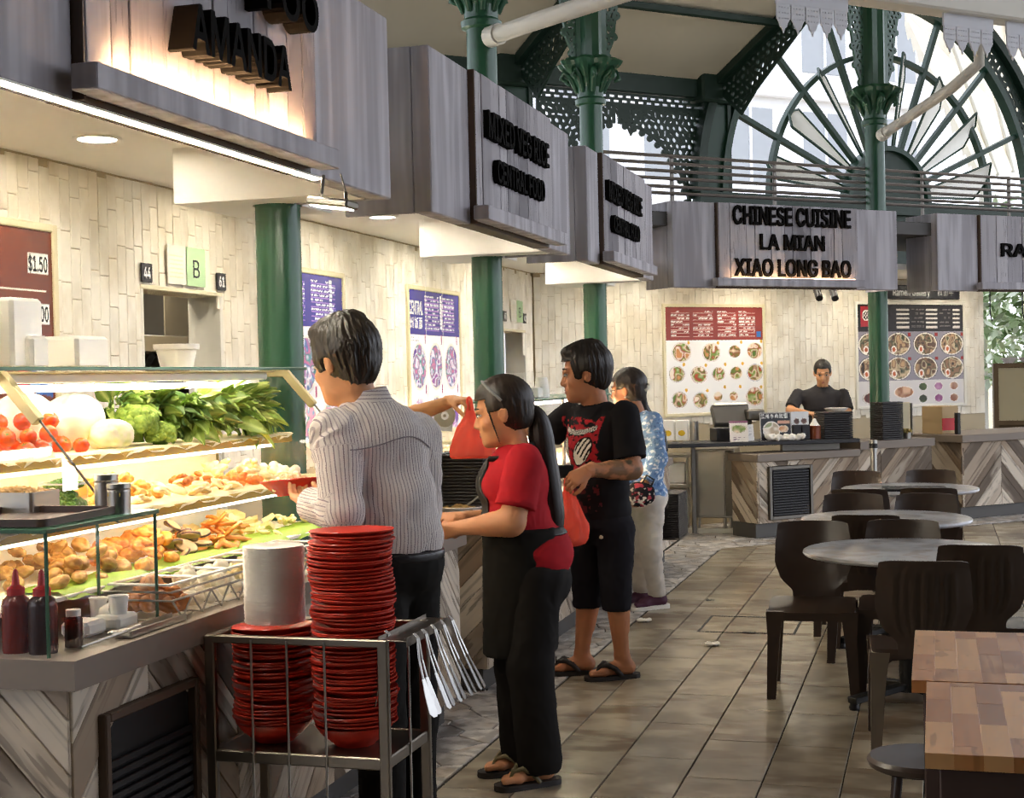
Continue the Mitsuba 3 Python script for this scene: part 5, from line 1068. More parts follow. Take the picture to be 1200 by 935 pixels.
# fittings
key = thing('camera_dome', 'small round dark camera dome under the white soffit', 'camera'); put(key, move(lathe([(0, -0.03), (0.02, -0.026), (0.03, -0.01), (0.03, 0.0), (0.036, 0.0), (0.036, 0.012), (0, 0.012)], 24), (-2.86, 5.35, 2.614)), 'dark_steel', True)
key = thing('floodlight', 'small floodlight hanging on a bracket from the end of the AMANDA sign', 'floodlight')
FLX, FLY, FLZ = -2.19, 5.1, 2.29
for s in (-1, 1): part(key, 'arm', join(bar((FLX + s * 0.035, FLY, FLZ + 0.1), (FLX + s * 0.05, FLY + 0.01, FLZ + 0.03), 0.014, 0.006), bar((FLX + s * 0.05, FLY + 0.01, FLZ + 0.03), (FLX + s * 0.055, FLY, FLZ - 0.0), 0.014, 0.006)), 'dark_steel')
part(key, 'housing', rot(box(FLX - 0.085, FLX + 0.085, FLY - 0.06, FLY + 0.06, FLZ - 0.025, FLZ + 0.005, 0.008), (0, 1, 0), 8, (FLX, FLY, FLZ)), 'dark_steel'); lamp(numbered(key + '__lens'), rot(box(FLX - 0.07, FLX + 0.07, FLY - 0.048, FLY + 0.048, FLZ - 0.03, FLZ - 0.0245, 0.001), (0, 1, 0), 8, (FLX, FLY, FLZ)), 12 * NEUT)
for s, lb in ((9.42, 'black tube spotlight under the noodle sign, first of two'), (9.62, 'black tube spotlight under the noodle sign, second of two')):
    key = thing('spotlight', lb, 'spotlight'); o = DIAG(np.array([[s, -10.95, 2.36]]))[0]; put(key, move(rot(cyl((0, 0, -0.09), (0, 0, 0.05), 0.035), (1, 0.3, 0), -50), o), 'black', 40); part(key, 'mount', cyl(o + [0, 0, 0.02], o + [0, 0, 0.27], 0.012, n=8), 'black')
pipe([(-2.70, 8.93, 3.80), (-2.3, 8.6, 3.79), (-1.0, 7.6, 3.76)], 0.055, 'thick white drain pipe slanting from the column above the MIXED VEG RICE sign')
pipe([(-0.47, 15.3, 4.0), (0.2, 14.2, 4.22), (0.44, 13.85, 4.36), (0.44, 13.85, 4.70)], 0.052, 'white drain pipe slanting up from the bright green column to the gutter')
key = thing('gutter', 'white painted roof gutter crossing above the noodle stalls', 'gutter'); part(key, 'trough', remap(box(5.5, 13.5, -9.5, -9.25, 4.73, 5.0, 0.02), DIAG), 'dull_white'); part(key, 'lip', remap(box(5.5, 13.5, -9.26, -9.22, 4.96, 5.02), DIAG), 'dull_white')
mat('lace_white', '#cfd0d6', 0.6)
for s0, s1, lb in ((7.65, 8.42, 'pierced white valance with pointed tabs above the dark post'), (9.52, 10.13, 'pierced white valance with pointed tabs beside the vertical drain pipe'), (10.3, 11.1, 'pierced white valance past the vertical drain pipe')):
    key = thing('valance', lb, 'valance'); n = int((s1 - s0) / 0.15); w = (s1 - s0) / n
    for i in range(n):
        a = s0 + i * w; P_ = Polygon([(a + 0.008, 4.73), (a + 0.008, 4.50), (a + w * 0.2, 4.47), (a + w * 0.3, 4.43), (a + w * 0.42, 4.42), (a + w * 0.5, 4.38), (a + w * 0.58, 4.42), (a + w * 0.7, 4.43), (a + w * 0.8, 4.47), (a + w - 0.008, 4.50), (a + w - 0.008, 4.73)])
        dots = [Point(a + w * (0.2 + 0.2 * (j % 4)), 4.5 + 0.045 * (j // 4)).buffer(0.007, 4) for j in range(16)]
        part(key, 'tab', face_on(DIAG, -9.35, extrude(P_.difference(shapely.union_all(dots)), 0.015)), 'lace_white')
    part(key, 'header', face_on(DIAG, -9.352, extrude(sbox(s0, 4.62, s1, 4.74), 0.02)), 'lace_white')

# ------------------------------------------------------------------ second counter: things on it
mat('slat_black', '#1b1718', 0.45); mat('strap', '#7d7f80', 0.4)
def tray_stack(x0, x1, y0, y1, z, n, dz, lab, grp, m='slat_black', fr=None):
    for q in range(n):
        b = box(x0, x1, y0, y1, z + q * dz, z + q * dz + dz * 0.84, 0.006)
        solo('serving_tray', remap(b, fr) if fr else b, m, f'{lab}, {nth(n - q)} from the top', 'tray', grp)
tray_stack(-2.56, -2.22, 7.02, 7.44, 0.888, 19, 0.017, 'black slatted tray at the near end of the long counter', 'trays at the end of the long counter')
key = thing('stack_strap', 'grey strap round the black trays on the long counter', 'strap'); put(key, join(box(-2.47, -2.445, 7.008, 7.014, 0.89, 1.215, 0.001), box(-2.47, -2.445, 7.008, 7.45, 1.213, 1.217, 0.001)), 'strap')
key = thing('acrylic_box', 'clear and green acrylic box with a reflected disc added inside, beside the black trays', 'acrylic box')
mat('acrylic_green', '#9fc24a', 0.2)
part(key, 'panel', (np.array([[-2.80, 7.06, 0.89], [-2.60, 7.06, 0.89], [-2.60, 7.06, 1.22], [-2.80, 7.06, 1.22]]), np.array([[0, 1, 2], [0, 2, 3]])), 'clear_plastic'); part(key, 'back', box(-2.8, -2.6, 7.3, 7.31, 0.89, 1.22), 'cream_frame'); part(key, 'base_tint', box(-2.8, -2.6, 7.28, 7.3, 0.89, 1.0), 'acrylic_green')
for x in (-2.80, -2.60): part(key, 'edge', box(x - 0.006, x + 0.006, 7.05, 7.065, 0.888, 1.22), 'black')
part(key, 'top', box(-2.82, -2.58, 7.04, 7.32, 1.22, 1.232), 'dull_white')
scene['mat_disc'] = {'type': 'twosided', 'bsdf': {'type': 'principled', 'base_color': rgb('#c4bca4'), 'roughness': 0.25, 'metallic': 0.35}}
def disc(c, lab, rx=0):
    key = thing('compact_disc', lab, 'disc'); m = rot(lathe([(0.008, 0), (0.06, 0), (0.06, 0.0012), (0.008, 0.0012)], 40), (1, 0, 0), 90); put(key, move(m, c), 'disc', 30); part(key, 'label_ring', move(rot(lathe([(0.009, 0.0014), (0.022, 0.0014)], 30, False), (1, 0, 0), 90), c), 'print_white')
    return key
disc((-2.50, 7.25, 1.405), 'silver disc hanging above the acrylic box'); disc((-2.70, 7.275, 1.13), 'disc added inside the acrylic box as the reflection of the hanging disc')  # second disc is built in place of a reflection of the hanging one
key = thing('hanging_cards', 'cluster of small white cards hanging beside the silver disc', 'cards'); R = random.Random(9)
part(key, 'thread', cyl((-2.60, 7.27, 1.3), (-2.60, 7.27, 2.62), 0.001, n=5), 'print_white')
for q in range(7): part(key, 'card', rot(box(-2.67 + 0.022 * q, -2.60 + 0.022 * q, 7.262 + 0.004 * q, 7.264 + 0.004 * q, 1.29 + R.uniform(0, 0.08), 1.38 + R.uniform(0, 0.06), 0.0008), (0, 1, 0), R.uniform(-30, 30), (-2.6, 7.27, 1.37)), 'print_white')
part('compact_disc', 'thread', cyl((-2.50, 7.25, 1.46), (-2.5, 7.25, 2.62), 0.001, n=5), 'print_white')
key = thing('white_bowl', 'cream serving bowl of food with a spoon on the long counter near the hands', 'bowl'); BX, BY = -2.34, 7.0
put(key, move(lathe([(0, 0.0), (0.05, 0.0), (0.055, 0.008), (0.105, 0.045), (0.12, 0.06), (0.116, 0.062), (0.05, 0.012), (0, 0.01)], 36), (BX, BY, 0.886)), 'white_plate', 40)
m, c = crumbs(160, BX, BY, 0.085, 0.085, 0.928, 0.012, 0.011, '#5a3418', '#caa45c', 9); m = (m[0], m[1]); ok = np.hypot(m[0][:, 0] - BX, m[0][:, 1] - BY) < 0.1
solo('stewed_food', m, 'vcol', 'dark stewed food filling the cream bowl', 'food', kind='stuff', smooth=True, color=c)
solo('serving_spoon', join(tube([(BX, BY, 0.93), (BX + 0.07, BY - 0.01, 0.975), (BX + 0.13, BY - 0.02, 1.02)], [0.01, 0.005, 0.004], 8)), 'steel', 'steel spoon leaning out of the cream bowl', 'spoon', smooth=True)
key = thing('steel_box', 'narrow steel cutlery box at the far end of the rice counter', 'cutlery box'); put(key, box(-2.34, -2.24, 5.98, 6.1, 0.902, 1.05), 'dark_steel'); part(key, 'inner', box(-2.33, -2.25, 5.99, 6.09, 1.049, 1.052), 'black')
# glass case of the second stall
D2 = thing('display_case', 'smaller lit glass food case on the long counter behind the customers', 'display case')
part(D2, 'top', extrude(sbox(-3.0, 8.35, -2.40, 11.6).difference(Point(-2.8, 9.03).buffer(0.11, 16)), 0.01, 1.447), 'glass_edge')
for y in (8.35, 9.45, 10.5, 11.6): part(D2, 'post', box(-2.425, -2.405, y - 0.012, y + 0.012, 0.886, 1.447), 'dark_steel'); part(D2, 'post', box(-2.99, -2.965, y - 0.012, y + 0.012, 0.886, 1.447), 'dark_steel')
part(D2, 'front_pane', (np.array([[-2.40, 8.35, 0.9], [-2.40, 11.6, 0.9], [-2.40, 11.6, 1.44], [-2.40, 8.35, 1.44]]), np.array([[0, 1, 2], [0, 2, 3]])), 'pane_glass')
H9 = Point(-2.8, 9.03).buffer(0.11, 16); part(D2, 'deck', extrude(sbox(-2.98, 8.37, -2.43, 11.58).difference(H9), 0.012, 1.0), 'white_paint'); k = part(D2, 'shelf', extrude(sbox(-2.98, 8.37, -2.52, 11.58).difference(H9), 0.01, 1.2), 'shelf_paper')
lamp(numbered(k + '__light_tube'), cyl((-2.55, 8.6, 1.18), (-2.55, 11.4, 1.18), 0.011), 20 * WARM, smooth=40); lamp(numbered(D2 + '__light_tube'), cyl((-2.6, 8.6, 1.42), (-2.6, 11.4, 1.42), 0.011), 20 * WARM, smooth=40)
in2 = 'in the smaller glass case'
heap('fritter', 26, -2.85, -2.58, 8.5, 9.3, 1.212, 0.08, 61, in2, 1.5); heap('fish_ball', 20, -2.8, -2.55, 9.3, 9.9, 1.212, 0.07, 62, in2, 1.6); heap('chicken_piece', 24, -2.85, -2.5, 8.5, 9.6, 1.014, 0.07, 63, in2, 1.3); heap('fish_cake', 20, -2.8, -2.55, 9.9, 10.8, 1.212, 0.07, 64, in2, 1.5)
for q, (y, h, lab) in enumerate(((9.35, 0.115, 'stack of white foam cups on the smaller glass case'), (9.15, 0.07, 'short white foam container on the smaller glass case beside the cups'))):
    key = thing('foam_cup', lab, 'cup'); mm = join(*[lathe([(0, i * 0.012), (0.055, i * 0.012), (0.04, h + i * 0.012 - 0.0), (0, h + i * 0.012)], 28) for i in range(3)]) if q == 0 else box(-0.06, 0.06, -0.06, 0.06, 0, 0.075, 0.008)
    put(key, move(mm, (-2.6, y + (0.25 if q == 0 else 0.2), 1.458)), 'milky', 40)
# rack of trays bolted to the end of the long counter
key = thing('tray_shelf', 'small steel shelf fixed to the long counter under the dark trays', 'shelf'); part(key, 'plate', box(-2.185, -1.98, 11.45, 11.93, 0.265, 0.275), 'dark_steel')
for y in (11.5, 11.88): part(key, 'brace', bar((-2.18, y, 0.13), (-2.0, y, 0.262), 0.02, 0.01), 'dark_steel')
tray_stack(-2.18, -1.99, 11.47, 11.91, 0.277, 20, 0.018, 'dark tray on the steel shelf by the far counter end', 'trays on the end shelf')
# shelves in the far doorway
key = thing('shelf_unit', 'dark shelf unit with jars and bottles seen through the far doorway', 'shelf'); part(key, 'shelf', box(-4.45, -4.1, 12.7, 13.6, 1.40, 1.43), 'dark_steel'); part(key, 'shelf', box(-4.45, -4.1, 12.7, 13.6, 1.78, 1.80), 'dark_steel'); part(key, 'back', box(-4.48, -4.45, 12.5, 13.8, 0.0, 2.1), 'dark_kick'); part(key, 'side', box(-4.45, -4.1, 12.68, 12.7, 0.0, 2.1), 'dark_kick'); part(key, 'lower_shelf', box(-4.45, -4.1, 12.7, 13.6, 1.0, 1.03), 'dark_steel')
mat('sauce_orange', '#7a3410', 0.3); mat('red_tin', '#a32a26', 0.4)
for q, (y, r, h, m, cap, lab) in enumerate(((12.86, 0.06, 0.2, 'print_black', 'lid_white', 'dark sauce jar with a pale lid on the far shelf'), (12.98, 0.055, 0.22, 'red_tin', 'print_black', 'red labelled tin on the far shelf between dark jars'), (13.1, 0.05, 0.2, 'print_black', 'dark_steel', 'dark ribbed jar on the far shelf next to the red tin'), (13.24, 0.045, 0.24, 'sauce_orange', 'red_cap', 'brown sauce bottle with a red cap on the far shelf'), (13.36, 0.045, 0.2, 'sauce_dark', 'red_cap', 'dark sauce bottle at the end of the far shelf'))):
    key = thing('sauce_bottle', lab, 'bottle'); put(key, move(lathe([(0, 0), (r, 0), (r, h * 0.7), (r * 0.5, h * 0.85), (r * 0.45, h * 0.9), (0, h * 0.9)], 20), (-4.2, y, 1.431)), m, 40); part(key, 'cap', move(lathe([(r * 0.5, h * 0.9), (r * 0.5, h), (0, h)], 16), (-4.2, y, 1.431)), cap, smooth=40)
for q in range(3):
    key = thing('shelf_bowl', f'upturned white bowl on the top far shelf, {("first", "second", "third")[q]} from the green column', 'bowl'); put(key, move(lathe([(0, 0.06), (0.04, 0.06), (0.075, 0.01), (0.08, 0.0)], 20), (-4.2, 12.85 + q * 0.2, 1.801)), 'white_plate', 40)

# ------------------------------------------------------------------ noodle counter: board and what stands on it
BEFORE = set(scene)
key = thing('worktop_board', 'long black worktop board lying across the noodle counter', 'worktop'); put(key, box(-2.62, -0.62, 14.1, 14.62, 0.8825, 0.925, 0.006), 'black_plastic')
for x in (-2.55, -2.2): part(key, 'leg', box(x - 0.02, x + 0.02, 14.5, 14.54, 0.0, 0.882), 'dark_steel')
part(key, 'spacer', box(-1.35, -0.75, 14.3, 14.36, 0.81, 0.882), "dark_steel")
key = thing('cash_register', 'dark point-of-sale terminal with a slanted screen on the black board', 'cash register')
part(key, 'base', box(-2.0, -1.65, 14.35, 14.6, 0.926, 1.05), 'black_plastic'); part(key, 'stand', bar((-1.8, 14.5, 1.05), (-1.8, 14.47, 1.14), 0.06, 0.05), 'dark_steel')
part(key, 'screen_body', rot(box(-2.0, -1.62, 14.40, 14.48, 1.07, 1.30, 0.01), (1, 0, 0), -35, (-1.8, 14.44, 1.1)), 'dark_kick'); part(key, 'printer', box(-1.68, -1.50, 14.36, 14.52, 1.12, 1.23, 0.015), 'dark_steel'); part(key, 'screen_edge', rot(box(-1.98, -1.64, 14.39, 14.40, 1.28, 1.31, 0.004), (1, 0, 0), -35, (-1.9, 14.44, 1.1)), 'steel')
def leaning_print(x0, x1, y, z0, z1, painter, lab, lean=12, rz=0, name='menu_card'):
    key = thing(name, lab, 'menu card'); nx = 40; cx = (x0 + x1) / 2
    V, Fm, c = None, None, None
    m, c = sheet(lambda v: np.stack([v[:, 0], -v[:, 1], v[:, 2]], 1), 0.0, x0 - cx, x1 - cx, 0, z1 - z0, 0.006, painter)
    b = box(x0 - cx, x1 - cx, 0.001, 0.008, 0, z1 - z0, 0.001)
    f = lambda q: move(rot(rot(q, (1, 0, 0), -lean), (0, 0, 1), rz), (cx, y, z0))
    part(key, 'print', f(m), 'print', color=c); part(key, 'backing', f(b), 'dull_white'); return key, f, cx
def flyer(x, y):
    w, h = x.max(), y.max(); c = np.zeros(x.shape + (3,)) + lin('#efe9e4'); c = over(c, y > h * 0.9, '#8a5a78'); c = dish(c, x, y, w * 0.5, h * 0.62, w * 0.42, h * 0.2, '#b8a898', ['#c96a3a', '#e8d8c0', '#6a8a3a', '#f0e0d0', '#a84a2a'], 3); return rows(c, x, y, w * 0.2, w * 0.8, h * 0.05, h * 0.35, 3, '#8a6a8a', 2)
leaning_print(-1.93, -1.75, 14.13, 0.926, 1.14, flyer, 'slanted white flyer with a noodle bowl standing before the cash register', 22, -12)
def plain(x, y): return rows(np.zeros(x.shape + (3,)) + lin('#e6e8ee'), x, y, 0.02, x.max() - 0.02, 0.05, y.max() - 0.03, 6, '#a8acb8', 4)
leaning_print(-1.78, -1.66, 14.22, 0.926, 1.1, plain, 'small blank-looking white card leaning beside the noodle flyer', 25, -8)
def beef(x, y):
    w, h = x.max(), y.max(); c = np.zeros(x.shape + (3,)) + lin('#15131a'); c = over(c, (x < 0.008) | (x > w - 0.008) | (y > h - 0.008), '#b8b4b0')
    c = dish(c, x, y, w * 0.36, h * 0.36, w * 0.28, h * 0.32, '#e4e2ea', ['#d8d0c4', '#8a9a6a', '#f2ece4', '#b8a890'], 5); c = over(c, (abs(y - h * 0.64) < h * 0.055) & (x > w * 0.56) & (x < w * 0.95), '#d8a890'); return dish(c, x, y, w * 0.74, h * 0.4, w * 0.16, h * 0.13, '#f0e6dc', ['#c88a5c', '#e8d0b0', '#a8603c'], 6)
k, f, cx = leaning_print(-1.60, -1.28, 14.2, 0.926, 1.2, beef, 'black noodle sign with white Chinese lettering on the noodle counter', 6, 0, 'menu_sign')
for i, ch in enumerate((LAN, ZHOU, NIU, ROU, LA, MIAN)):
    ms = [extrude(LineString([(a * 0.042, b * 0.045), (c2 * 0.042, d2 * 0.045)]).buffer(0.0028, 2), 0.001) for pl in ch for (a, b), (c2, d2) in zip(pl[:-1], pl[1:])]
    q = remap(move(join(*ms), (-0.15 + 0.047 * i, 0.215, 0)), lambda v: np.stack([v[:, 0], -0.001 - v[:, 2], v[:, 1]], 1)); part(k, 'lettering', f(q), 'print_white')
def two(x, y):
    w, h = x.max(), y.max(); c = np.zeros(x.shape + (3,)) + lin('#e2e4e8')
    for a in (0.3, 0.72): c = dish(c, x, y, w * a, h * 0.32, w * 0.17, h * 0.22, '#3a2c2c', ['#2a1c1c', '#5a3a34', '#8a6a60'], int(a * 10))
    return c
leaning_print(-1.27, -1.09, 14.24, 1.06, 1.2, two, 'white card with two dark bowls beside the black noodle sign', 4)
for q, (x, lab) in enumerate(((-1.225, 'black chopstick box under the white card, the first of two'), (-1.135, 'black chopstick box under the white card, the second of two'))): solo('chopstick_box', box(x - 0.04, x + 0.04, 14.2, 14.28, 0.926, 1.07, 0.004), 'print_black', lab, 'chopstick box')
key = thing('plastic_bags', 'heap of crumpled white plastic bags in front of the black noodle sign', 'plastic bags'); ms = []; R = random.Random(5)
for q in range(14): ms.append(rough(move(scale(ball(0.04, 3), (1, 0.8, 0.7)), (-1.53 + 0.024 * q, 14.14 + R.uniform(-0.02, 0.02), 0.945 + R.uniform(0, 0.02))), 0.02, 35, q))
put(key, join(*ms), 'milky', True); labels[key]['kind'] = 'stuff'
key = thing('condiment_bottle', 'clear bottle of orange chilli oil next to the chopstick boxes', 'bottle'); put(key, move(lathe([(0, 0), (0.06, 0), (0.06, 0.11), (0.065, 0.115), (0.065, 0.13), (0, 0.13)], 24), (-1.02, 14.28, 0.926)), 'sauce_orange', 40); part(key, 'lid', move(lathe([(0.055, 0.13), (0.03, 0.16), (0.012, 0.2), (0, 0.2)], 20), (-1.02, 14.28, 0.926)), 'lid_white', smooth=40)
tray_stack(-0.94, -0.64, 14.22, 14.5, 0.926, 12, 0.022, 'black slatted tray in the lower stack on the noodle counter', 'trays in the lower noodle counter stack')
# the board lies askew over the counter: turn it with all that stands on it
BOARD = T(np.array([[0.908, -0.42, 0, -2.53 + 0.908 * 2.62 + 0.42 * 14.1], [0.42, 0.908, 0, 13.74 + 0.42 * 2.62 - 0.908 * 14.1], [0, 0, 1, 0], [0, 0, 0, 1]]))
for k in set(scene) - BEFORE:
    if scene[k].get('type') == 'ply': scene[k] = {**scene[k], 'to_world': BOARD}
tray_stack(10.27, 10.55, -11.18, -10.99, 0.882, 18, 0.0215, 'black tray in the taller stack by the bright green column', 'trays in the taller noodle counter stack', fr=DIAG)
for q, (x, lab) in enumerate(((-2.6, 'white carton with a yellow logo behind the woman in denim blue, the first of two'), (-2.46, 'white carton with a yellow logo next to the round tin'))):
    key = thing('carton', lab, 'carton'); put(key, box(x - 0.06, x + 0.06, 14.45, 14.57, 0.926, 1.13, 0.004), 'print_white'); part(key, 'logo', move(scale(ball(0.03, 2), (1.2, 0.04, 1)), (x, 14.449, 1.0)), 'yellow_label', smooth=True)
solo('round_tin', move(lathe([(0, 0), (0.045, 0), (0.045, 0.19), (0, 0.19)], 24), (-2.34, 14.5, 0.926)), 'steel', 'plain round tin beside the white cartons', 'tin', smooth=40)
key = thing('steel_cabinet', 'stainless steel warming cabinet on short legs at the end of the noodle counter', 'steel cabinet')
put(key, box(-2.36, -1.93, 14.4, 14.85, 0.15, 0.84, 0.006), 'steel'); part(key, 'door', box(-2.34, -2.03, 14.385, 14.402, 0.17, 0.82, 0.004), 'steel'); part(key, 'corner_strip', box(-2.02, -1.93, 14.37, 14.402, 0.17, 0.82, 0.01), 'dark_steel')
for x in (-2.3, -1.98, -2.04): part(key, 'leg', cyl((x, 14.45, 0), (x, 14.45, 0.15), 0.018, n=12), 'steel', smooth=40)
key = thing('back_shelf', 'low steel shelf with boxes behind the warming cabinet', 'shelf'); 
for z in (0.45, 0.75): part(key, 'shelf', box(-2.75, -2.4, 14.5, 14.9, z, z + 0.03), 'steel')
for x in (-2.73, -2.42): part(key, 'post', box(x - 0.012, x + 0.012, 14.5, 14.53, 0.0, 0.78), 'steel')
solo('carton', box(-2.7, -2.45, 14.55, 14.8, 0.482, 0.69, 0.01), 'foam', 'pale carton on the low steel shelf', 'carton'); solo('carton', box(-2.68, -2.44, 14.55, 14.8, 0.16, 0.42, 0.01), 'foam', 'pale carton under the low steel shelf', 'carton'); 
key = thing('floor_plinth', 'white kerb strip on the floor under the warming cabinet', 'kerb'); put(key, box(-2.9, -1.85, 14.33, 14.38, 0.0, 0.05), 'dull_white')
key = thing('queue_post', 'steel queue post in front of the noodle counter', 'post'); put(key, move(lathe([(0, 0), (0.15, 0), (0.14, 0.02), (0.03, 0.035), (0.028, 0.9), (0.034, 0.9), (0.034, 1.0), (0, 1.0)], 28), (-0.51, 12.65, 0)), 'steel', 40); part(key, 'head_band', move(lathe([(0.035, 0.93), (0.035, 0.97)], 24, False), (-0.51, 12.65, 0)), 'black')
mat('beige_case', '#b9ad8c', 0.5); mat('kraft', '#b59a72', 0.7)
key = thing('monitor', 'beige monitor turned side-on behind the taller black trays', 'monitor'); put(key, remap(box(10.73, 10.86, -11.48, -11.2, 0.882, 1.25, 0.012), DIAG), 'beige_case'); part(key, 'edge', remap(box(10.861, 10.88, -11.485, -11.195, 0.9, 1.24, 0.006), DIAG), 'dark_steel')
key = thing('carton', 'brown carton with a red stripe on the ramen counter', 'carton'); put(key, remap(box(11.40, 11.64, -11.6, -11.3, 0.892, 1.19, 0.005), DIAG), 'kraft'); part(key, 'stripe', remap(box(11.40, 11.64, -11.302, -11.296, 0.93, 1.06, 0.001), DIAG), 'print_red')
key = thing('condiment_dish', 'small dish of relish beside the taller black trays', 'dish'); o = DIAG(np.array([[10.66, -11.06, 0.882]]))[0]; put(key, move(lathe([(0, 0), (0.04, 0), (0.045, 0.07), (0, 0.07)], 20), o), 'steel', 40); m, c = crumbs(40, o[0], o[1], 0.05, 0.05, 0.955, 0.02, 0.012, '#6a7a34', '#c8a060', 3); part(key, 'relish', m, 'vcol', smooth=True, color=c)
solo('pen_holder', remap(box(11.47, 11.52, -11.2, -11.15, 0.892, 1.12, 0.006), DIAG), 'black', 'upright black card reader in front of the brown carton', 'card reader')

# ------------------------------------------------------------------ tables and chairs
def marble_fn(p, n, uv):
    a = fbm(p.x * 5, p.y * 5, 0.0, 4); return mixc(mixc(L('#aeb0b6'), L('#8c8d92'), sstep(0.35, 0.7, a)), L('#9a8b7c'), 0.4 * sstep(0.55, 0.7, fbm(p.x * 14, p.y * 14, 4.0, 3)))
mat('table_stone', proc(marble_fn), 0.22, spec=0.6); mat('table_edge', '#a39a8c', 0.35); mat('chair_brown', '#382c25', 0.3, spec=0.5); mat('chair_grey', '#5a5044', 0.4)
TOPM = lathe([(0, 0.700), (0.455, 0.700), (0.482, 0.706), (0.49, 0.716), (0.487, 0.726), (0.478, 0.73), (0, 0.73)], 72)
def round_table(x, y, lab, turn=45):
    key = thing('round_table', lab, 'table'); part(key, 'tabletop', move(TOPM, (x, y, 0)), 'table_stone', smooth=35)
    part(key, 'pedestal', move(lathe([(0.06, 0.05), (0.045, 0.1), (0.04, 0.66), (0.12, 0.69), (0.12, 0.7)], 24), (x, y, 0)), 'black', smooth=40)
    for a in (turn, turn + 90, turn + 180, turn + 270):
        c, s = math.cos(math.radians(a)), math.sin(math.radians(a)); k = part(key, 'foot', bar((x + 0.04 * c, y + 0.04 * s, 0.075), (x + 0.36 * c, y + 0.36 * s, 0.045), 0.06, 0.03), 'black'); part(k, 'pad', move(lathe([(0, 0), (0.022, 0), (0.026, 0.012), (0.018, 0.034), (0, 0.034)], 14), (x + 0.345 * c, y + 0.345 * s, 0)), 'black_plastic', smooth=40)
round_table(-0.145, 7.18, 'round grey stone-topped table nearest the wooden tables'); round_table(-0.29, 8.72, 'round grey stone-topped table, the middle one of three'); round_table(-0.19, 10.92, 'round grey stone-topped table farthest back, with a tray on it')
solo('serving_tray', rot(move(extrude(sbox(-0.2, -0.13, 0.2, 0.13).buffer(0.02), 0.016), (-0.15, 10.72, 0.731)), (0, 0, 1), 5, (-0.15, 10.7, 0)), 'black_plastic', 'black tray lying on the farthest round table', 'tray')
def back_sheet_mesh():
    nu, nv = 26, 30; u, v = np.meshgrid(np.linspace(-1, 1, nu), np.linspace(0, 1, nv), indexing='ij')
    hw = np.interp(v, [0, 0.16, 0.3, 0.5, 0.75, 1.0], [0.105, 0.105, 0.165, 0.195, 0.19, 0.178]); lean = 0.02 + 0.10 * v ** 1.3; z = 0.405 + 0.415 * v - 0.012 * (np.abs(u) ** 6) * (v > 0.9)
    y = -0.19 - lean + 0.045 * u ** 2 * np.clip(v * 1.5, 0, 1); x = hw * u
    rib = np.where((np.abs(u) < 0.72) & (v > 0.22) & (v < 0.9), 0.009 * np.cos(u * 30), 0) * np.clip((0.9 - v) * 12, 0, 1) * np.clip((v - 0.2) * 8, 0, 1)
    th = 0.012; A = np.stack([x, y + th / 2, z], -1).reshape(-1, 3); B = np.stack([x, y - th / 2 - rib, z], -1).reshape(-1, 3)
    i, j = np.meshgrid(np.arange(nu - 1), np.arange(nv - 1), indexing='ij'); a = (i * nv + j).ravel(); N = nu * nv
    Fa = np.vstack([np.stack([a, a + 1, a + nv + 1], 1), np.stack([a, a + nv + 1, a + nv], 1)]); per = [k for k in range(nv)] + [k * nv + nv - 1 for k in range(1, nu)] + [(nu - 1) * nv + k for k in range(nv - 2, -1, -1)] + [k * nv for k in range(nu - 2, 0, -1)]
    per = np.array(per); p2 = np.roll(per, -1); Fs = np.vstack([np.stack([per, p2, p2 + N], 1), np.stack([per, p2 + N, per + N], 1)])
    V, Fm = np.vstack([A, B]), np.vstack([Fa, Fa[:, ::-1] + N, Fs])
    t = trimesh.Trimesh(V, Fm, process=False); t.fix_normals(); return np.array(t.vertices), np.array(t.faces)
def seat_mesh():
    P_ = sbox(-0.165, -0.16, 0.165, 0.16).buffer(0.045, 8); m = tm(trimesh.Trimesh(*extrude(P_, 0.04)).subdivide().subdivide()); v = m[0].copy(); top = v[:, 2] > 0.035
    v[:, 2] += np.where(top, -0.014 * (1 - np.clip((np.hypot(v[:, 0] / 0.2, v[:, 1] / 0.2)) ** 2, 0, 1)), 0) - 0.02 * np.clip((v[:, 1] - 0.1) / 0.1, 0, 1) ** 2; return v + [0, 0, 0.40], m[1]
def leg_mesh(sx, sy):
    a, b = np.array([sx * 0.178, sy * 0.165, 0.425]), np.array([sx * 0.20, sy * 0.215, 0.0]); V = []
    for p, w, d in ((a, 0.085, 0.08), (a * 0.72 + b * 0.28, 0.06, 0.058), (b, 0.042, 0.042)):
        for ex, ey in ((-1, -1), (1, -1), (1, 1), (-1, 1)): V.append(p + [ex * w / 2, ey * d / 2, 0])
    Fm = [[4 * r + k, 4 * r + (k + 1) % 4, 4 * r + 4 + (k + 1) % 4] for r in (0, 1) for k in range(4)] + [[4 * r + k, 4 * r + 4 + (k + 1) % 4, 4 * r + 4 + k] for r in (0, 1) for k in range(4)] + [[0, 1, 2], [0, 2, 3], [8, 10, 9], [8, 11, 10]]
    t = trimesh.Trimesh(np.array(V), Fm, process=False); t.fix_normals(); return np.array(t.vertices), np.array(t.faces)
def apron(sx, sy, ax):
    if ax: P_ = Polygon([(-0.18, 0.42), (0.18, 0.42), (0.18, 0.34), (0.13, 0.385), (0.06, 0.395), (-0.06, 0.395), (-0.13, 0.385), (-0.18, 0.34)])
    m = extrude(P_, 0.012); return remap(m, (lambda v: np.stack([v[:, 0], sy * 0.175 + v[:, 2], v[:, 1]], 1)) if ax == 1 else (lambda v: np.stack([sx * 0.182 + v[:, 2], v[:, 0], v[:, 1]], 1)))
CH = {'seat': shape(seat_mesh(), 'chair_brown', 40), 'backrest': shape(back_sheet_mesh(), 'chair_brown', 50)}
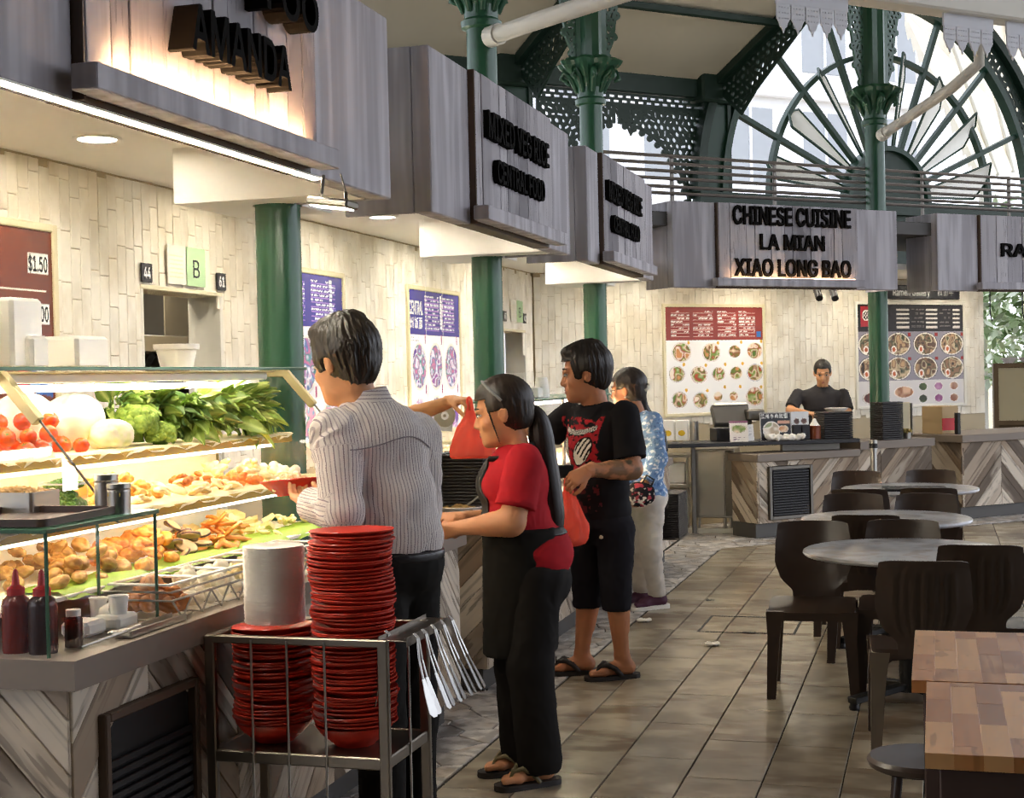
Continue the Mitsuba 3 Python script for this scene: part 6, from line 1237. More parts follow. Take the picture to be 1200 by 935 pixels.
LEGS = [shape(leg_mesh(sx, sy), 'chair_brown') for sx in (-1, 1) for sy in (-1, 1)]; APR = [shape(apron(0, s, 1), 'chair_brown') for s in (-1, 1)] + [shape(apron(s, 0, 2), 'chair_brown') for s in (-1, 1)]
def chair(x, y, rz, lab):
    """rz: the way the sitter faces, degrees from +Y, counterclockwise"""
    key = thing('dining_chair', lab, 'chair', 'dark moulded chairs round the stone tables'); M = T().translate([x, y, 0.0]).rotate([0, 0, 1], float(rz))
    for k, d in CH.items(): reuse(numbered(f'{key}__{k}'), d, M)
    for d in LEGS: reuse(numbered(key + '__leg'), d, M)
    for d in APR: reuse(numbered(key + '__apron'), d, M)
    return key
chair(-0.605, 7.33, 183, 'dark moulded chair turned to face away from the nearest stone table')
k = chair(-0.075, 6.36, 4, 'dark ribbed-back chair seen from behind, with one paler grey leg')
scene[k + '__leg'] = {**scene[k + '__leg'], 'bsdf': {'type': 'ref', 'id': 'mat_chair_grey'}}; tag(k + '__leg', 'paler grey leg')  # this leg takes a paler grey than the rest of the chair
chair(0.18, 6.93, 0, 'dark chair half hidden behind the ribbed-back chair'); chair(-0.17, 7.43, 180, 'dark chair pushed in beyond the nearest stone table, the one in front'); chair(-0.37, 8.25, 0, 'dark chair pushed in on the near side of the middle stone table')
chair(-0.505, 9.04, 180, 'dark chair beyond the middle stone table on the stall side'); chair(-0.065, 9.05, 180, 'dark chair beyond the middle stone table on the open side')
chair(-0.485, 9.97, 0, 'dark chair in front of the farthest stone table on the stall side'); chair(-0.05, 10.06, 0, 'dark chair in front of the farthest stone table on the open side'); chair(-0.59, 11.14, 180, 'dark chair at the side of the farthest stone table nearest the queue post'); chair(-0.04, 11.24, 180, 'dark chair at the far edge of the farthest stone table')
# wooden tables and stool at the near corner
def block_table(x0, x1, y0, y1, lab, seed):
    global wood_id
    key = thing('wooden_table', lab, 'table'); R = random.Random(seed); x = x0
    while x < x1 - 0.01:
        w = min(0.062, x1 - x); y = y0 - R.uniform(0, 0.2)
        while y < y1:
            l = R.uniform(0.22, 0.34); a, b = max(y, y0), min(y + l, y1); y += l
            if b - a < 0.02: continue
            wood_id += 1; m = move(slab([(x, a), (x + w, a), (x + w, b), (x, b)], -0.035, R.uniform(-0.0003, 0.0003), 0.0006), (0, 0, 0.75)); v = m[0]
            part(key, 'block', m, 'butcher_wood', uv=np.stack([v[:, 1] + wood_id, v[:, 0] - x - w / 2 + 10 * wood_id], 1))
        x += w
    part(key, 'apron', join(box(x0 + 0.03, x1 - 0.03, y0 + 0.02, y0 + 0.045, 0.60, 0.714), box(x0 + 0.03, x1 - 0.03, y1 - 0.045, y1 - 0.02, 0.60, 0.714), box(x0 + 0.03, x0 + 0.055, y0 + 0.045, y1 - 0.045, 0.60, 0.714)), 'tray_brown')
    for xx in (x0 + 0.06, x1 - 0.06):
        for yy in (y0 + 0.06, y1 - 0.06): part(key, 'leg', box(xx - 0.03, xx + 0.03, yy - 0.03, yy + 0.03, 0, 0.714), 'tray_brown')
block_table(-0.035, 0.70, 3.30, 4.055, 'wooden block-topped table nearest the camera', 1); block_table(-0.075, 0.66, 4.07, 4.85, 'wooden block-topped table butted against the nearest wooden table', 2)
key = thing('stool', 'low round dark stool tucked under the wooden tables', 'stool'); SX, SY = -0.06, 4.42
part(key, 'seat', move(lathe([(0, 0.415), (0.13, 0.415), (0.15, 0.425), (0.155, 0.44), (0.145, 0.452), (0, 0.45)], 40), (SX - 0.0, SY, 0)), 'chair_brown', smooth=40)
for a in (45, 135, 225, 315):
    c, s = math.cos(math.radians(a)), math.sin(math.radians(a)); part(key, 'leg', cyl((SX + 0.09 * c, SY + 0.09 * s, 0.415), (SX + 0.15 * c, SY + 0.15 * s, 0), 0.017, 0.013, 10), 'chair_brown', smooth=40)
# litter on the floor
for x, y, s, lab in ((-1.28, 8.42, 0.05, 'scrap of white paper on the tiles near the hatch'), (-1.83, 9.17, 0.05, 'crumpled white tissue on the tiles by the purple shoes'), (-1.53, 10.05, 0.03, 'dark scrap of litter farther along the tiles')):
    m = rough(scale(ball(s, 3), (1, 0.7, 0.22)), 0.016, 40, 3); solo('litter', move(m, (x, y, 0.011)), 'milky' if s > 0.04 else 'dark_kick', lab, 'litter', smooth=True)

# ------------------------------------------------------------------ beyond the hall
structure('ground_outside', box(-60, 80, 19, 160, -0.4, -0.21, 0.001), 'mortar', 'pale ground outside the hall')
mat('render_white', '#e4e6ea', 0.8); mat('window_grey', '#a9afb6', 0.3); mat('canopy_cloth', '#ece4d2', 0.8)
def building(u0, u1, v, h, lab, seed, cols, rows_, w=2.0):
    key = thing('building', lab, 'building'); part(key, 'wall', remap(box(u0, u1, v - 6, v, -0.3, h, 0.01), DIAG), 'render_white')
    for i in range(cols):
        for j in range(rows_):
            s, z = u0 + (i + 0.5) * (u1 - u0) / cols, 4.2 + j * 4.0
            k = part(key, 'window', remap(box(s - w / 2, s + w / 2, v - 0.05, v + 0.03, z, z + 2.6, 0.01), DIAG), 'window_grey'); part(k, 'mullion', remap(box(s - 0.06, s + 0.06, v, v + 0.08, z, z + 2.6, 0.01), DIAG), 'render_white')
    for j in range(rows_ + 1): part(key, 'ledge', remap(box(u0, u1, v, v + 0.25, 3.2 + j * 4.0, 3.45 + j * 4.0, 0.02), DIAG), 'render_white')
building(23, 40, -40, 14, 'white building with grey windows seen through the fan window', 1, 5, 3); building(6, 21, -44, 17, 'tall pale building seen under the pierced frieze', 2, 4, 3, 1.6)
key = thing('canopy', 'beige awning with a scalloped edge outside the fan window', 'canopy')
e0, e1 = np.array([-1.2, 25.0, 7.6]), np.array([3.6, 31.0, 4.9])
V = np.array([[-0.435, 29.162, 8.505], [0.974, 30.570, 5.441], [2.788, 36.328, 6.386], [2.866, 36.419, 10.811]]); part(key, 'cloth', join((V, np.array([[0, 1, 2], [0, 2, 3]])), (V - [0, 0, 0.02], np.array([[0, 2, 1], [0, 3, 2]]))), 'canopy_cloth')
a, b = V[0], V[1]; n = 14
for i in range(n):
    p, q = a + (b - a) * i / n, a + (b - a) * (i + 1) / n; mid_ = (p + q) / 2
    part(key, 'scallop', (np.array([p, q, q - [0, 0, 0.25], mid_ - [0, 0, 0.42], p - [0, 0, 0.25]]), np.array([[0, 1, 2], [0, 2, 3], [0, 3, 4]])), 'canopy_cloth')
for i in range(1, 5): part(key, 'rib', tube([V[0] + (V[3] - V[0]) * i / 5 - [0, 0, 0.06], V[1] + (V[2] - V[1]) * i / 5 - [0, 0, 0.06]], 0.04, 8), 'dull_white')
part(key, 'post', cyl(V[1] * [1, 1, 0] - [0, 0, 0.2], V[1], 0.06), 'dull_white'); part(key, 'post', cyl(V[2] * [1, 1, 0] - [0, 0, 0.2], V[2], 0.06), 'dull_white')
def leafy_tree(x, y, h, r, lab, seed, n=900):
    key = thing('tree', lab, 'tree'); R = np.random.RandomState(seed)
    part(key, 'trunk', tube([(x, y, -0.3), (x + 0.05, y, h * 0.4), (x - 0.1, y + 0.1, h * 0.7)], [0.13, 0.1, 0.05], 10), 'brown_frame', smooth=True)
    d = R.normal(size=(n, 3)); d /= np.linalg.norm(d, axis=1)[:, None]; c = np.array([x, y, h * 0.62]) + d * np.array([r, r, h * 0.45]) * (R.rand(n, 1) ** 0.4); V, Fm, C = [], [], []
    for i in range(n):
        a = R.normal(size=3); a /= np.linalg.norm(a); b = np.cross(a, R.normal(size=3)); b /= np.linalg.norm(b); s = 0.16
        V += [c[i] - a * s, c[i] + b * s * 0.4, c[i] + a * s, c[i] - b * s * 0.4]; Fm += [[4 * i, 4 * i + 1, 4 * i + 2], [4 * i, 4 * i + 2, 4 * i + 3]]; C += [lin(('#93a878', '#c4d0ae', '#6c8450', '#dfe6d2')[i % 4])] * 4
    part(key, 'foliage', (np.array(V), np.array(Fm)), 'vcol', kind='stuff', color=np.array(C))
leafy_tree(1.9, 29.5, 4.8, 1.6, 'leafy tree outside past the end of the back wall', 1, 1500); leafy_tree(5.2, 32, 5.4, 1.8, 'second leafy tree outside, farther from the back wall', 2, 1200); leafy_tree(0.6, 33.5, 3.4, 1.3, 'low leafy tree behind the brick wall end', 3, 800)
key = thing('glass_cabinet', 'old brown glass-fronted cabinet past the end of the back wall', 'cabinet'); mat('old_wood', '#5d4a30', 0.5)
GX, GY = 0.82, 19.4
part(key, 'carcass', box(GX - 0.1, GX + 1.2, GY, GY + 0.4, 0.4, 1.64), 'old_wood'); part(key, 'back', box(GX - 0.06, GX + 1.16, GY - 0.03, GY - 0.002, 0.9, 1.6), 'beige_case')
for x in (GX - 0.1, GX + 0.28, GX + 0.68): part(key, 'stile', box(x, x + 0.06, GY - 0.05, GY, 0.4, 1.64), 'old_wood')
for z in (0.4, 0.85, 1.58): part(key, 'rail', box(GX - 0.1, GX + 1.2, GY - 0.048, GY, z, z + 0.06), 'old_wood')
part(key, 'door_glass', (np.array([[GX - 0.04, GY - 0.035, 0.9], [GX + 1.15, GY - 0.035, 0.9], [GX + 1.15, GY - 0.035, 1.69], [GX - 0.04, GY - 0.035, 1.69]]), np.array([[0, 1, 2], [0, 2, 3]])), 'pane_glass')
for q in range(4): part(key, 'stored_dish', move(lathe([(0, 0), (0.05, 0), (0.11, 0.07), (0.1, 0.07), (0, 0.02)], 20), (GX + 0.12 + 0.2 * q, GY - 0.0 + 0.0, 0.93 + 0.3 * (q % 2)) if False else (GX + 0.1 + 0.22 * q, GY + 0.2, 1.641)), 'white_plate', smooth=40)
for x in (GX - 0.05, GX + 1.1): part(key, 'leg', box(x, x + 0.06, GY + 0.05, GY + 0.35, 0, 0.4), 'old_wood')
for x in (0.66, 1.03): solo('hanging_cord', tube([(x, 18.4, 3.2), (x, 18.4, 2.25), (x + 0.02, 18.4, 2.15)], 0.008, 6), 'black', ('thin black cord hanging by the brick wall end', 'thin black cord hanging over the brown cabinet')[x > 0.8], 'cord')
# ------------------------------------------------------------------ people
mat('skin', VC, 0.48, spec=0.35); mat('hair', VC, 0.42, spec=0.5); mat('cloth', VC, 0.85, spec=0.2); mat('eye_white', '#e9e4dc', 0.25); mat('eye_dark', '#1a1210', 0.2); mat('lip', '#9c5248', 0.45); mat('brow', '#1c1512', 0.8)
STR_A, STR_B, STR_C = L('#d6cfca'), L('#8a7f86'), L('#c2bab6')
def shirt_fn(p, n, uv):
    s = 0.5 + 0.5 * dr.sin(uv.x * 2 * math.pi / 0.0125); s2 = 0.5 + 0.5 * dr.sin(uv.x * 2 * math.pi / 0.0125 * 0.5)
    return mixc(mixc(STR_A, STR_B, sstep(0.72, 0.9, s)), STR_C, 0.5 * s2)
mat('striped_cotton', proc(shirt_fn), 0.8, spec=0.2); mat('rubber_dark', '#231c19', 0.6); mat('strap_olive', '#6f6446', 0.5)
scene['mat_red_bag'] = {'type': 'principledthin', 'base_color': rgb('#fb8672'), 'roughness': 0.3, 'diff_trans': 1.25, 'spec_trans': 0.1, 'eta': 1.4}
def P3(**k): return {a: np.array(b, float) for a, b in k.items()}
def frame(f, up=(0, 0, 1.0)):
    f = np.asarray(f, float); f = f / np.linalg.norm(f); l = np.cross(up, f); l /= np.linalg.norm(l); return np.stack([f, l, np.cross(f, l)], 1)
def lerp(a, b, t): return a + (b - a) * t
def head_prims(c, Rm, s=1.0, jaw=1.0):
    W = lambda *p: c + Rm @ (np.array(p) * s); e = lambda p, r, k=0.02, t='e': (t, W(*p), np.array(r) * s, Rm, None, k * s); cn = lambda p, q, a, b, k=0.015: ('c', W(*p), W(*q), a * s, b * s, k * s)
    out = [e((-0.012, 0, 0.035), (0.097, 0.077, 0.088)), e((0.028, 0, -0.035), (0.064, 0.062 * jaw, 0.085), 0.03), e((0.042, 0, -0.078), (0.044, 0.046 * jaw, 0.038), 0.03),
        cn((0.086, 0, 0.012), (0.104, 0, -0.03), 0.008, 0.0125, 0.012), cn((0.094, 0.012, -0.036), (0.094, -0.012, -0.036), 0.0085, 0.0085, 0.008), e((0.084, 0, -0.058), (0.014, 0.024, 0.012), 0.01), e((0.084, 0, -0.072), (0.013, 0.02, 0.009), 0.01), e((0.076, 0, -0.1), (0.02, 0.024, 0.016), 0.02),
        cn((0.078, 0.04, 0.026), (0.088, 0.01, 0.022), 0.01, 0.01, 0.015), cn((0.078, -0.04, 0.026), (0.088, -0.01, 0.022), 0.01, 0.01, 0.015), e((0.062, 0.042, -0.03), (0.022, 0.02, 0.02), 0.02), e((0.062, -0.042, -0.03), (0.022, 0.02, 0.02), 0.02)]
    for y in (1, -1):
        out += [e((0.094, y * 0.031, 0.006), (0.012, 0.017, 0.009), 0.01, '-e'), e((-0.004, y * 0.076, -0.008), (0.018, 0.009, 0.031), 0.008), e((-0.008, y * 0.084, 0.002), (0.017, 0.006, 0.022), 0.006), e((0.002, y * 0.089, -0.006), (0.008, 0.006, 0.014), 0.004, '-e')]
    return out
def face_parts(key, c, Rm, s=1.0, sides=(1, -1), closed=0.55, brow='brow', lip='lip'):
    W = lambda p: c + (np.asarray(p) * s) @ Rm.T
    B = ball(1, 3)
    for y in sides:
        e = (B[0] * [0.011, 0.0135, 0.0075 * closed + 0.002] + [0.0835, y * 0.031, 0.005], B[1]); k = part(key, 'eye', (W(e[0]), e[1]), 'eye_white', smooth=True)
        i = (B[0] * [0.004, 0.006, 0.0058] + [0.0925, y * 0.032, 0.0045], B[1]); part(k, 'iris', (W(i[0]), i[1]), 'eye_dark', smooth=True)
        t = tube([(0.089, y * 0.016, 0.008), (0.0945, y * 0.031, 0.0125), (0.082, y * 0.047, 0.0085)], [0.0013, 0.0022, 0.0013], 6); part(key, 'eyelid', (W(t[0]), t[1]), 'eye_dark', smooth=True)
        t = tube([(0.092, y * 0.012, 0.028), (0.0945, y * 0.028, 0.034), (0.080, y * 0.05, 0.030)], [0.003, 0.0036, 0.002], 7); part(key, 'eyebrow', (W(t[0]), t[1]), brow, smooth=True)
    for z, r in ((-0.060, 0.0055), (-0.0705, 0.006)):
        t = tube([(0.083, 0.021, -0.066), (0.0945, 0.009, z - 0.001), (0.0965, 0, z), (0.0945, -0.009, z - 0.001), (0.083, -0.021, -0.066)], [0.001, r * 0.8, r, r * 0.8, 0.001], 8); part(key, 'lip', (W(t[0]), t[1]), lip, smooth=True)
def hair_cap(key, c, Rm, s, style, hues, seed, amp=0.006, h=0.004):
    def loc(Pw): return ((Pw - c.astype(np.float32)) @ Rm.astype(np.float32)) / s
    def cut(Pw):
        q = loc(Pw); x, y, z = q[..., 0], q[..., 1], q[..., 2]; ear = 0.031 - np.sqrt((x - 0.004) ** 2 + (np.abs(y) - 0.098) ** 2 + (z + 0.016) ** 2)
        if style == 'man': return np.maximum.reduce([np.minimum(x - 0.058 + 0.25 * np.maximum(0.05 - z, 0) * 0.4, 0.066 - z), -0.082 - z + 0.15 * np.maximum(x + 0.05, 0), np.minimum(x - 0.012, -0.02 - z), ear]) * s
        if style == 'crop': return np.maximum.reduce([np.minimum(x - 0.052, 0.068 - z), -0.06 - z, np.minimum(x + 0.0, 0.0 - z), ear]) * s
        return np.maximum.reduce([np.minimum(x - 0.05, 0.062 - z), -0.075 - z, np.minimum(x - 0.004, 0.01 - z), ear]) * s
    W = lambda *p: c + Rm @ (np.array(p) * s); g = {'man': 0.018, 'crop': 0.008, 'woman': 0.014}[style]
    pr = [('e', W(-0.014, 0, 0.037), np.array((0.098 + g, 0.077 + g, 0.089 + g)) * s, Rm), ('e', W(-0.045, 0, -0.02), np.array((0.07, 0.068, 0.07)) * s, Rm)]
    if style == 'man': pr += [('e', W(0.045, 0.012, 0.105), np.array((0.05, 0.055, 0.03)) * s, Rm), ('e', W(-0.02, 0, 0.12), np.array((0.07, 0.06, 0.03)) * s, Rm)]
    m = field_mesh(pr, h, 0.02, cut=cut); q = loc(m[0]); n = np.array(trimesh.Trimesh(*m, process=False).vertex_normals); a = np.arctan2(q[:, 1], q[:, 0] + 0.02)
    st = meshkit.fbm(np.stack([a * 9, q[:, 2] * 14, np.hypot(q[:, 0], q[:, 1]) * 20], 1) + seed, 3, seed) - 0.5; fine = meshkit.noise(np.stack([q[:, 1] * 220, a * 40, q[:, 2] * 40], 1), seed + 3) - 0.5
    V = m[0] + n * (st * amp * 2 + fine * amp * 0.5)[:, None]; t = np.clip(st + fine * 0.5 + 0.5, 0, 1)[:, None]; part(key, 'hair', (V, m[1]), 'hair', smooth=True, color=lin(hues[0]) * (1 - t) + lin(hues[1]) * t)
def hand(w, d, n, thumb, curl=0.6, s=1.0, spread=0.0):
    """w wrist, d towards the fingers, n out of the palm (the way the fingers curl), thumb +1 or -1 along n x d"""
    x = np.asarray(d, float); x /= np.linalg.norm(x); n = np.asarray(n, float); n = n - x * (n @ x); n /= np.linalg.norm(n); y = np.cross(n, x) * thumb; W = lambda a, b, c: w + (x * a + y * b + n * c) * s
    pr = [('c', W(-0.03, 0, 0), W(0.01, 0, 0), 0.027 * s, 0.027 * s), ('c', W(0.01, 0.012, 0), W(0.085, 0.026, 0), 0.02 * s, 0.0125 * s), ('c', W(0.01, 0.004, 0), W(0.088, 0.006, 0), 0.02 * s, 0.0125 * s), ('c', W(0.01, -0.006, 0), W(0.083, -0.013, 0), 0.019 * s, 0.012 * s), ('c', W(0.01, -0.012, 0), W(0.074, -0.031, 0), 0.018 * s, 0.011 * s), ('c', W(0.015, 0.02, 0.006), W(0.05, 0.03, 0.01), 0.018 * s, 0.012 * s)]
    for i, (b, x0, Ls, r) in enumerate(((0.027, 0.086, 0.072, 0.0092), (0.007, 0.09, 0.08, 0.0095), (-0.013, 0.085, 0.074, 0.009), (-0.031, 0.075, 0.058, 0.0078))):
        p = np.array([x0, b, 0.0]); a = 0.0
        for j, f in enumerate((0.44, 0.31, 0.25)):
            a += curl * (0.75, 1.0, 0.7)[j] * (1 + 0.08 * i); q = p + Ls * f * np.array([math.cos(a), spread * (1.5 - i) * 0.25, math.sin(a)]); rr = r * (1 - 0.1 * j); pr.append(('c', W(*p), W(*q), rr * s, rr * 0.92 * s, 0.004)); p = q
    t = [np.array([0.03, 0.03, 0.008]), np.array([0.06, 0.048, 0.02]), np.array([0.085, 0.05, 0.03 + 0.012 * curl]), np.array([0.105, 0.043, 0.036 + 0.03 * curl])]
    for a, b, r in zip(t[:-1], t[1:], (0.0125, 0.0105, 0.0095)): pr.append(('c', W(*a), W(*b), r * s, r * 0.9 * s, 0.006))
    return field_mesh(pr, 0.003, 0.012)
def limb(a, b, c, r): return [('c', a, b, r[0], r[1]), ('c', b, c, r[1], r[2])]
def foot(a, toe, s=1.0):
    d = toe - a; d[2] = 0; d /= np.linalg.norm(d); y = np.cross([0, 0, 1.0], d); W = lambda f, l, z: np.array([a[0], a[1], 0]) + (d * f + y * l) * s + np.array([0, 0, z])
    pr = [('c', a, W(-0.02, 0, 0.06), 0.036 * s, 0.036 * s), ('c', W(-0.03, 0, 0.055), W(0.09, 0.0, 0.047), 0.034 * s, 0.026 * s), ('c', W(0.0, 0, 0.07), W(0.11, 0.01, 0.045), 0.03 * s, 0.022 * s), ('c', W(0.10, -0.022, 0.044), W(0.10, 0.026, 0.044), 0.02 * s, 0.021 * s)]
    return pr + [('c', W(0.11, l, 0.042), W(0.15 + e, l * 1.05, 0.039), 0.013 * s * k, 0.011 * s * k, 0.004) for l, e, k in ((0.03, 0.012, 1.15), (0.010, 0.01, 0.85), (-0.007, 0.002, 0.8), (-0.022, -0.006, 0.75), (-0.035, -0.016, 0.72))]
def sandal(key, a, toe, m_sole, m_strap, s=1.0, wide=0.0):
    d = toe - a; d[2] = 0; d /= np.linalg.norm(d); y = np.cross([0, 0, 1.0], d); o = np.array([a[0], a[1], 0])
    P_ = shapely.union_all([Point(-0.045, 0).buffer(0.042), Point(0.02, 0).buffer(0.038), Point(0.11, 0.0).buffer(0.052), Point(0.145, 0.006).buffer(0.045)]).convex_hull
    m = extrude(P_, 0.022, 0.001); sole = (o + (m[0][:, :1] * d + m[0][:, 1:2] * y) * s + np.array([0, 0, 1.0]) * m[0][:, 2:3], m[1]); k = part(key, 'sandal', sole, m_sole)
    W = lambda f, l, z: o + (d * f + y * l) * s + np.array([0, 0, z])
    for sd in (1, -1): part(k, 'strap', tube([W(0.135, 0.018, 0.03), W(0.118, 0.018, 0.072), W(0.085, sd * 0.028 + 0.006, 0.082), W(0.05, sd * 0.045, 0.062), W(0.02, sd * 0.05, 0.024)], [0.006 + wide * 0.3, 0.009 + wide, 0.010 + wide, 0.010 + wide, 0.009 + wide], 8), m_strap, smooth=True)
def folds(m, amp, seed, fr=(14, 14, 6)):
    n = np.array(trimesh.Trimesh(*m, process=False).vertex_normals); v = np.asarray(m[0]); r = 1 - np.abs(2 * meshkit.fbm(v * np.array(fr) + meshkit.fbm(v * 4, 2, seed)[:, None] * 3, 3, seed) - 1) * 2
    return v + n * (r * amp)[:, None], m[1]
def skin_col(v, hue, seed): return lin(hue) * (0.92 + 0.16 * meshkit.fbm(np.asarray(v) * 22, 3, seed)[:, None])
def cols(v, hue, k=0.12, seed=0, freq=30): return np.tile(lin(hue), (len(v), 1)) * (1 - k / 2 + k * meshkit.fbm(np.asarray(v) * freq, 3, seed)[:, None])
def below(z): return lambda P_: z - P_[..., 2]
def cutall(*fs): return lambda P_: np.maximum.reduce([f(P_) for f in fs])
def ball_cut(c, r): c = np.asarray(c, np.float32); return lambda P_: r - np.sqrt(((P_ - c) ** 2).sum(-1))
def end_cut(p, d, r):
    """cuts a sleeve off square at p along d, within r of that line"""
    p, d = np.asarray(p, np.float32), np.asarray(d, np.float32) / np.float32(np.linalg.norm(d))
    def f(P_):
        q = P_ - p; t = q @ d; rad = np.sqrt(np.maximum((q ** 2).sum(-1) - t * t, 0)); return np.minimum.reduce([t, r - rad, 0.3 - t])
    return f
def sleeve(a, b, t, r0, r1, h): return field_mesh([('c', a, lerp(a, b, t + 0.12), r0, r1)], h, 0.01, cut=end_cut(lerp(a, b, t), b - a, 0.3))
def ring(c, n, r0, r1, h0, h1, N=40, squash=1.0, th=0.004):
    """a standing band of cloth round an axis: collar, cuff, strap"""
    Rm = frame(n if abs(n[2]) < 0.9 else (n[0], n[1], n[2]), (0, 1, 0.01)) if False else None
    z = np.asarray(n, float) / np.linalg.norm(n); x = np.cross(z, [0.3, 0.9, 0.1]); x /= np.linalg.norm(x); y = np.cross(z, x)
    m = lathe([(r0, h0), (r0 + th, h0), (r1 + th, h1), (r1, h1), (r0, h0)], N, False); return (np.asarray(c) + m[0][:, :1] * x + m[0][:, 1:2] * y * squash + m[0][:, 2:] * z, m[1])

# --- the man in the striped shirt
J = P3(head=(-1.875, 4.433, 1.664), neck=(-1.820, 4.468, 1.510), chest=(-1.789, 4.475, 1.390), belly=(-1.752, 4.483, 1.190), hip=(-1.743, 4.503, 1.017), ls=(-1.871, 4.326, 1.431), rs=(-1.697, 4.637, 1.404), le=(-1.818, 4.255, 1.183), lw=(-2.005, 4.408, 1.196), re=(-1.721, 4.720, 1.133), rw=(-1.907, 4.853, 1.150), lh=(-1.773, 4.432, 0.997), rh=(-1.719, 4.593, 0.977), lk=(-1.766, 4.405, 0.495), rk=(-1.720, 4.585, 0.455), la=(-1.756, 4.381, 0.066), ra=(-1.722, 4.578, 0.066), bowl=(-2.107, 4.514, 1.215))
H = frame((-0.93, 0.31, -0.22)); B = frame((-0.83, 0.56, 0.0)); f_, l_ = B[:, 0], B[:, 1]; s = 1.1
key = thing('person', 'man in a pale striped shirt and black trousers holding a red bowl', 'man')
sk = head_prims(J['head'], H, s) + [('c', J['head'] + H @ np.array((-0.02, 0, -0.06)), J['neck'] - [0, 0, 0.03], 0.058, 0.062), ('c', J['chest'], J['belly'], 0.10, 0.09), ('c', J['belly'], J['hip'], 0.09, 0.1), ('c', J['ls'], J['rs'], 0.045, 0.045)] + limb(J['ls'], J['le'], J['lw'], (0.045, 0.04, 0.027)) + limb(J['rs'], J['re'], J['rw'], (0.045, 0.04, 0.027)) + limb(J['lh'], J['lk'], J['la'], (0.075, 0.052, 0.036)) + limb(J['rh'], J['rk'], J['ra'], (0.075, 0.052, 0.036))
m = join(field_mesh(sk, 0.006, 0.02), hand(J['lw'], J['bowl'] - J['lw'] + [0, 0, 0.01], (-0.25, 0.45, 0.85), -1, 0.38, 1.0, 0.2), hand(J['rw'], (-0.8, 0.3, -0.1), (0, 0.3, -0.9), -1, 0.7)); put(key, m, 'skin', True, color=skin_col(m[0], '#c78f66', 1)); face_parts(key, J['head'], H, s, (1, -1))
hair_cap(key, J['head'], H, s, 'man', ('#120e0b', '#32281b'), 1, 0.008)
top = [('e', J['chest'] + [0, 0, -0.02], (0.125, 0.185, 0.17), B), ('e', J['belly'], (0.125, 0.165, 0.19), B), ('e', J['hip'] + [0, 0, 0.06], (0.13, 0.17, 0.13), B), ('c', J['ls'] - [0, 0, 0.005], J['rs'] - [0, 0, 0.005], 0.062, 0.062, 0.04), ('c', J['neck'] - [0, 0, 0.06], J['neck'] - [0, 0, 0.02], 0.085, 0.07, 0.05), ('c', J['ls'], J['le'], 0.072, 0.062, 0.03), ('c', J['le'], lerp(J['le'], J['lw'], 1.0), 0.06, 0.045), ('c', J['rs'], J['re'], 0.072, 0.06, 0.03), ('c', J['re'], lerp(J['re'], J['rw'], 0.85), 0.06, 0.045)]
m = field_mesh(top, 0.006, 0.03, cut=cutall(below(1.005), ball_cut(J['neck'] + [0.0, 0, 0.075], 0.072), end_cut(lerp(J['le'], J['lw'], 0.93), J['lw'] - J['le'], 0.08))); m = folds(folds(m, 0.009, 3, (7, 7, 4)), 0.004, 33, (16, 16, 8))
v = m[0]; u = (v - J['chest']) @ l_
for a, b in (('ls', 'le'), ('le', 'lw'), ('rs', 're'), ('re', 'rw')):
    d = J[b] - J[a]; Ld = np.linalg.norm(d); d /= Ld; q = v - J[a]; t = q @ d; r = np.linalg.norm(q - np.outer(t, d), axis=1); near = (r < 0.083) & (t > (0.06 if a[1] == 's' else -0.02)) & (t < Ld + 0.05) & (np.abs(u) > 0.13 if a[1] == 's' else True)
    x = np.cross(d, [0.2, 0.3, 0.9]); x /= np.linalg.norm(x); y = np.cross(d, x); u = np.where(near, np.arctan2(q @ y, q @ x) * 0.062, u)
part(key, 'shirt', m, 'striped_cotton', smooth=True, uv=np.stack([u, v[:, 2]], 1))
ax = J['head'] - J['neck']; cm = ring(J['neck'] + [0.006, -0.002, 0.022], ax * [0.5, 0.5, 1] + [0, 0, 0.05], 0.088, 0.069, -0.03, 0.038, 44, 0.95, 0.006); part(key, 'collar', cm, 'striped_cotton', smooth=True, uv=np.stack([np.asarray(cm[0])[:, 2], np.asarray(cm[0])[:, 0]], 1))
dv = (v - J['chest']); bl = dv @ l_; bf = dv @ f_
pts = []
for l0 in np.linspace(-0.165, 0.165, 23):
    z0 = 1.425 - 0.25 * abs(l0) * abs(l0) - 0.02; k = np.where((np.abs(bl - l0) < 0.012) & (np.abs(v[:, 2] - z0) < 0.02))[0]
    if len(k): i = k[np.argmin(bf[k])]; pts.append(v[i] - f_ * 0.001)
pts = np.array(pts); pf = [np.polyval(np.polyfit(np.arange(len(pts)), pts[:, i], 3), np.arange(len(pts))) for i in range(3)]; pts = np.stack(pf, 1) - f_ * 0.002
mat('seam', '#8d868a', 0.8); part(key, 'yoke_seam', tube(pts, 0.0022, 6), 'seam', smooth=True)
tr = [('e', J['hip'] + [0, 0, -0.03], (0.14, 0.175, 0.13), B), ('c', J['lh'], J['lk'], 0.10, 0.078), ('c', J['lk'], J['la'], 0.078, 0.07), ('c', J['rh'], J['rk'], 0.10, 0.078), ('c', J['rk'], J['ra'], 0.078, 0.07)]
m = folds(field_mesh(tr, 0.008, 0.03, cut=cutall(below(0.045), lambda P_: P_[..., 2] - 1.035)), 0.005, 5); part(key, 'trousers', m, 'cloth', smooth=True, color=cols(m[0], '#14120f', 0.2, 2))
part(key, 'belt', (lambda q: q)(field_mesh([('e', J['hip'] + [0, 0, 0.005], (0.146, 0.181, 0.12), B)], 0.008, 0.02, cut=lambda P_: np.abs(P_[..., 2] - 1.015) - 0.018)), 'black_plastic', smooth=40)
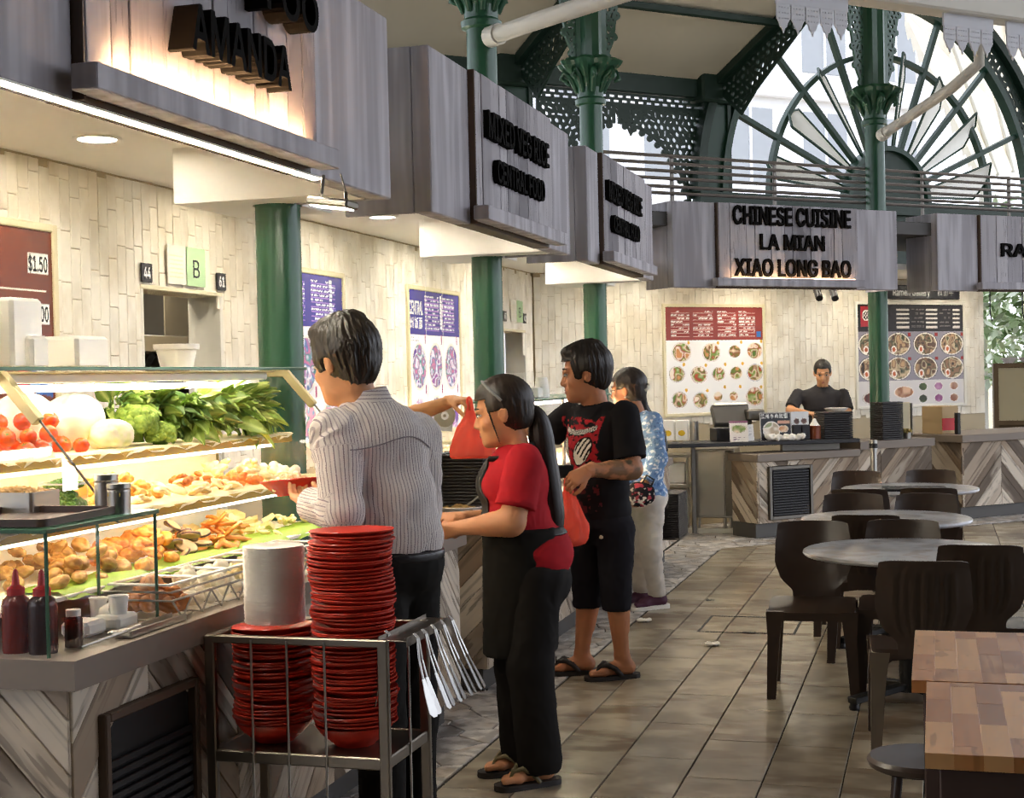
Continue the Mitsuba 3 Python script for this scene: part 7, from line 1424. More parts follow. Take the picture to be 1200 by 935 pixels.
w = lerp(J['le'], J['lw'], 0.985); part(key, 'watch_strap', ring(w, J['lw'] - J['le'], 0.034, 0.034, -0.009, 0.009, 28, 1.0, 0.004), 'strap_olive', smooth=40)
for a, t in (('la', (-0.8, 0.3, 0)), ('ra', (-0.8, 0.3, 0))):
    m = field_mesh(foot(J[a].copy(), J[a] + np.array(t), 1.12), 0.007, 0.03, cut=below(0.004)); part(key, 'shoe', m, 'black_plastic', smooth=True)
key = thing('red_bowl', 'shallow red bowl of food held up by the man in the striped shirt', 'bowl')
bd = lathe([(0, 0.0), (0.05, 0.0), (0.055, 0.006), (0.095, 0.04), (0.108, 0.052), (0.105, 0.055), (0.05, 0.01), (0, 0.009)], 40); Rb = J['bowl'] + np.array([-0.03, 0.05, -0.005]); put(key, move(rot(bd, (0.5, 0.8, 0), -6), Rb), 'red_melamine', 40)
m, c = crumbs(60, Rb[0], Rb[1], 0.06, 0.06, Rb[2] + 0.035, 0.025, 0.014, '#d8b878', '#f4ead0', 31); solo('noodles', m, 'vcol', 'pale food heaped in the held red bowl', 'food', kind='stuff', smooth=True, color=c)

# --- the man in the black printed T-shirt
J = P3(head=(-1.765, 7.404, 1.611), neck=(-1.712, 7.437, 1.411), chest=(-1.720, 7.432, 1.240), belly=(-1.711, 7.431, 0.992), hip=(-1.708, 7.460, 0.831), ls=(-1.550, 7.359, 1.393), rs=(-1.880, 7.512, 1.393), le=(-1.502, 7.296, 1.113), lw=(-1.698, 7.113, 1.121), re=(-2.031, 7.570, 1.273), rw=(-2.177, 7.612, 1.328), lh=(-1.624, 7.411, 0.782), rh=(-1.794, 7.507, 0.770), lk=(-1.624, 7.395, 0.434), rk=(-1.800, 7.479, 0.417), la=(-1.610, 7.447, 0.119), ra=(-1.844, 7.513, 0.108), lt=(-1.729, 7.374, 0.053), rt=(-1.975, 7.465, 0.060))
H = frame((-0.965, -0.26, -0.12)); B = frame((-0.6, -0.8, 0.0)); f_, l_ = B[:, 0], B[:, 1]; s = 1.2
key = thing('person', 'man in a black T-shirt with red and white print, tattooed arms and sandals', 'man')
J['neck'] = J['neck'] + [0, 0, 0.01]
sk = head_prims(J['head'], H, s, 1.05) + [('c', J['head'] + H @ np.array((-0.02, 0, -0.07)), J['neck'] - [0, 0, 0.02], 0.066, 0.07), ('c', J['chest'], J['belly'], 0.10, 0.09), ('c', J['belly'], J['hip'], 0.09, 0.1), ('c', J['ls'], J['rs'], 0.05, 0.05)] + limb(J['ls'], J['le'], J['lw'], (0.056, 0.052, 0.034)) + [('c', lerp(J['le'], J['lw'], 0.15), lerp(J['le'], J['lw'], 0.5), 0.053, 0.045)] + limb(J['rs'], J['re'], J['rw'], (0.052, 0.046, 0.03))
for a in ('l', 'r'):
    k, an = J[a + 'k'], J[a + 'a']; bk = -f_ * 0.018; sk += limb(J[a + 'h'], k, an, (0.08, 0.058, 0.038)) + [('c', lerp(k, an, 0.12) + bk, lerp(k, an, 0.5) + bk * 0.8, 0.058, 0.045)] + foot(an.copy(), J[a + 't'], 1.12)
m = join(field_mesh(sk, 0.006, 0.018), hand(J['lw'], (-0.62, -0.62, -0.45), (-0.3, 0.75, -0.5), -1, 0.75, 1.08), hand(J['rw'], (-0.7, 0.6, -0.1), (0, 0, -1), -1, 0.6, 1.05))
v = m[0]; c = skin_col(v, '#b97c58', 2)
for a, b in (('ls', 'le'), ('le', 'lw'), ('rs', 're'), ('re', 'rw')):
    d = J[b] - J[a]; Ld = np.linalg.norm(d); d /= Ld; q = v - J[a]; t = q @ d; r = np.linalg.norm(q - np.outer(t, d), axis=1); ink = ((r < 0.075) & (t > -0.03) & (t < Ld * (0.98 if b[1] == 'e' else 0.9)))[:, None]
    pat = np.clip((meshkit.fbm(v * 26, 3, 4) - 0.38) * 6, 0.12, 0.9)[:, None]; c = np.where(ink, c * (1 - 0.72 * pat) + lin('#3c4438') * 0.72 * pat, c)
put(key, m, 'skin', True, color=c); face_parts(key, J['head'], H, s); hair_cap(key, J['head'], H, s, 'man', ('#100d0b', '#2b221c'), 4, 0.006)
top = [('e', J['chest'] + [0, 0, 0.0], (0.135, 0.19, 0.19), B), ('e', J['belly'] + [0, 0, 0.03], (0.14, 0.18, 0.2), B), ('e', J['hip'] + [0, 0, 0.06], (0.14, 0.18, 0.13), B), ('c', J['ls'] - [0, 0, 0.01], J['rs'] - [0, 0, 0.01], 0.064, 0.064, 0.05), ('c', J['neck'] - [0, 0, 0.07], J['neck'] - [0, 0, 0.03], 0.10, 0.085, 0.05)]
m = folds(join(field_mesh(top, 0.005, 0.03, cut=cutall(below(0.79), ball_cut(J['neck'] + [0.0, 0, 0.065] + f_ * 0.01, 0.078))), sleeve(J['ls'], J['le'], 0.8, 0.074, 0.084, 0.005), sleeve(J['rs'], J['re'], 0.8, 0.07, 0.08, 0.005)), 0.005, 6, (10, 10, 6))
v = m[0]; q = (v - J['chest']) @ B; F_, L_, U_ = q[:, 0], q[:, 1], q[:, 2]; c = cols(v, '#19171a', 0.25, 3)
front = (F_ > 0.02) & (L_ > -0.16) & (L_ < 0.13); red = front & (U_ < 0.145) & (U_ > -0.15) & (meshkit.fbm(v * 34, 3, 11) > 0.46); c = np.where(red[:, None], lin('#a5242c') * (0.7 + 0.6 * meshkit.noise(v * 60, 2)[:, None]), c)
low = front & (U_ < -0.2) & (U_ > -0.36) & (meshkit.fbm(v * 30, 3, 12) > 0.58); c = np.where(low[:, None], lin('#5a1c22'), c)
ub = 0.065 + 1.6 * (L_ + 0.01) ** 2; band = front & (np.abs(U_ - ub) < 0.013) & (L_ > -0.12) & (L_ < 0.115); ink = band & ((np.sin(L_ * 560 + np.sin(U_ * 240) * 1.6) > -0.1)); c = np.where(band[:, None], lin('#141214'), c); c = np.where(ink[:, None], lin('#d8d4cc'), c)
for cx, cz, a, w_, h_ in ((0.03, -0.035, 0.75, 0.045, 0.085), (-0.112, -0.045, 0.15, 0.028, 0.08)):
    x, z = L_ - cx, U_ - cz; xr, zr = x * math.cos(a) + z * math.sin(a), -x * math.sin(a) + z * math.cos(a); xr, zr = x * math.cos(a) - z * math.sin(a), x * math.sin(a) + z * math.cos(a)
    d = (np.abs(xr) / w_) ** 2.2 + (np.abs(zr) / h_) ** 2.2; c = np.where((front & (d < 1.25))[:, None], lin('#121012'), c); lines = np.cos(xr * 2 * math.pi / (w_ * 0.52) + zr * 9) > -0.35
    c = np.where((front & (d < 1) & (lines | (zr < -h_ * 0.35)))[:, None], lin('#e6e0d4'), c)
part(key, 'tshirt', m, 'cloth', smooth=True, color=c)
part(key, 'collar_band', ring(J['neck'] - [0, 0, 0.004] + f_ * 0.006, (J['head'] - J['neck']) * [0.4, 0.4, 1], 0.076, 0.072, -0.006, 0.014, 40, 1.0, 0.005), 'black', smooth=60)
tr = [('e', J['hip'] + [0, 0, -0.0], (0.14, 0.175, 0.12), B), ('c', J['lh'], J['lk'] - [0, 0, 0.03], 0.10, 0.074), ('c', J['rh'], J['rk'] - [0, 0, 0.03], 0.10, 0.074)]
m = folds(field_mesh(tr, 0.007, 0.03, cut=cutall(below(0.37), lambda P_: P_[..., 2] - 0.88)), 0.007, 7, (10, 10, 8)); part(key, 'trousers', m, 'cloth', smooth=True, color=cols(m[0], '#16141a', 0.25, 8))
q = (m[0] - J['hip']) @ B; i = np.argmin(np.abs(q[:, 2] + 0.07) + np.abs(q[:, 1] - 0.11) * 1.0 + (q[:, 0] < 0) * 1.0 ); part(key, 'pocket_badge', move(scale(ball(0.011, 1), (1, 1, 1)), m[0][i]), 'cream_frame')
for a in ('l', 'r'): sandal(key, J[a + 'a'], J[a + 't'], 'rubber_dark', 'rubber_dark', 1.12, 0.004)
key = thing('wallet', 'dark wallet held in the tattooed hand of the man in the black T-shirt', 'wallet'); put(key, rot(box(-1.86, -1.76, 7.07, 7.09, 1.085, 1.15, 0.006), (0, 0, 1), 20, (-1.80, 7.08, 1.1)), 'black_plastic')
def bag(top, bot, rx, ry, h, axis, seed, lab, flat=0.0):
    """thin carrier bag: a loft from the gathered handles to the full bottom"""
    key = thing('carrier_bag', lab, 'bag'); top, bot = np.asarray(top, float), np.asarray(bot, float); n, N = 26, 40; x = np.asarray(axis, float); x /= np.linalg.norm(x); z = (top - bot) / np.linalg.norm(top - bot); y = np.cross(z, x); V = []
    for i in range(n):
        t = i / (n - 1); w = np.interp(t, [0, 0.04, 0.12, 0.35, 0.7, 0.88, 1.0], [0.3 + 0.55 * flat, 0.7 + 0.25 * flat, 0.92, 1.0 if not flat else 0.86, 0.52, 0.27, 0.12]); c = bot + (top - bot) * t; a = np.arange(N) * 2 * np.pi / N
        k = 1 + (0.05 + 0.12 * t) * np.sin(a * 7 + seed + 2 * t) * np.clip(1.3 - t, 0, 1) + 0.06 * np.sin(a * 13 - t * 9); sq = (np.abs(np.cos(a)) ** 4 + np.abs(np.sin(a)) ** 4) ** (-0.25 * flat * (1 - t)); V.append(c + (np.outer(np.cos(a) * k * sq, x) * rx + np.outer(np.sin(a) * k * sq, y) * ry) * w)
    V = np.vstack(V + [[bot]]); j = np.arange(N); j2 = (j + 1) % N; Fm = []
    for i in range(n - 1): Fm += [np.stack([i * N + j, i * N + j2, (i + 1) * N + j2], 1), np.stack([i * N + j, (i + 1) * N + j2, (i + 1) * N + j], 1)]
    Fm.append(np.stack([np.full(N, n * N), j2, j], 1)); m = rough((V, np.vstack(Fm)), 0.006, 22, seed); put(key, m, 'red_bag', True)
    for sd in (-1, 1): part(key, 'handle', tube([top - z * 0.05 + x * sd * rx * 0.18, top + x * sd * 0.012, top + z * 0.05 + x * sd * 0.008, top + z * 0.062], [0.012, 0.008, 0.006, 0.005], 8), 'red_bag', smooth=True)
    part(key, 'contents', move(rough(scale(ball(1, 3), (rx * 0.62, ry * 0.62, h * 0.16)), 0.01, 20, seed), bot + z * h * 0.22), 'foam', smooth=True)
bag((-1.80, 7.11, 1.06), (-1.775, 7.115, 0.735), 0.082, 0.055, 0.32, (0.96, 0.28, 0), 3, 'bulging red plastic bag hanging from the tattooed hand')

# --- the woman in the red T-shirt and black apron
J = P3(head=(-1.658, 5.515, 1.462), neck=(-1.607, 5.549, 1.317), chest=(-1.616, 5.544, 1.180), belly=(-1.615, 5.542, 1.026), hip=(-1.571, 5.572, 0.845), ls=(-1.543, 5.420, 1.266), rs=(-1.663, 5.687, 1.240), le=(-1.584, 5.363, 1.038), lw=(-1.791, 5.365, 1.016), re=(-1.723, 5.687, 1.018), rw=(-1.854, 5.472, 1.039), lh=(-1.534, 5.499, 0.801), rh=(-1.610, 5.643, 0.779), lk=(-1.549, 5.448, 0.464), rk=(-1.648, 5.606, 0.429), la=(-1.514, 5.432, 0.099), ra=(-1.631, 5.596, 0.099), lt=(-1.633, 5.334, 0.075), rt=(-1.749, 5.508, 0.080), pony0=(-1.555, 5.566, 1.476), pony1=(-1.517, 5.595, 1.296), pony2=(-1.488, 5.601, 1.090), pony3=(-1.469, 5.603, 0.866))
H = frame((-0.96, -0.24, -0.2)); B = frame((-0.97, -0.22, 0.0)); f_, l_ = B[:, 0], B[:, 1]; s = 1.08
key = thing('person', 'woman in a red T-shirt and black apron with a very long black ponytail', 'woman')
sk = head_prims(J['head'], H, s, 0.98) + [('c', J['head'] + H @ np.array((-0.02, 0, -0.06)), J['neck'] - [0, 0, 0.03], 0.05, 0.055), ('c', J['chest'], J['belly'], 0.10, 0.09), ('c', J['belly'], J['hip'], 0.09, 0.1), ('c', J['ls'], J['rs'], 0.045, 0.045)] + limb(J['ls'], J['le'], J['lw'], (0.056, 0.052, 0.03)) + [('c', lerp(J['le'], J['lw'], 0.1), lerp(J['le'], J['lw'], 0.45), 0.052, 0.044)] + limb(J['rs'], J['re'], J['rw'], (0.052, 0.046, 0.028))
for a in ('l', 'r'): sk += limb(J[a + 'h'], J[a + 'k'], J[a + 'a'], (0.08, 0.056, 0.036)) + foot(J[a + 'a'].copy(), J[a + 't'], 1.0)
m = join(field_mesh(sk, 0.006, 0.018), hand(J['lw'], (-0.9, 0.1, -0.22), (0.05, 0.75, 0.55), -1, 0.72, 0.95), hand(J['rw'], (-0.85, -0.3, -0.1), (-0.1, -0.75, 0.35), 1, 0.6, 0.92)); put(key, m, 'skin', True, color=skin_col(m[0], '#c98c64', 3)); face_parts(key, J['head'], H, s)
hair_cap(key, J['head'], H, s, 'woman', ('#120d0a', '#33251b'), 7, 0.003)
def tail(pts, r, hues, seed):
    p = np.array(pts); t = np.linspace(0, 1, 26); q = np.stack([np.interp(t, np.linspace(0, 1, len(p)), p[:, i]) for i in range(3)], 1); q = np.array([q[max(0, i - 2):i + 3].mean(0) for i in range(26)]); rr = np.interp(t, np.linspace(0, 1, len(r)), r); m = tube(q, rr, 40)
    m = (m[0] + np.outer(0.004 * np.sin(np.arange(len(m[0])) % 40 * 2.2 + seed), [0.6, 0.7, 0]), m[1]); n = meshkit.fbm(m[0] * np.array([90, 90, 6]), 3, seed)[:, None]; return m, lin(hues[0]) * (1 - n) + lin(hues[1]) * n
m, c = tail([J['pony0'] + [-0.03, 0, 0.0], J['pony0'] + [0.03, 0.01, -0.03], J['pony1'], J['pony2'], J['pony3']], [0.03, 0.034, 0.05, 0.052, 0.048, 0.016], ('#0f0b09', '#2c2019'), 3); part(key, 'ponytail', m, 'hair', smooth=True, color=c, label='waist-long black ponytail')
hb = [J['head'] + H @ (np.array((-0.014 + 0.063 * math.cos(a), 0.094 * math.sin(a), 0.037 + 0.09 * math.cos(a))) * s) for a in np.linspace(-1.5, 1.5, 29)]
part(key, 'headband', tube(hb, 0.006, 8), 'strap', smooth=True, label='glittering headband')
for sd in (1, -1): part(key, 'hair_strand', tube([J['head'] + H @ (np.array(p) * s) for p in ((0.05, sd * 0.066, 0.055), (0.045, sd * 0.074, 0.01), (0.038, sd * 0.074, -0.05), (0.03, sd * 0.066, -0.11))], [0.004, 0.0035, 0.0025, 0.001], 6), 'brow', smooth=True)
top = [('e', J['chest'] + [0, 0, 0.0], (0.13, 0.165, 0.15), B), ('e', J['chest'] + f_ * 0.05 + [0, 0, -0.01], (0.10, 0.14, 0.09), B), ('e', J['belly'], (0.135, 0.16, 0.15), B), ('e', J['hip'] + [0.02, 0, 0.05], (0.15, 0.175, 0.14), B), ('c', J['ls'] - [0, 0, 0.01], J['rs'] - [0, 0, 0.01], 0.06, 0.06, 0.04), ('c', J['neck'] - [0, 0, 0.07], J['neck'] - [0, 0, 0.04], 0.08, 0.07, 0.05)]
m = folds(join(field_mesh(top, 0.006, 0.03, cut=cutall(below(0.80), ball_cut(J['neck'] + [0, 0, 0.055], 0.072))), sleeve(J['ls'], J['le'], 0.74, 0.072, 0.079, 0.006), sleeve(J['rs'], J['re'], 0.75, 0.07, 0.074, 0.006)), 0.005, 9, (9, 9, 7)); part(key, 'tshirt', m, 'cloth', smooth=True, color=cols(m[0], '#a81f28', 0.2, 10))
tr = [('e', J['hip'] + [0.01, 0, -0.06], (0.15, 0.175, 0.13), B), ('c', J['lh'], J['lk'], 0.11, 0.085), ('c', J['lk'], J['la'], 0.085, 0.085), ('c', J['rh'], J['rk'], 0.11, 0.085), ('c', J['rk'], J['ra'], 0.085, 0.085)]
m = folds(field_mesh(tr, 0.008, 0.03, cut=cutall(below(0.055), lambda P_: P_[..., 2] - 0.86)), 0.006, 11, (9, 9, 5)); part(key, 'trousers', m, 'cloth', smooth=True, color=cols(m[0], '#171412', 0.2, 12))
g = lambda e: [('e', J['chest'] + [0, 0, 0.0], (0.13 + e, 0.165 + e, 0.15 + e), B), ('e', J['chest'] + f_ * 0.05 + [0, 0, -0.01], (0.10 + e, 0.14 + e, 0.09 + e), B), ('e', J['belly'], (0.135 + e, 0.16 + e, 0.15), B)]
def front_only(P_): q = (P_ - J['chest'].astype(np.float32)) @ B.astype(np.float32); return np.maximum.reduce([-(q[..., 0] - 0.105), np.abs(q[..., 1]) - 0.085 - 0.3 * np.maximum(-q[..., 2], 0), q[..., 2] - 0.105, 0.98 - P_[..., 2]])
part(key, 'apron_bib', field_mesh(g(0.012), 0.006, 0.03, cut=front_only), 'dark_cloth' if False else 'black', smooth=True)
hz = J['hip']; ap = [('c', hz + [-0.02, 0, 0.14], hz + [-0.055, 0.0, -0.36], 0.158, 0.142), ('c', hz + [-0.02, -0.05, 0.12], hz + [-0.05, -0.05, -0.36], 0.15, 0.125), ('c', hz + [-0.02, 0.05, 0.12], hz + [-0.05, 0.05, -0.36], 0.15, 0.125)]
def skirt_cut(P_): q = (P_ - hz.astype(np.float32)) @ B.astype(np.float32); return np.maximum.reduce([0.495 - P_[..., 2], P_[..., 2] - 1.0, -(q[..., 0] + 0.10)])
m = folds(field_mesh(ap, 0.007, 0.03, cut=skirt_cut), 0.006, 13, (10, 10, 4)); part(key, 'apron', m, 'cloth', smooth=True, color=cols(m[0], '#191714', 0.3, 14), label='long black apron')
part(key, 'apron_tie', field_mesh([('e', J['belly'], (0.142, 0.167, 0.157), B), ('e', J['hip'] + [0.02, 0, 0.05], (0.157, 0.182, 0.147), B)], 0.006, 0.03, cut=lambda P_: np.abs(P_[..., 2] - 0.985) - 0.014), 'black', smooth=40)
nk = J['neck']; part(key, 'neck_strap', tube([J['chest'] + B @ np.array((0.10, 0.085, 0.10)), nk + B @ np.array((0.03, 0.085, -0.035)), nk + B @ np.array((-0.045, 0.065, 0.01)), nk + B @ np.array((-0.07, 0.0, 0.02)), nk + B @ np.array((-0.045, -0.065, 0.01)), J['chest'] + B @ np.array((0.10, -0.085, 0.10))], 0.011, 8), 'black', smooth=True)
for a in ('l', 'r'): sandal(key, J[a + 'a'], J[a + 't'], 'rubber_dark', 'strap_olive', 1.02)

# --- the woman in the denim-blue blouse
J = P3(head=(-2.010, 9.675, 1.497), neck=(-1.946, 9.722, 1.331), chest=(-1.910, 9.730, 1.155), belly=(-1.908, 9.727, 0.95), hip=(-1.910, 9.744, 0.78), ls=(-1.844, 9.647, 1.280), rs=(-1.976, 9.838, 1.275), le=(-1.799, 9.593, 1.03), lw=(-1.895, 9.500, 0.834), re=(-2.005, 9.772, 1.0), rw=(-2.06, 9.610, 0.85), lh=(-1.870, 9.682, 0.72), rh=(-1.953, 9.804, 0.71), lk=(-1.869, 9.647, 0.40), rk=(-1.971, 9.773, 0.39), la=(-1.846, 9.711, 0.086), ra=(-1.974, 9.820, 0.091), lt=(-1.976, 9.589, 0.050), rt=(-2.072, 9.739, 0.066), hair1=(-1.942, 9.797, 1.358), hair2=(-1.815, 9.863, 1.207), hair3=(-1.785, 9.868, 0.970))
H = frame((-0.97, 0.1, -0.12)); B = frame((-0.93, -0.3, 0.0)); f_, l_ = B[:, 0], B[:, 1]; s = 1.12
key = thing('person', 'woman in a denim-blue flowered blouse, pale trousers and purple trainers', 'woman')
sk = head_prims(J['head'], H, s, 0.95) + [('c', J['head'] + H @ np.array((-0.02, 0, -0.06)), J['neck'] - [0, 0, 0.03], 0.05, 0.055), ('c', J['chest'], J['hip'], 0.09, 0.1), ('c', J['ls'], J['rs'], 0.04, 0.04)] + limb(J['ls'], J['le'], J['lw'], (0.045, 0.038, 0.026)) + limb(J['rs'], J['re'], J['rw'], (0.045, 0.038, 0.026))
for a in ('l', 'r'): sk += limb(J[a + 'h'], J[a + 'k'], J[a + 'a'], (0.08, 0.055, 0.034)) + foot(J[a + 'a'].copy(), J[a + 't'], 1.0)
m = join(field_mesh(sk, 0.007, 0.018), hand(J['lw'], (-0.25, -0.1, -0.9), (-0.75, 0.6, 0.1), -1, 0.7, 1.0), hand(J['rw'], (-0.4, 0, -0.9), (0.7, -0.6, 0), 1, 0.6)); put(key, m, 'skin', True, color=skin_col(m[0], '#a9714f', 5)); face_parts(key, J['head'], H, s); hair_cap(key, J['head'], H, s, 'woman', ('#14100e', '#3a302b'), 9, 0.003, 0.005)
m, c = tail([J['head'] + H @ np.array((-0.09, 0, 0.03)), J['hair1'], J['hair2'] + [-0.02, 0, 0], J['hair3'] + [-0.01, 0, 0.06]], [0.03, 0.045, 0.045, 0.02], ('#100c0a', '#2e2520'), 5); part(key, 'ponytail', m, 'hair', smooth=True, color=c); part(key, 'hair_tie', ring(J['head'] + H @ np.array((-0.125, 0, 0.0)), J['hair1'] - J['head'], 0.03, 0.03, -0.01, 0.01), 'dull_white', smooth=40)
for y in (1, -1):
    part(key, 'glasses', tube([J['head'] + H @ (np.array((0.105, y * 0.031 + 0.021 * math.cos(a), 0.002 + 0.015 * math.sin(a))) * s) for a in np.linspace(0, 6.283, 18)], 0.0016, 6), 'black_plastic', smooth=True); part(key, 'temple', tube([J['head'] + H @ (np.array(p) * s) for p in ((0.104, y * 0.052, 0.006), (0.06, y * 0.078, 0.008), (0.0, y * 0.085, 0.01))], 0.0018, 6), 'black_plastic', smooth=True); part(key, 'earring', move(ball(0.006, 2), J['head'] + H @ (np.array((-0.002, y * 0.086, -0.045)) * s)), 'steel', smooth=True)
top = [('e', J['chest'], (0.115, 0.155, 0.16), B), ('e', J['chest'] + f_ * 0.045, (0.09, 0.13, 0.08), B), ('e', J['belly'], (0.12, 0.145, 0.17), B), ('e', J['hip'], (0.14, 0.165, 0.12), B), ('c', J['ls'] - [0, 0, 0.01], J['rs'] - [0, 0, 0.01], 0.055, 0.055, 0.04), ('c', J['neck'] - [0, 0, 0.07], J['neck'] - [0, 0, 0.035], 0.08, 0.068, 0.05), ('c', J['ls'], J['le'], 0.066, 0.058), ('c', J['le'], lerp(J['le'], J['lw'], 0.8), 0.058, 0.055), ('c', J['rs'], J['re'], 0.066, 0.058), ('c', J['re'], J['rw'], 0.058, 0.05)]
m = folds(field_mesh(top, 0.007, 0.03, cut=cutall(below(0.70), ball_cut(J['neck'] + [0, 0, 0.065], 0.066), end_cut(lerp(J['le'], J['lw'], 0.72), J['lw'] - J['le'], 0.1))), 0.006, 15, (11, 11, 6)); n = meshkit.fbm(m[0] * 48, 3, 6)[:, None]; n2 = meshkit.fbm(m[0] * 9, 3, 8)[:, None]
c = lin('#6f8db4') * (0.75 + 0.5 * n2); c = np.where(n > 0.6, lin('#d4dbe2'), c); c = np.where(n < 0.34, lin('#4f6c98'), c); part(key, 'blouse', m, 'cloth', smooth=True, color=c)
tr = [('e', J['hip'] + [0.01, 0, -0.02], (0.13, 0.155, 0.11), B), ('c', J['lh'], J['lk'], 0.092, 0.066), ('c', J['lk'], J['la'], 0.066, 0.052), ('c', J['rh'], J['rk'], 0.092, 0.066), ('c', J['rk'], J['ra'], 0.066, 0.052)]
m = folds(field_mesh(tr, 0.008, 0.03, cut=cutall(below(0.09), lambda P_: P_[..., 2] - 0.80)), 0.009, 16, (9, 9, 12)); part(key, 'trousers', m, 'cloth', smooth=True, color=cols(m[0], '#cdc5ba', 0.18, 17))
mat('trainer', '#4a2038', 0.7)
for a in ('l', 'r'):
    d = J[a + 't'] - J[a + 'a']; m = field_mesh(foot(J[a + 'a'].copy(), J[a + 't'], 1.12), 0.006, 0.03, cut=cutall(below(0.022), lambda P_: P_[..., 2] - 0.105)); k = part(key, 'trainer', m, 'trainer', smooth=True)
    d[2] = 0; d /= np.linalg.norm(d); y = np.cross([0, 0, 1.0], d); e = extrude(shapely.union_all([Point(-0.045, 0).buffer(0.042), Point(0.15, 0.003).buffer(0.044)]).convex_hull, 0.026, 0.001); part(k, 'sole', (np.array([*J[a + 'a'][:2], 0]) + (e[0][:, :1] * d + e[0][:, 1:2] * y) * 1.08 + np.array([0, 0, 1.0]) * e[0][:, 2:], e[1]), 'white_paint')
    for i in range(4): f0 = 0.03 + i * 0.02; part(k, 'lace', tube([np.array([*J[a + 'a'][:2], 0]) + d * f0 + y * 0.025 + [0, 0, 0.085 - i * 0.008], np.array([*J[a + 'a'][:2], 0]) + d * (f0 + 0.008) - y * 0.025 + [0, 0, 0.083 - i * 0.008]], 0.003, 6), 'black')
part(key, 'watch', ring(lerp(J['le'], J['lw'], 0.93), J['lw'] - J['le'], 0.03, 0.03, -0.011, 0.011, 24, 1, 0.004), 'lid_white', smooth=40)
m = rough(scale(ball(1, 4), (0.10, 0.035, 0.085)), 0.008, 24, 3); m = move(rot(m, (0, 0, 1), 16), (-1.90, 9.47, 0.80)); n = meshkit.fbm(m[0] * 36, 2, 5)[:, None]; n3 = meshkit.fbm(m[0] * 36 + 9, 2, 7)[:, None]; c = np.where(n > 0.58, lin('#d8d0c4'), lin('#17151a')); c = np.where(n3 > 0.62, lin('#a8404c'), c)
key = solo('clutch_bag', m, 'cloth', 'flowered black clutch bag held by the woman in denim blue', 'bag', smooth=True, color=c); part(key, 'wrist_loop', tube([(-1.82, 9.46, 0.86), (-1.80, 9.45, 0.90), (-1.85, 9.45, 0.93), (-1.88, 9.46, 0.88)], 0.006, 8), 'black', smooth=True)

# --- the cook behind the noodle counter
J = P3(head=(-1.129, 15.479, 1.574), neck=(-1.136, 15.540, 1.430), chest=(-1.157, 15.554, 1.258), hip=(-1.187, 15.593, 0.824), ls=(-0.931, 15.621, 1.335), rs=(-1.390, 15.486, 1.345), le=(-0.886, 15.543, 1.155), lw=(-0.953, 15.337, 1.127), re=(-1.460, 15.354, 1.188), rw=(-1.288, 15.185, 1.163))
H = frame((0.12, -0.95, -0.32)); B = frame((0.15, -0.98, 0.0)); f_ = B[:, 0]; s = 1.08
key = thing('person', 'cook in a dark T-shirt looking down behind the noodle counter', 'man')
sk = head_prims(J['head'], H, s) + [('c', J['head'] + H @ np.array((-0.02, 0, -0.06)), J['neck'] - [0, 0, 0.02], 0.056, 0.06), ('c', J['chest'], J['hip'], 0.1, 0.11), ('c', J['ls'], J['rs'], 0.05, 0.05)] + limb(J['ls'], J['le'], J['lw'], (0.052, 0.046, 0.03)) + limb(J['rs'], J['re'], J['rw'], (0.052, 0.046, 0.03))
for sd, a in ((0.09, 'l'), (-0.09, 'r')): sk += [('c', J['hip'] + B @ np.array((0, sd, -0.05)), J['hip'] + B @ np.array((0, sd, -0.8)), 0.08, 0.04)]
m = join(field_mesh(sk, 0.007, 0.018), hand(J['lw'], (-0.1, -0.9, 0.05), (-0.2, 0.1, 0.9), -1, 0.4), hand(J['rw'], (0.85, -0.4, -0.05), (0, 0.2, -0.9), -1, 0.6)); put(key, m, 'skin', True, color=skin_col(m[0], '#d09a72', 6)); face_parts(key, J['head'], H, s, closed=0.3); hair_cap(key, J['head'], H, s, 'crop', ('#16130f', '#2a241e'), 12, 0.003, 0.005)
top = [('e', J['chest'] + [0, 0, 0], (0.12, 0.19, 0.18), B), ('e', J['hip'] + [0, 0, 0.18], (0.13, 0.175, 0.22), B), ('c', J['ls'] - [0, 0, 0.012], J['rs'] - [0, 0, 0.012], 0.062, 0.062, 0.05), ('c', J['neck'] - [0, 0, 0.07], J['neck'] - [0, 0, 0.03], 0.09, 0.075, 0.05)]
m = folds(join(field_mesh(top, 0.007, 0.03, cut=cutall(below(0.84), ball_cut(J['neck'] + [0, 0, 0.05] + f_ * 0.02, 0.078))), sleeve(J['ls'], J['le'], 0.85, 0.066, 0.07, 0.007), sleeve(J['rs'], J['re'], 0.8, 0.066, 0.07, 0.007)), 0.005, 18); part(key, 'tshirt', m, 'cloth', smooth=True, color=cols(m[0], '#3a383a', 0.2, 19))
m = field_mesh([('e', J['hip'], (0.13, 0.175, 0.12), B)] + [('c', J['hip'] + B @ np.array((0, sd, -0.05)), J['hip'] + B @ np.array((0, sd, -0.78)), 0.1, 0.07) for sd in (0.09, -0.09)], 0.01, 0.03, cut=lambda P_: P_[..., 2] - 0.88); part(key, 'trousers', m, 'cloth', smooth=True, color=cols(m[0], '#1c1b1f', 0.2, 3))
key = thing('noodle_bowl', 'wide white noodle bowl held by the cook over the counter', 'bowl'); put(key, move(lathe([(0, 0), (0.045, 0), (0.05, 0.008), (0.115, 0.058), (0.122, 0.07), (0.117, 0.07), (0.045, 0.012), (0, 0.01)], 32), (-0.978, 15.191, 1.142)), 'white_plate', 40)

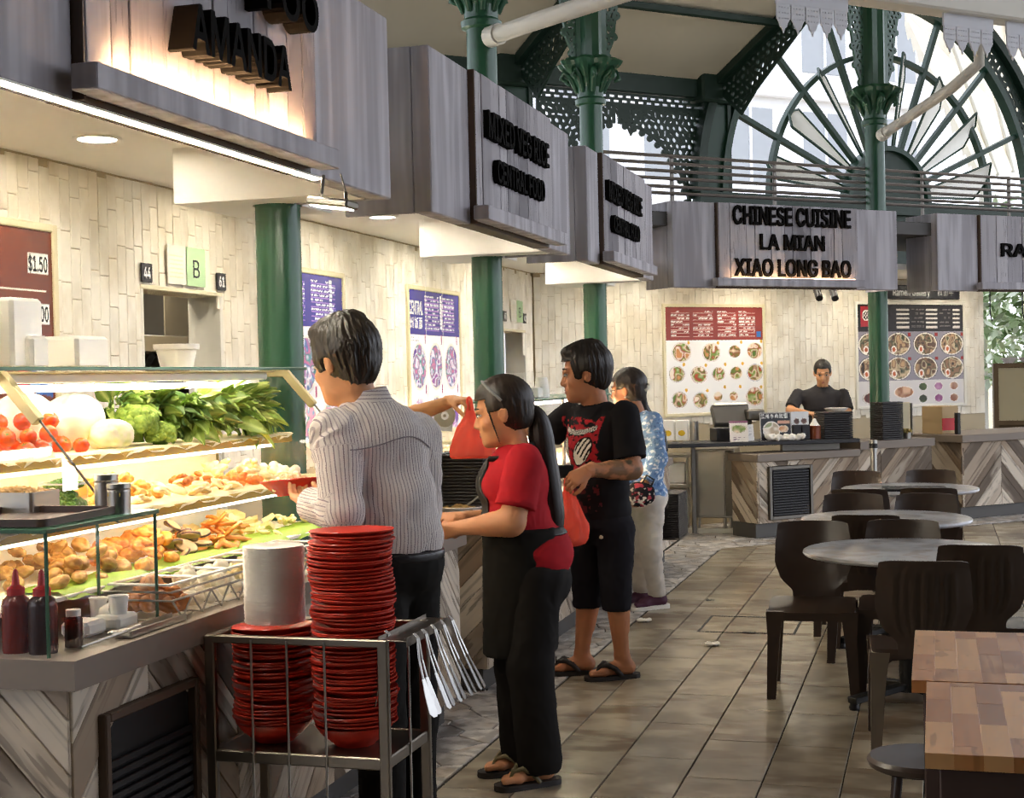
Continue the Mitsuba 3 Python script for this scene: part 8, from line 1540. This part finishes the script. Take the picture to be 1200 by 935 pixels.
# --- the server whose arm reaches past the striped shirt with a red bag
J = P3(head=(-2.829, 6.726, 1.56), neck=(-2.814, 6.729, 1.43), chest=(-2.785, 6.735, 1.27), hip=(-2.791, 6.728, 0.90), ls=(-2.705, 6.603, 1.36), rs=(-2.678, 6.800, 1.365), re=(-2.416, 6.585, 1.434), rw=(-2.152, 6.350, 1.497), le=(-2.60, 6.52, 1.19), lw=(-2.42, 6.56, 1.27))
H = frame((0.9, -0.3, 0.05)); B = frame((0.97, -0.2, 0.0)); f_ = B[:, 0]; s = 1.0
key = thing('person', 'server hidden behind the man in the striped shirt, holding out a red bag', 'person')
sk = head_prims(J['head'], H, s) + [('c', J['head'] + H @ np.array((-0.02, 0, -0.06)), J['neck'] - [0, 0, 0.03], 0.05, 0.055), ('c', J['chest'], J['hip'], 0.09, 0.1), ('c', J['ls'], J['rs'], 0.045, 0.045)] + limb(J['rs'], J['re'], J['rw'], (0.05, 0.044, 0.027)) + limb(J['ls'], J['le'], J['lw'], (0.048, 0.04, 0.027)) + [('c', J['hip'] + [0, sd, -0.03], J['hip'] + [0, sd, -0.84], 0.075, 0.04) for sd in (0.08, -0.08)]
m = join(field_mesh(sk, 0.006, 0.018), hand(J['rw'], (0.88, -0.42, 0.02), (0.1, 0.1, -0.95), 1, 0.95, 1.0), hand(J['lw'], (0.8, 0.1, -0.3), (0, 0, -1), -1, 0.7)); put(key, m, 'skin', True, color=skin_col(m[0], '#c98f62', 7)); face_parts(key, J['head'], H, s); hair_cap(key, J['head'], H, s, 'crop', ('#14110e', '#2c251e'), 15, 0.003, 0.006)
top = [('e', J['chest'], (0.105, 0.15, 0.17), B), ('e', J['hip'] + [0, 0, 0.16], (0.11, 0.14, 0.22), B), ('c', J['ls'], J['rs'], 0.055, 0.055, 0.04), ('c', J['ls'], lerp(J['ls'], J['le'], 0.6), 0.062, 0.062), ('c', J['rs'], lerp(J['rs'], J['re'], 0.4), 0.062, 0.062)]
m = folds(field_mesh(top, 0.008, 0.03, cut=below(0.85)), 0.004, 21); part(key, 'tshirt', m, 'cloth', smooth=True, color=cols(m[0], '#2a2c34', 0.2, 22))
m = field_mesh([('e', J['hip'], (0.115, 0.15, 0.12), B)] + [('c', J['hip'] + [0, sd, -0.05], J['hip'] + [0, sd, -0.84], 0.085, 0.065) for sd in (0.08, -0.08)], 0.01, 0.03, cut=cutall(below(0.03), lambda P_: P_[..., 2] - 0.88)); part(key, 'trousers', m, 'cloth', smooth=True, color=cols(m[0], '#1d1c20', 0.2, 3))
for sd in (0.08, -0.08):
    m = field_mesh(foot(J['hip'] + [0, sd, -0.82], J['hip'] + [0.2, sd, -0.82]), 0.007, 0.03, cut=below(0.003)); part(key, 'shoe', m, 'black_plastic', smooth=True)
bag((-2.045, 6.285, 1.455), (-2.03, 6.275, 1.235), 0.105, 0.07, 0.22, (0.96, 0.28, 0), 5, 'red plastic bag held out over the long counter beside the black trays', 1.0)
